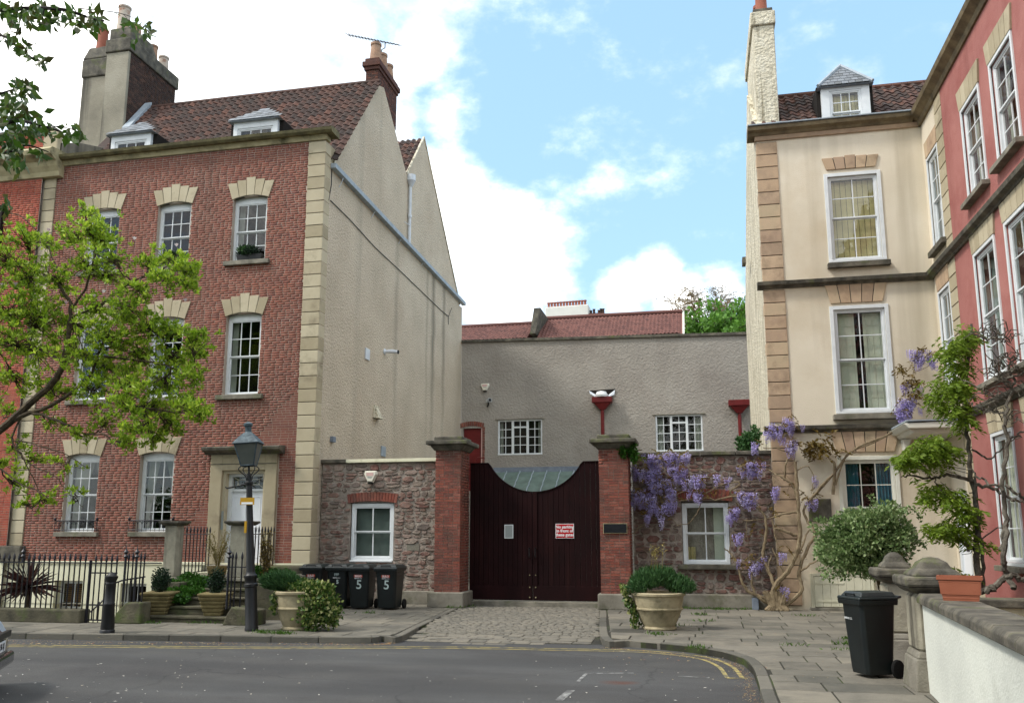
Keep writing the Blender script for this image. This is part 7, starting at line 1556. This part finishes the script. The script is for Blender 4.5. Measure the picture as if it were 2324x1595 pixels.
    for _ in range(95):
        x, y = rnd.uniform(380, 1500), rnd.uniform(330, 1050)
        if 720 < x < 1060 and 570 < y < 1050: continue
        a = Z3(x, y, 22.1); tw.tube(wobble([a, a+Vector((rnd.uniform(-.35, .35), rnd.uniform(-.15, 0), rnd.uniform(-.1, .35)))], .03), .005, 4)
    tw.build('twigs', 'bark_wisteria', W)
    fl = [(530, 330, 95, 110), (600, 295, 80, 60), (690, 290, 150, 60), (530, 420, 90, 90), (500, 480, 60, 50), (560, 485, 60, 60), (400, 380, 60, 60), (460, 378, 30, 40), (680, 385, 60, 70), (745, 385, 40, 60), (700, 425, 40, 50), (610, 465, 60, 50), (650, 510, 50, 60), (835, 440, 120, 60), (415, 560, 90, 100), (392, 600, 40, 50), (520, 565, 100, 50), (655, 560, 50, 80), (530, 640, 80, 80), (490, 695, 60, 50), (635, 620, 80, 50), (595, 712, 30, 50), (835, 548, 80, 60), (970, 420, 50, 30), (1040, 460, 30, 50), (1195, 375, 110, 90), (1235, 370, 70, 80), (1170, 570, 120, 80), (1080, 680, 80, 80), (1118, 850, 45, 60), (1243, 1038, 70, 60), (1435, 1208, 50, 50), (1375, 537, 50, 60), (1370, 105, 90, 90), (1470, 65, 75, 90), (1422, 160, 40, 50), (1480, 218, 70, 80), (1238, 212, 50, 50), (1630, 605, 50, 35), (1640, 445, 40, 40), (745, 470, 30, 40), (1120, 1010, 20, 50), (1420, 975, 60, 35), (1300, 985, 20, 20)]
    fr2 = [(1310, 750, 110, 80), (1375, 790, 30, 60), (1195, 925, 40, 45), (1282, 950, 40, 30), (1195, 1070, 100, 90), (1250, 1010, 40, 60), (1305, 1088, 25, 40), (1185, 1110, 70, 50), (1230, 1090, 60, 60)]
    its = []; lv = []
    def put(cen, w, h_, k, Y):
        n = max(2, int(w*h_/430.))
        for _ in range(n):
            c = cen(rnd.gauss(0, w*.3), rnd.uniform(-h_*.5, h_*.35), Y-.04-rnd.uniform(0, .16)); s = rnd.uniform(.6, 1.15); its.append((rnd.randrange(4), Matrix.Translation(c+Vector((0, 0, .1))) @ Matrix.Rotation(rnd.uniform(-.25, .25), 4, 'Y') @ Matrix.Rotation(rnd.uniform(-.2, .2), 4, 'X') @ Matrix.Rotation(rnd.uniform(0, 6), 4, 'Z') @ Matrix.Scale(s, 4)))
            if rnd.random() < .35: lv.append(c+Vector((rnd.uniform(-.1, .1), 0, .15+rnd.random()*.1)))
    for x, y, w, h_ in fl: put(lambda dx, dy, Y: Z3(x+dx, y+dy, Y), w, h_, 0, Y_(x))
    for x, y, w, h_ in fr2: put(lambda dx, dy, Y: Z5(x+dx, y+dy, Y), w, h_, 0, 21.98)
    lay(W, 'flower_cluster', RAC, its, 'flower_wisteria', limit=300)
    for _ in range(60):
        x, y = rnd.choice([(620, 255), (1080, 640), (1150, 970), (1280, 740), (1330, 620), (600, 420), (410, 340), (900, 480), (1140, 320), (1420, 470), (1600, 500), (1220, 960), (1250, 600), (430, 480), (1490, 20), (1440, 880)]); lv.append(Z3(x+rnd.gauss(0, 40), y+rnd.gauss(0, 25), 22.0))
    pinnate(lv, .2, 'leaf_bronze', W, 'young_leaves')
    l2 = [Z3(1665+rnd.gauss(0, 55), 175+rnd.gauss(0, 38), 21.95) for _ in range(70)]; pinnate(l2, .24, 'leaf_bronze', W, 'bronze_leaves', n=11)
    l3 = [Z5(x+rnd.gauss(0, 35), y+rnd.gauss(0, 16), 21.9) for x, y in ((1330, 690), (1205, 795), (1230, 875), (1250, 965), (1300, 880)) for _ in range(13)]; pinnate(l3, .2, 'leaf_bronze', W, 'bronze_leaves', n=9)
wisteria_left()
iv = thing('ivy', 'fresh green ivy hanging from the cap of the right brick gate pillar', 'ivy', tuple(Z3(360, 280, 21.7)))
Q = np.concatenate([cloud(Z3(x, y, 21.45), (r, .14, r), n) for x, y, r, n in ((375, 180, .14, 240), (340, 215, .16, 260), (385, 235, .15, 240), (330, 250, .13, 180), (395, 280, .1, 120), (360, 160, .1, 120), (310, 230, .08, 70))]); leaves(iv, 'foliage', 'leaf_ivy', Q, .07, nrm=np.tile([.1, -1., 0], (len(Q), 1)), aspect=.8, spread=.6)
Q = np.concatenate([cloud(Z3(x, y, 21.9), (.1, .1, .06), 20) for x, y in ((440, 275), (470, 285), (420, 300), (400, 320))]); leaves(iv, 'foliage', 'leaf_wisteria', Q, .05)
ivy('shrub', 'small green shrub behind the rubble wall beside the red downpipe', [(PY(1697, 1007, 23.5), (.3, .3, .3), 700), (PY(1712, 990, 23.6), (.15, .2, .3), 250)], 'leaf_lavender', size=.09, cat='shrub')

def wisteria_right():
    W = thing('wisteria', 'green leafed wisteria with thick dark trunk climbing the corner of the red house', 'wisteria', tuple(PY(2222, 1330, 17.3))); Y = 17.4
    br = [([(2222, 1335), (2216, 1260), (2220, 1180), (2207, 1100), (2196, 1000), (2192, 900), (2197, 800), (2204, 735)], .06, .022), ([(2232, 1335), (2228, 1240), (2216, 1150), (2212, 1080)], .035, .02), ([(2196, 740), (2180, 1000), (2172, 1100)], .0, .0), ([(2210, 1090), (2150, 1078), (2110, 1085), (2070, 1078), (2045, 1082)], .035, .012), ([(2215, 1100), (2260, 1110), (2290, 1130), (2324, 1140)], .035, .02), ([(2205, 1020), (2250, 1040), (2290, 1000), (2324, 990)], .02, .01),
          ([(2218, 1250), (2190, 1235), (2160, 1215), (2150, 1195)], .03, .012), ([(2200, 1150), (2160, 1135), (2130, 1105), (2120, 1080)], .02, .01), ([(2196, 900), (2170, 880), (2140, 880)], .018, .008), ([(2203, 760), (2240, 770), (2270, 768), (2280, 800)], .02, .01), ([(2215, 1230), (2260, 1200), (2290, 1190)], .015, .008)]
    for P, r0, r1 in br:
        if r0 == 0: continue
        pts = wobble(smooth_path([PY(x, y, Y-.1+rnd.uniform(-.1, .1)) for x, y in P], 3), .025, 2); n = len(pts); MB().tube(pts, [r0+(r1-r0)*i/(n-1) for i in range(n)], 7).build('branch', 'bark_grey', W, smooth=True)
    cl = [(2190, 760, 22, 20, 60), (2170, 785, 28, 16, 70), (2150, 800, 18, 10, 30), (2175, 830, 25, 15, 50), (2150, 870, 30, 18, 80), (2180, 880, 22, 18, 60), (2130, 900, 22, 14, 45), (2165, 920, 28, 16, 60), (2185, 950, 15, 14, 35), (2120, 1005, 34, 18, 110), (2085, 1025, 36, 20, 120), (2055, 1040, 30, 12, 60), (2140, 1020, 20, 14, 40), (2125, 1110, 26, 18, 55), (2165, 1130, 26, 22, 70), (2190, 1160, 20, 18, 45), (2100, 1125, 18, 12, 25), (2130, 1195, 28, 12, 60), (2165, 1185, 24, 16, 50), (2190, 1210, 16, 14, 30), (2215, 1170, 18, 16, 25), (2160, 1290, 14, 18, 16), (2195, 1310, 10, 14, 12), (2230, 1230, 14, 12, 12)]
    pts = []
    for x, y, w, h_, n in cl: pts += [PY(x+rnd.gauss(0, w*.55), y+rnd.gauss(0, h_*.55), Y-.2+rnd.uniform(-.35, .35)) for _ in range(int(n*.75))]
    pinnate(pts, .24, 'leaf_wisteria', W, 'leaves', n=11)
    tw = MB()
    for x, y, w, h_, n in cl:
        for _ in range(3): a = PY(x+rnd.gauss(0, w*.5), y+rnd.gauss(0, h_*.5), Y); b = PY(2200+rnd.uniform(-25, 0), y+rnd.uniform(0, 40), Y); tw.tube(wobble([a, b], .04), .007, 4)
    tw.build('twigs', 'bark_grey', W)
wisteria_right()
def bare_climber():
    W = thing('climber', 'bare twisted grey climber with leafless twigs across the red house windows at right edge', 'climber', tuple(PY(2300, 1330, 14.6))); Y = 14.8
    br = [([(2300, 1335), (2285, 1300), (2275, 1260), (2284, 1180), (2276, 1090), (2286, 1000), (2282, 940), (2300, 880), (2290, 830)], .045, .02), ([(2225, 1340), (2250, 1335), (2275, 1312), (2300, 1305), (2330, 1320)], .05, .04), ([(2284, 1180), (2274, 1240), (2282, 1300)], .03, .03), ([(2278, 1110), (2240, 1095), (2210, 1070), (2195, 1060)], .022, .01), ([(2282, 1100), (2310, 1120), (2330, 1130)], .025, .02), ([(2286, 1000), (2310, 985), (2330, 983)], .02, .015), ([(2286, 940), (2250, 930), (2215, 925), (2195, 905)], .018, .008), ([(2295, 880), (2270, 850), (2250, 820), (2235, 800)], .016, .007), ([(2290, 830), (2310, 800), (2324, 770)], .016, .008), ([(2280, 860), (2320, 850), (2335, 840)], .02, .015), ([(2282, 900), (2250, 890), (2220, 880)], .012, .006)]
    for P, r0, r1 in br:
        pts = wobble(smooth_path([PY(x, y, Y+rnd.uniform(-.1, .1)) for x, y in P], 3), .03, 2); n = len(pts); MB().tube(pts, [r0+(r1-r0)*i/(n-1) for i in range(n)], 6).build('branch', 'bark_grey', W, smooth=True)
    tw = MB()
    for cx, cy, w, h_, n in ((2265, 765, 35, 18, 26), (2275, 840, 35, 20, 26), (2295, 880, 25, 20, 16), (2250, 900, 30, 18, 16), (2300, 820, 22, 30, 16), (2290, 950, 25, 15, 12), (2250, 935, 20, 12, 8), (2230, 760, 12, 8, 6)):
        for _ in range(n):
            a = PY(cx+rnd.gauss(0, w*.5), cy+rnd.gauss(0, h_*.5), Y); d = Vector((rnd.uniform(-.3, .3), rnd.uniform(-.15, .15), rnd.uniform(-.1, .18))); tw.tube(wobble([a, a+d*.5+Vector((0, 0, .05)), a+d], .025, 2), [.009]*4+[.005], 4)
    tw.build('twigs', 'bark_grey', W)
bare_climber()
# round bush
bc = PY(1968, 1232, 16.6); bs = thing('bush', 'rounded grey green small leaved bush spilling over the low wall below the blue curtained window', 'bush', (bc.x, 16.6, .3))
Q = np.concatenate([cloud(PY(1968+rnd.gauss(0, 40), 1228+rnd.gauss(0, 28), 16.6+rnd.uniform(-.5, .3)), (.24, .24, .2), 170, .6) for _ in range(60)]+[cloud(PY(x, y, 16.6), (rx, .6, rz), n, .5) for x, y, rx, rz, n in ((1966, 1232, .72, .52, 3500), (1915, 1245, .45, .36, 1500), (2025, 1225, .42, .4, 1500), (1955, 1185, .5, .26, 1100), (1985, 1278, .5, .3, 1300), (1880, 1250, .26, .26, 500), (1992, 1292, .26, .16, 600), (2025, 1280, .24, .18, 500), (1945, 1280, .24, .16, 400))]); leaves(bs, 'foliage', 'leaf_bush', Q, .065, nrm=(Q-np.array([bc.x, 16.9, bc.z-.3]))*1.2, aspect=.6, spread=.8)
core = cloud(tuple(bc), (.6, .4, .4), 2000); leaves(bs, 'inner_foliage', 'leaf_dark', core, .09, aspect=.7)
for P in ([(2000, 1190), (2040, 1160), (2070, 1155), (2090, 1175)], [(2040, 1230), (2080, 1225), (2100, 1240)], [(1930, 1190), (1900, 1175), (1885, 1180)], [(1990, 1170), (1985, 1140), (1975, 1125)]):
    pts = smooth_path([PY(x, y, 16.4) for x, y in P], 4); MB().tube(pts, .006, 4).build('shoot', 'bark', bs); leaves(bs, 'shoot_leaves', 'leaf_bush', np.concatenate([cloud(p, (.05, .05, .05), 9) for p in pts]), .055, aspect=.6)
for i in range(6): a = Vector((bc.x+.3+rnd.uniform(-.1, .1), 16.9, .3)); MB().tube(wobble([a, a+Vector((rnd.uniform(-.4, .3), -.2, .8))], .03), .022, 6).build('stem', 'bark', bs)

# ---- magnolia
def rosettes(parent, m, tips, size, per, name='foliage', parts=0, up=.7, aspect=.42):
    P = np.repeat(np.array([list(t) for t in tips]), per, 0)+nrs.normal(size=(len(tips)*per, 3))*size*.22
    leaves(parent, name, m, P, size, nrm=np.tile([0, 0, up], (len(P), 1)), aspect=aspect, spread=.6, parts=parts)
def magnolia():
    W = thing('magnolia_tree', 'magnolia tree with yellow green leaves and few white flowers, reaching in from left', 'tree', (-18.2, 17.3, -.1)); Y0 = 16.9
    skel = []
    def limb(P, r0, r1, Y=Y0):
        pts = smooth_path([PY(x, y, Y+(yy if yy else 0)) for x, y, yy in [(p+(0,))[:3] for p in P]], 4); pts = [p+Vector((rnd.uniform(-.02, .02),)*3) for p in pts]; n = len(pts); MB().tube(pts, [r0+(r1-r0)*i/(n-1) for i in range(n)], 8).build('limb', 'bark', W, smooth=True); skel.extend(pts)
    b = PY(-60, 1010, Y0); MB().tube(smooth_path([(-18.2, 17.3, -1.9), (-18.1, 17.2, .8), (-17.2, 17.0, 2.0), tuple(PY(-100, 1045, Y0))], 4), [.3, .28, .27, .25, .24, .22, .2, .19, .18, .17, .16, .15, .14], 10).build('trunk', 'bark', W, smooth=True)
    limb([(-100, 1045), (0, 976), (66, 917), (121, 868), (144, 825), (154, 770), (161, 704), (141, 655), (92, 618), (60, 590)], .1, .02)
    limb([(-20, 990), (49, 944), (108, 924), (171, 884), (204, 852), (225, 800), (240, 740, -.4)], .065, .015); limb([(49, 944), (79, 937), (148, 960), (184, 983), (230, 985)], .045, .012); limb([(150, 800), (167, 806), (236, 809), (328, 819), (387, 832), (440, 850)], .035, .01); limb([(204, 852), (260, 900), (330, 925), (400, 935), (450, 935)], .03, .01)
    limb([(161, 704), (200, 640), (215, 560), (205, 500)], .03, .01); limb([(144, 825), (90, 790), (30, 780), (-40, 770)], .04, .015); limb([(161, 720), (230, 690), (300, 640), (390, 600)], .025, .01, Y0-.4); limb([(66, 917), (30, 990), (60, 1050), (90, 1130)], .025, .01); limb([(225, 800), (290, 770), (370, 760), (420, 775)], .025, .01, Y0+.2); limb([(0, 976), (-20, 1040), (40, 1090), (110, 1130)], .03, .01, Y0-.3); limb([(141, 655), (110, 560), (60, 500), (20, 480)], .02, .01, Y0+.4)
    limb([(30, 1000), (90, 1010), (150, 1030), (200, 1060)], .018, .007); limb([(60, 1050), (120, 1080), (160, 1120), (190, 1150)], .014, .006)
    S = np.array([list(p) for p in skel])
    cl = [(190, 485, 22, 10), (205, 520, 35, 26), (160, 540, 30, 14), (230, 545, 40, 26), (255, 585, 30, 16), (60, 545, 40, 22), (110, 555, 30, 14), (10, 590, 60, 34), (60, 640, 55, 40), (130, 630, 50, 26), (195, 605, 45, 26), (250, 625, 40, 20), (345, 600, 30, 18), (395, 590, 28, 18), (425, 615, 28, 20), (430, 650, 26, 16), (370, 640, 35, 22), (310, 660, 35, 20), (290, 705, 45, 30), (230, 700, 50, 30), (170, 740, 55, 34), (90, 720, 65, 50), (20, 700, 60, 46), (20, 780, 55, 40), (90, 800, 60, 40), (170, 800, 55, 34), (250, 770, 55, 38), (330, 740, 45, 30), (390, 760, 35, 22), (440, 770, 28, 20), (450, 800, 25, 18), (400, 820, 40, 28), (320, 810, 50, 32), (250, 840, 50, 32), (440, 855, 28, 20), (370, 870, 45, 32), (290, 870, 50, 30), (200, 880, 40, 18), (280, 920, 45, 28), (350, 930, 45, 30), (420, 915, 35, 22), (455, 938, 30, 22), (390, 965, 35, 22), (320, 975, 35, 20), (285, 1010, 25, 12), (350, 1000, 25, 12), (240, 960, 35, 14), (110, 880, 40, 16), (40, 870, 45, 24), (20, 930, 30, 10), (30, 1015, 30, 8), (80, 1045, 28, 8), (30, 1100, 30, 9), (120, 960, 30, 9), (180, 990, 22, 8), (100, 1135, 25, 8), (60, 1150, 22, 6), (150, 1060, 30, 6), (10, 1060, 20, 8), (170, 1120, 18, 4), (150, 900, 30, 8)]
    tips = []; fl = []; tw = MB()
    for x, y, r, n in cl:
        c = PY(x, y, Y0+rnd.uniform(-.9, .9)); rw = r/105.; i = int(np.argmin(np.linalg.norm(S-np.array(c), axis=1))); a = Vector(S[i]); mid = a.lerp(c, .6)+Vector((0, 0, -.1)); tw.tube(wobble([a, mid, c], .04, 3), [.018, .017, .016, .014, .012, .01, .009], 5)
        for _ in range(int(n*2.0)):
            v = Vector((rnd.gauss(0, .5), rnd.gauss(0, .8), rnd.gauss(0, .42)))*rw; t = c+v+Vector((0, 0, .02)); tips.append(t); s = c.lerp(a, rnd.random()*.5); tw.tube(wobble([s, s.lerp(t, .5)-Vector((0, 0, .05*rw)), t], .02, 2), [.008, .007, .006, .005, .004], 4)
    tw.build('twigs', 'bark', W); rosettes(W, 'leaf_magnolia', tips, .105, 11, parts=300)
    for (x, y) in ((110, 525), (35, 648), (235, 665), (150, 690), (214, 675), (305, 545), (342, 785), (5, 650), (420, 685), (260, 702), (137, 755), (252, 900), (308, 960), (400, 560), (212, 748), (308, 980)):
        c = PY(x, y, Y0-.6); b = MB()
        for k in range(6): a = k*1.05+rnd.random()*.4; d = Vector((math.cos(a)*.045, math.sin(a)*.045, .075)); s = Vector((-math.sin(a), math.cos(a), 0))*.026; b.add([c, c+d*.6+s, c+d, c+d*.6-s], [(0, 1, 2, 3)])
        b.build('flower', 'flower_magnolia', W)
magnolia()
def cherry():
    W = thing('cherry_tree', 'overhanging cherry branches with drooping green leaves at the top left corner', 'tree', (-8.6, 5.2, -.1)); Y = 6.6
    MB().tube(smooth_path([(-8.6, 5.2, -.12), (-8.5, 5.3, 2), (-8.2, 5.6, 4.2), tuple(PY(-260, 60, Y))], 4), [.2, .19, .18, .18, .17, .16, .15, .14, .13, .11, .09, .07, .05], 9).build('trunk', 'bark_cherry', W, smooth=True)
    sk = []
    for P, r0 in (([(-260, 60), (-80, 30), (60, 20), (140, 22), (200, 40), (236, 48)], .03), ([(-260, 60), (-60, 110), (0, 80), (50, 118), (90, 140)], .02), ([(-200, 250), (-60, 300), (30, 275), (80, 282), (140, 300)], .03), ([(-200, 250), (-60, 340), (20, 345), (60, 330), (110, 345)], .02), ([(-200, 250), (-60, 230), (10, 210), (55, 195)], .02), ([(-260, 60), (-200, 250)], .05), ([(-200, 250), (-100, 400), (-20, 465), (18, 460)], .015), ([(100, 20), (95, 45)], .008), ([(110, 285), (160, 292), (180, 300)], .006), ([(270, 30), (300, 40), (335, 60)], .004), ([(180, 20), (270, 30), (290, 45)], .006)):
        pts = smooth_path([PY(x, y, Y+rnd.uniform(-.1, .1)) for x, y in P], 4); n = len(pts); MB().tube(pts, [r0*(1-.75*i/(n-1)) for i in range(n)], 6).build('branch', 'bark_cherry', W, smooth=True); sk += pts
    cl = [(20, 20, 24, 14), (55, 25, 25, 16), (35, 50, 16, 8), (90, 20, 24, 16), (120, 40, 22, 14), (150, 25, 20, 14), (175, 50, 18, 12), (205, 35, 16, 10), (228, 45, 12, 10), (210, 62, 10, 5), (100, 45, 14, 7), (70, 50, 10, 5), (15, 85, 16, 10), (40, 100, 18, 10), (65, 112, 16, 8), (95, 135, 14, 10), (48, 185, 20, 12), (62, 200, 18, 14), (15, 225, 20, 14), (40, 240, 24, 20), (20, 270, 26, 22), (60, 255, 14, 8), (85, 280, 20, 12), (50, 290, 24, 14), (110, 290, 18, 10), (15, 310, 22, 18), (35, 335, 24, 20), (80, 300, 14, 7), (5, 350, 20, 14), (45, 365, 20, 14), (150, 298, 14, 9), (180, 300, 12, 8), (90, 345, 12, 6), (10, 460, 14, 8), (290, 50, 14, 5), (320, 50, 18, 7), (335, 70, 10, 5), (300, 75, 16, 3)]
    P = []
    for x, y, r, n in cl:
        for _ in range(int(n*2.0)): P.append(list(PY(x+rnd.gauss(0, r*.5), y+rnd.gauss(0, r*.5), Y+rnd.gauss(0, .22))))
    P = np.array(P); leaves(W, 'foliage', 'leaf_cherry', P, .105, nrm=np.tile([.15, -.2, -.5], (len(P), 1)), aspect=.5, spread=.55, droop=.2, parts=300)
cherry()
# ---- trees behind the grey building and behind the viewer
def crown_tree(label, base, h_, cr, n, m='leaf_tree', size=.35, bare=False, name='tree', limbs=16, Rk=None):
    T_ = thing(name, label, 'tree', tuple(base)); b = Vector(base); tr = [b, b+Vector((.2, 0, h_*.25)), b+Vector((-.1, .2, h_*.5)), b+Vector((0, 0, h_*.72))]; r = h_*.022*(.45 if bare else 1); MB().tube(smooth_path(tr, 3), [r*(1-.07*i) for i in range(10)], 8).build('trunk', 'bark', T_, smooth=True)
    tips = []; lb_ = MB()
    for i in range(limbs):
        a = 6.283*i/limbs+rnd.random()*.6; s = tr[1].lerp(tr[3], rnd.uniform(.3, 1)); rr_ = rnd.uniform(.1, .95); e = b+Vector((math.cos(a)*cr*rr_, math.sin(a)*cr*rr_, h_-cr*.9*(1-math.sqrt(1-rr_*rr_*.98))-rnd.uniform(0, .35)*cr)); mid = s.lerp(e, .5)+Vector((0, 0, h_*.05)); W_ = wobble([s, mid, e], h_*.012, 3); lb_.tube(W_, [r*.45*(1-.13*j) for j in range(len(W_))], 5)
        for k in range(5 if not bare else 16):
            q = W_[rnd.randrange(2, len(W_))]; e2 = q+Vector((rnd.uniform(-1, 1), rnd.uniform(-1, 1), rnd.uniform(-.3, .5)))*cr*.22; V_ = wobble([q, e2], h_*.01, 3); lb_.tube(V_, [r*.16, r*.12, r*.1, r*.06], 4); tips.append(e2); tips.append(q.lerp(e2, .5))
            if bare:
                for _ in range(4): e3 = e2+Vector((rnd.uniform(-1, 1), rnd.uniform(-1, 1), rnd.uniform(-.3, .6)))*cr*.14; lb_.tube([q.lerp(e2, rnd.uniform(.4, 1)), e3], [r*.07, r*.04], 3)
    lb_.build('limbs', 'bark' if not bare else 'bark_wisteria', T_)
    if n:
        per = n//len(tips); Q = np.concatenate([cloud(t, (cr*.22, cr*.22, cr*.15), per) for t in tips]); leaves(T_, 'crown', m, Q, size, nrm=np.tile([0, 0, .5], (len(Q), 1)), aspect=.7, spread=.8)
    return T_
q = PY(1650, 720, 66); crown_tree('green leafed tree rising above the grey wall at its right end', (q.x, 66, 0), PY(1650, 690, 66).z-.3, 4.6, 15000, size=.3, limbs=26)
q = PY(1700, 730, 62); crown_tree('green tree crown beside the cream house wall, above the grey wall', (q.x+.8, 62, 0), PY(1700, 715, 62).z-.2, 3.2, 7000, size=.3)
q = PY(1582, 700, 72); crown_tree('almost leafless tree with fine twigs behind the green tree', (q.x, 72, 0), PY(1582, 657, 72).z+.2, 4.6, 5000, size=.13, bare=True, m='leaf_bronze', limbs=40)
BACK = ('tall green tree behind the viewer, nearest the brick house side', 'tallest green tree behind the viewer, left of centre', 'tall green tree behind the viewer, towards the red house', 'green tree behind the viewer, outermost on the left', 'low spreading green tree behind the viewer, in the middle', 'low spreading green tree behind the viewer, on the right')
for i, (x, y, hh, cr) in enumerate(((-15, -8, 17, 7), (-4, -12, 19, 8), (8, -9, 17, 7), (-27, -7, 18, 7), (-10, -22, 14, 8), (3, -22, 13, 8))):
    crown_tree(BACK[i], (x, y, -.1), hh, cr, 9000, size=.8)

def added_hedge():  # unseen greenery added to block bright sky in the low window reflections
    t = thing('added_hedge', 'unseen leafy bank added behind the viewer to darken reflections in low panes', 'added_hedge', (0, -15, -.1)); MB().box(-40, 40, -15.6, -14.4, -.1, 3.6).build('core', 'leaf_dark', t)
    P = np.c_[nrs.uniform(-40, 40, 16000), nrs.normal(-14.4, .35, 16000), nrs.uniform(0, 1, 16000)**.8*4.6]; leaves(t, 'foliage', 'leaf_tree', P, .45, aspect=.7)
added_hedge()
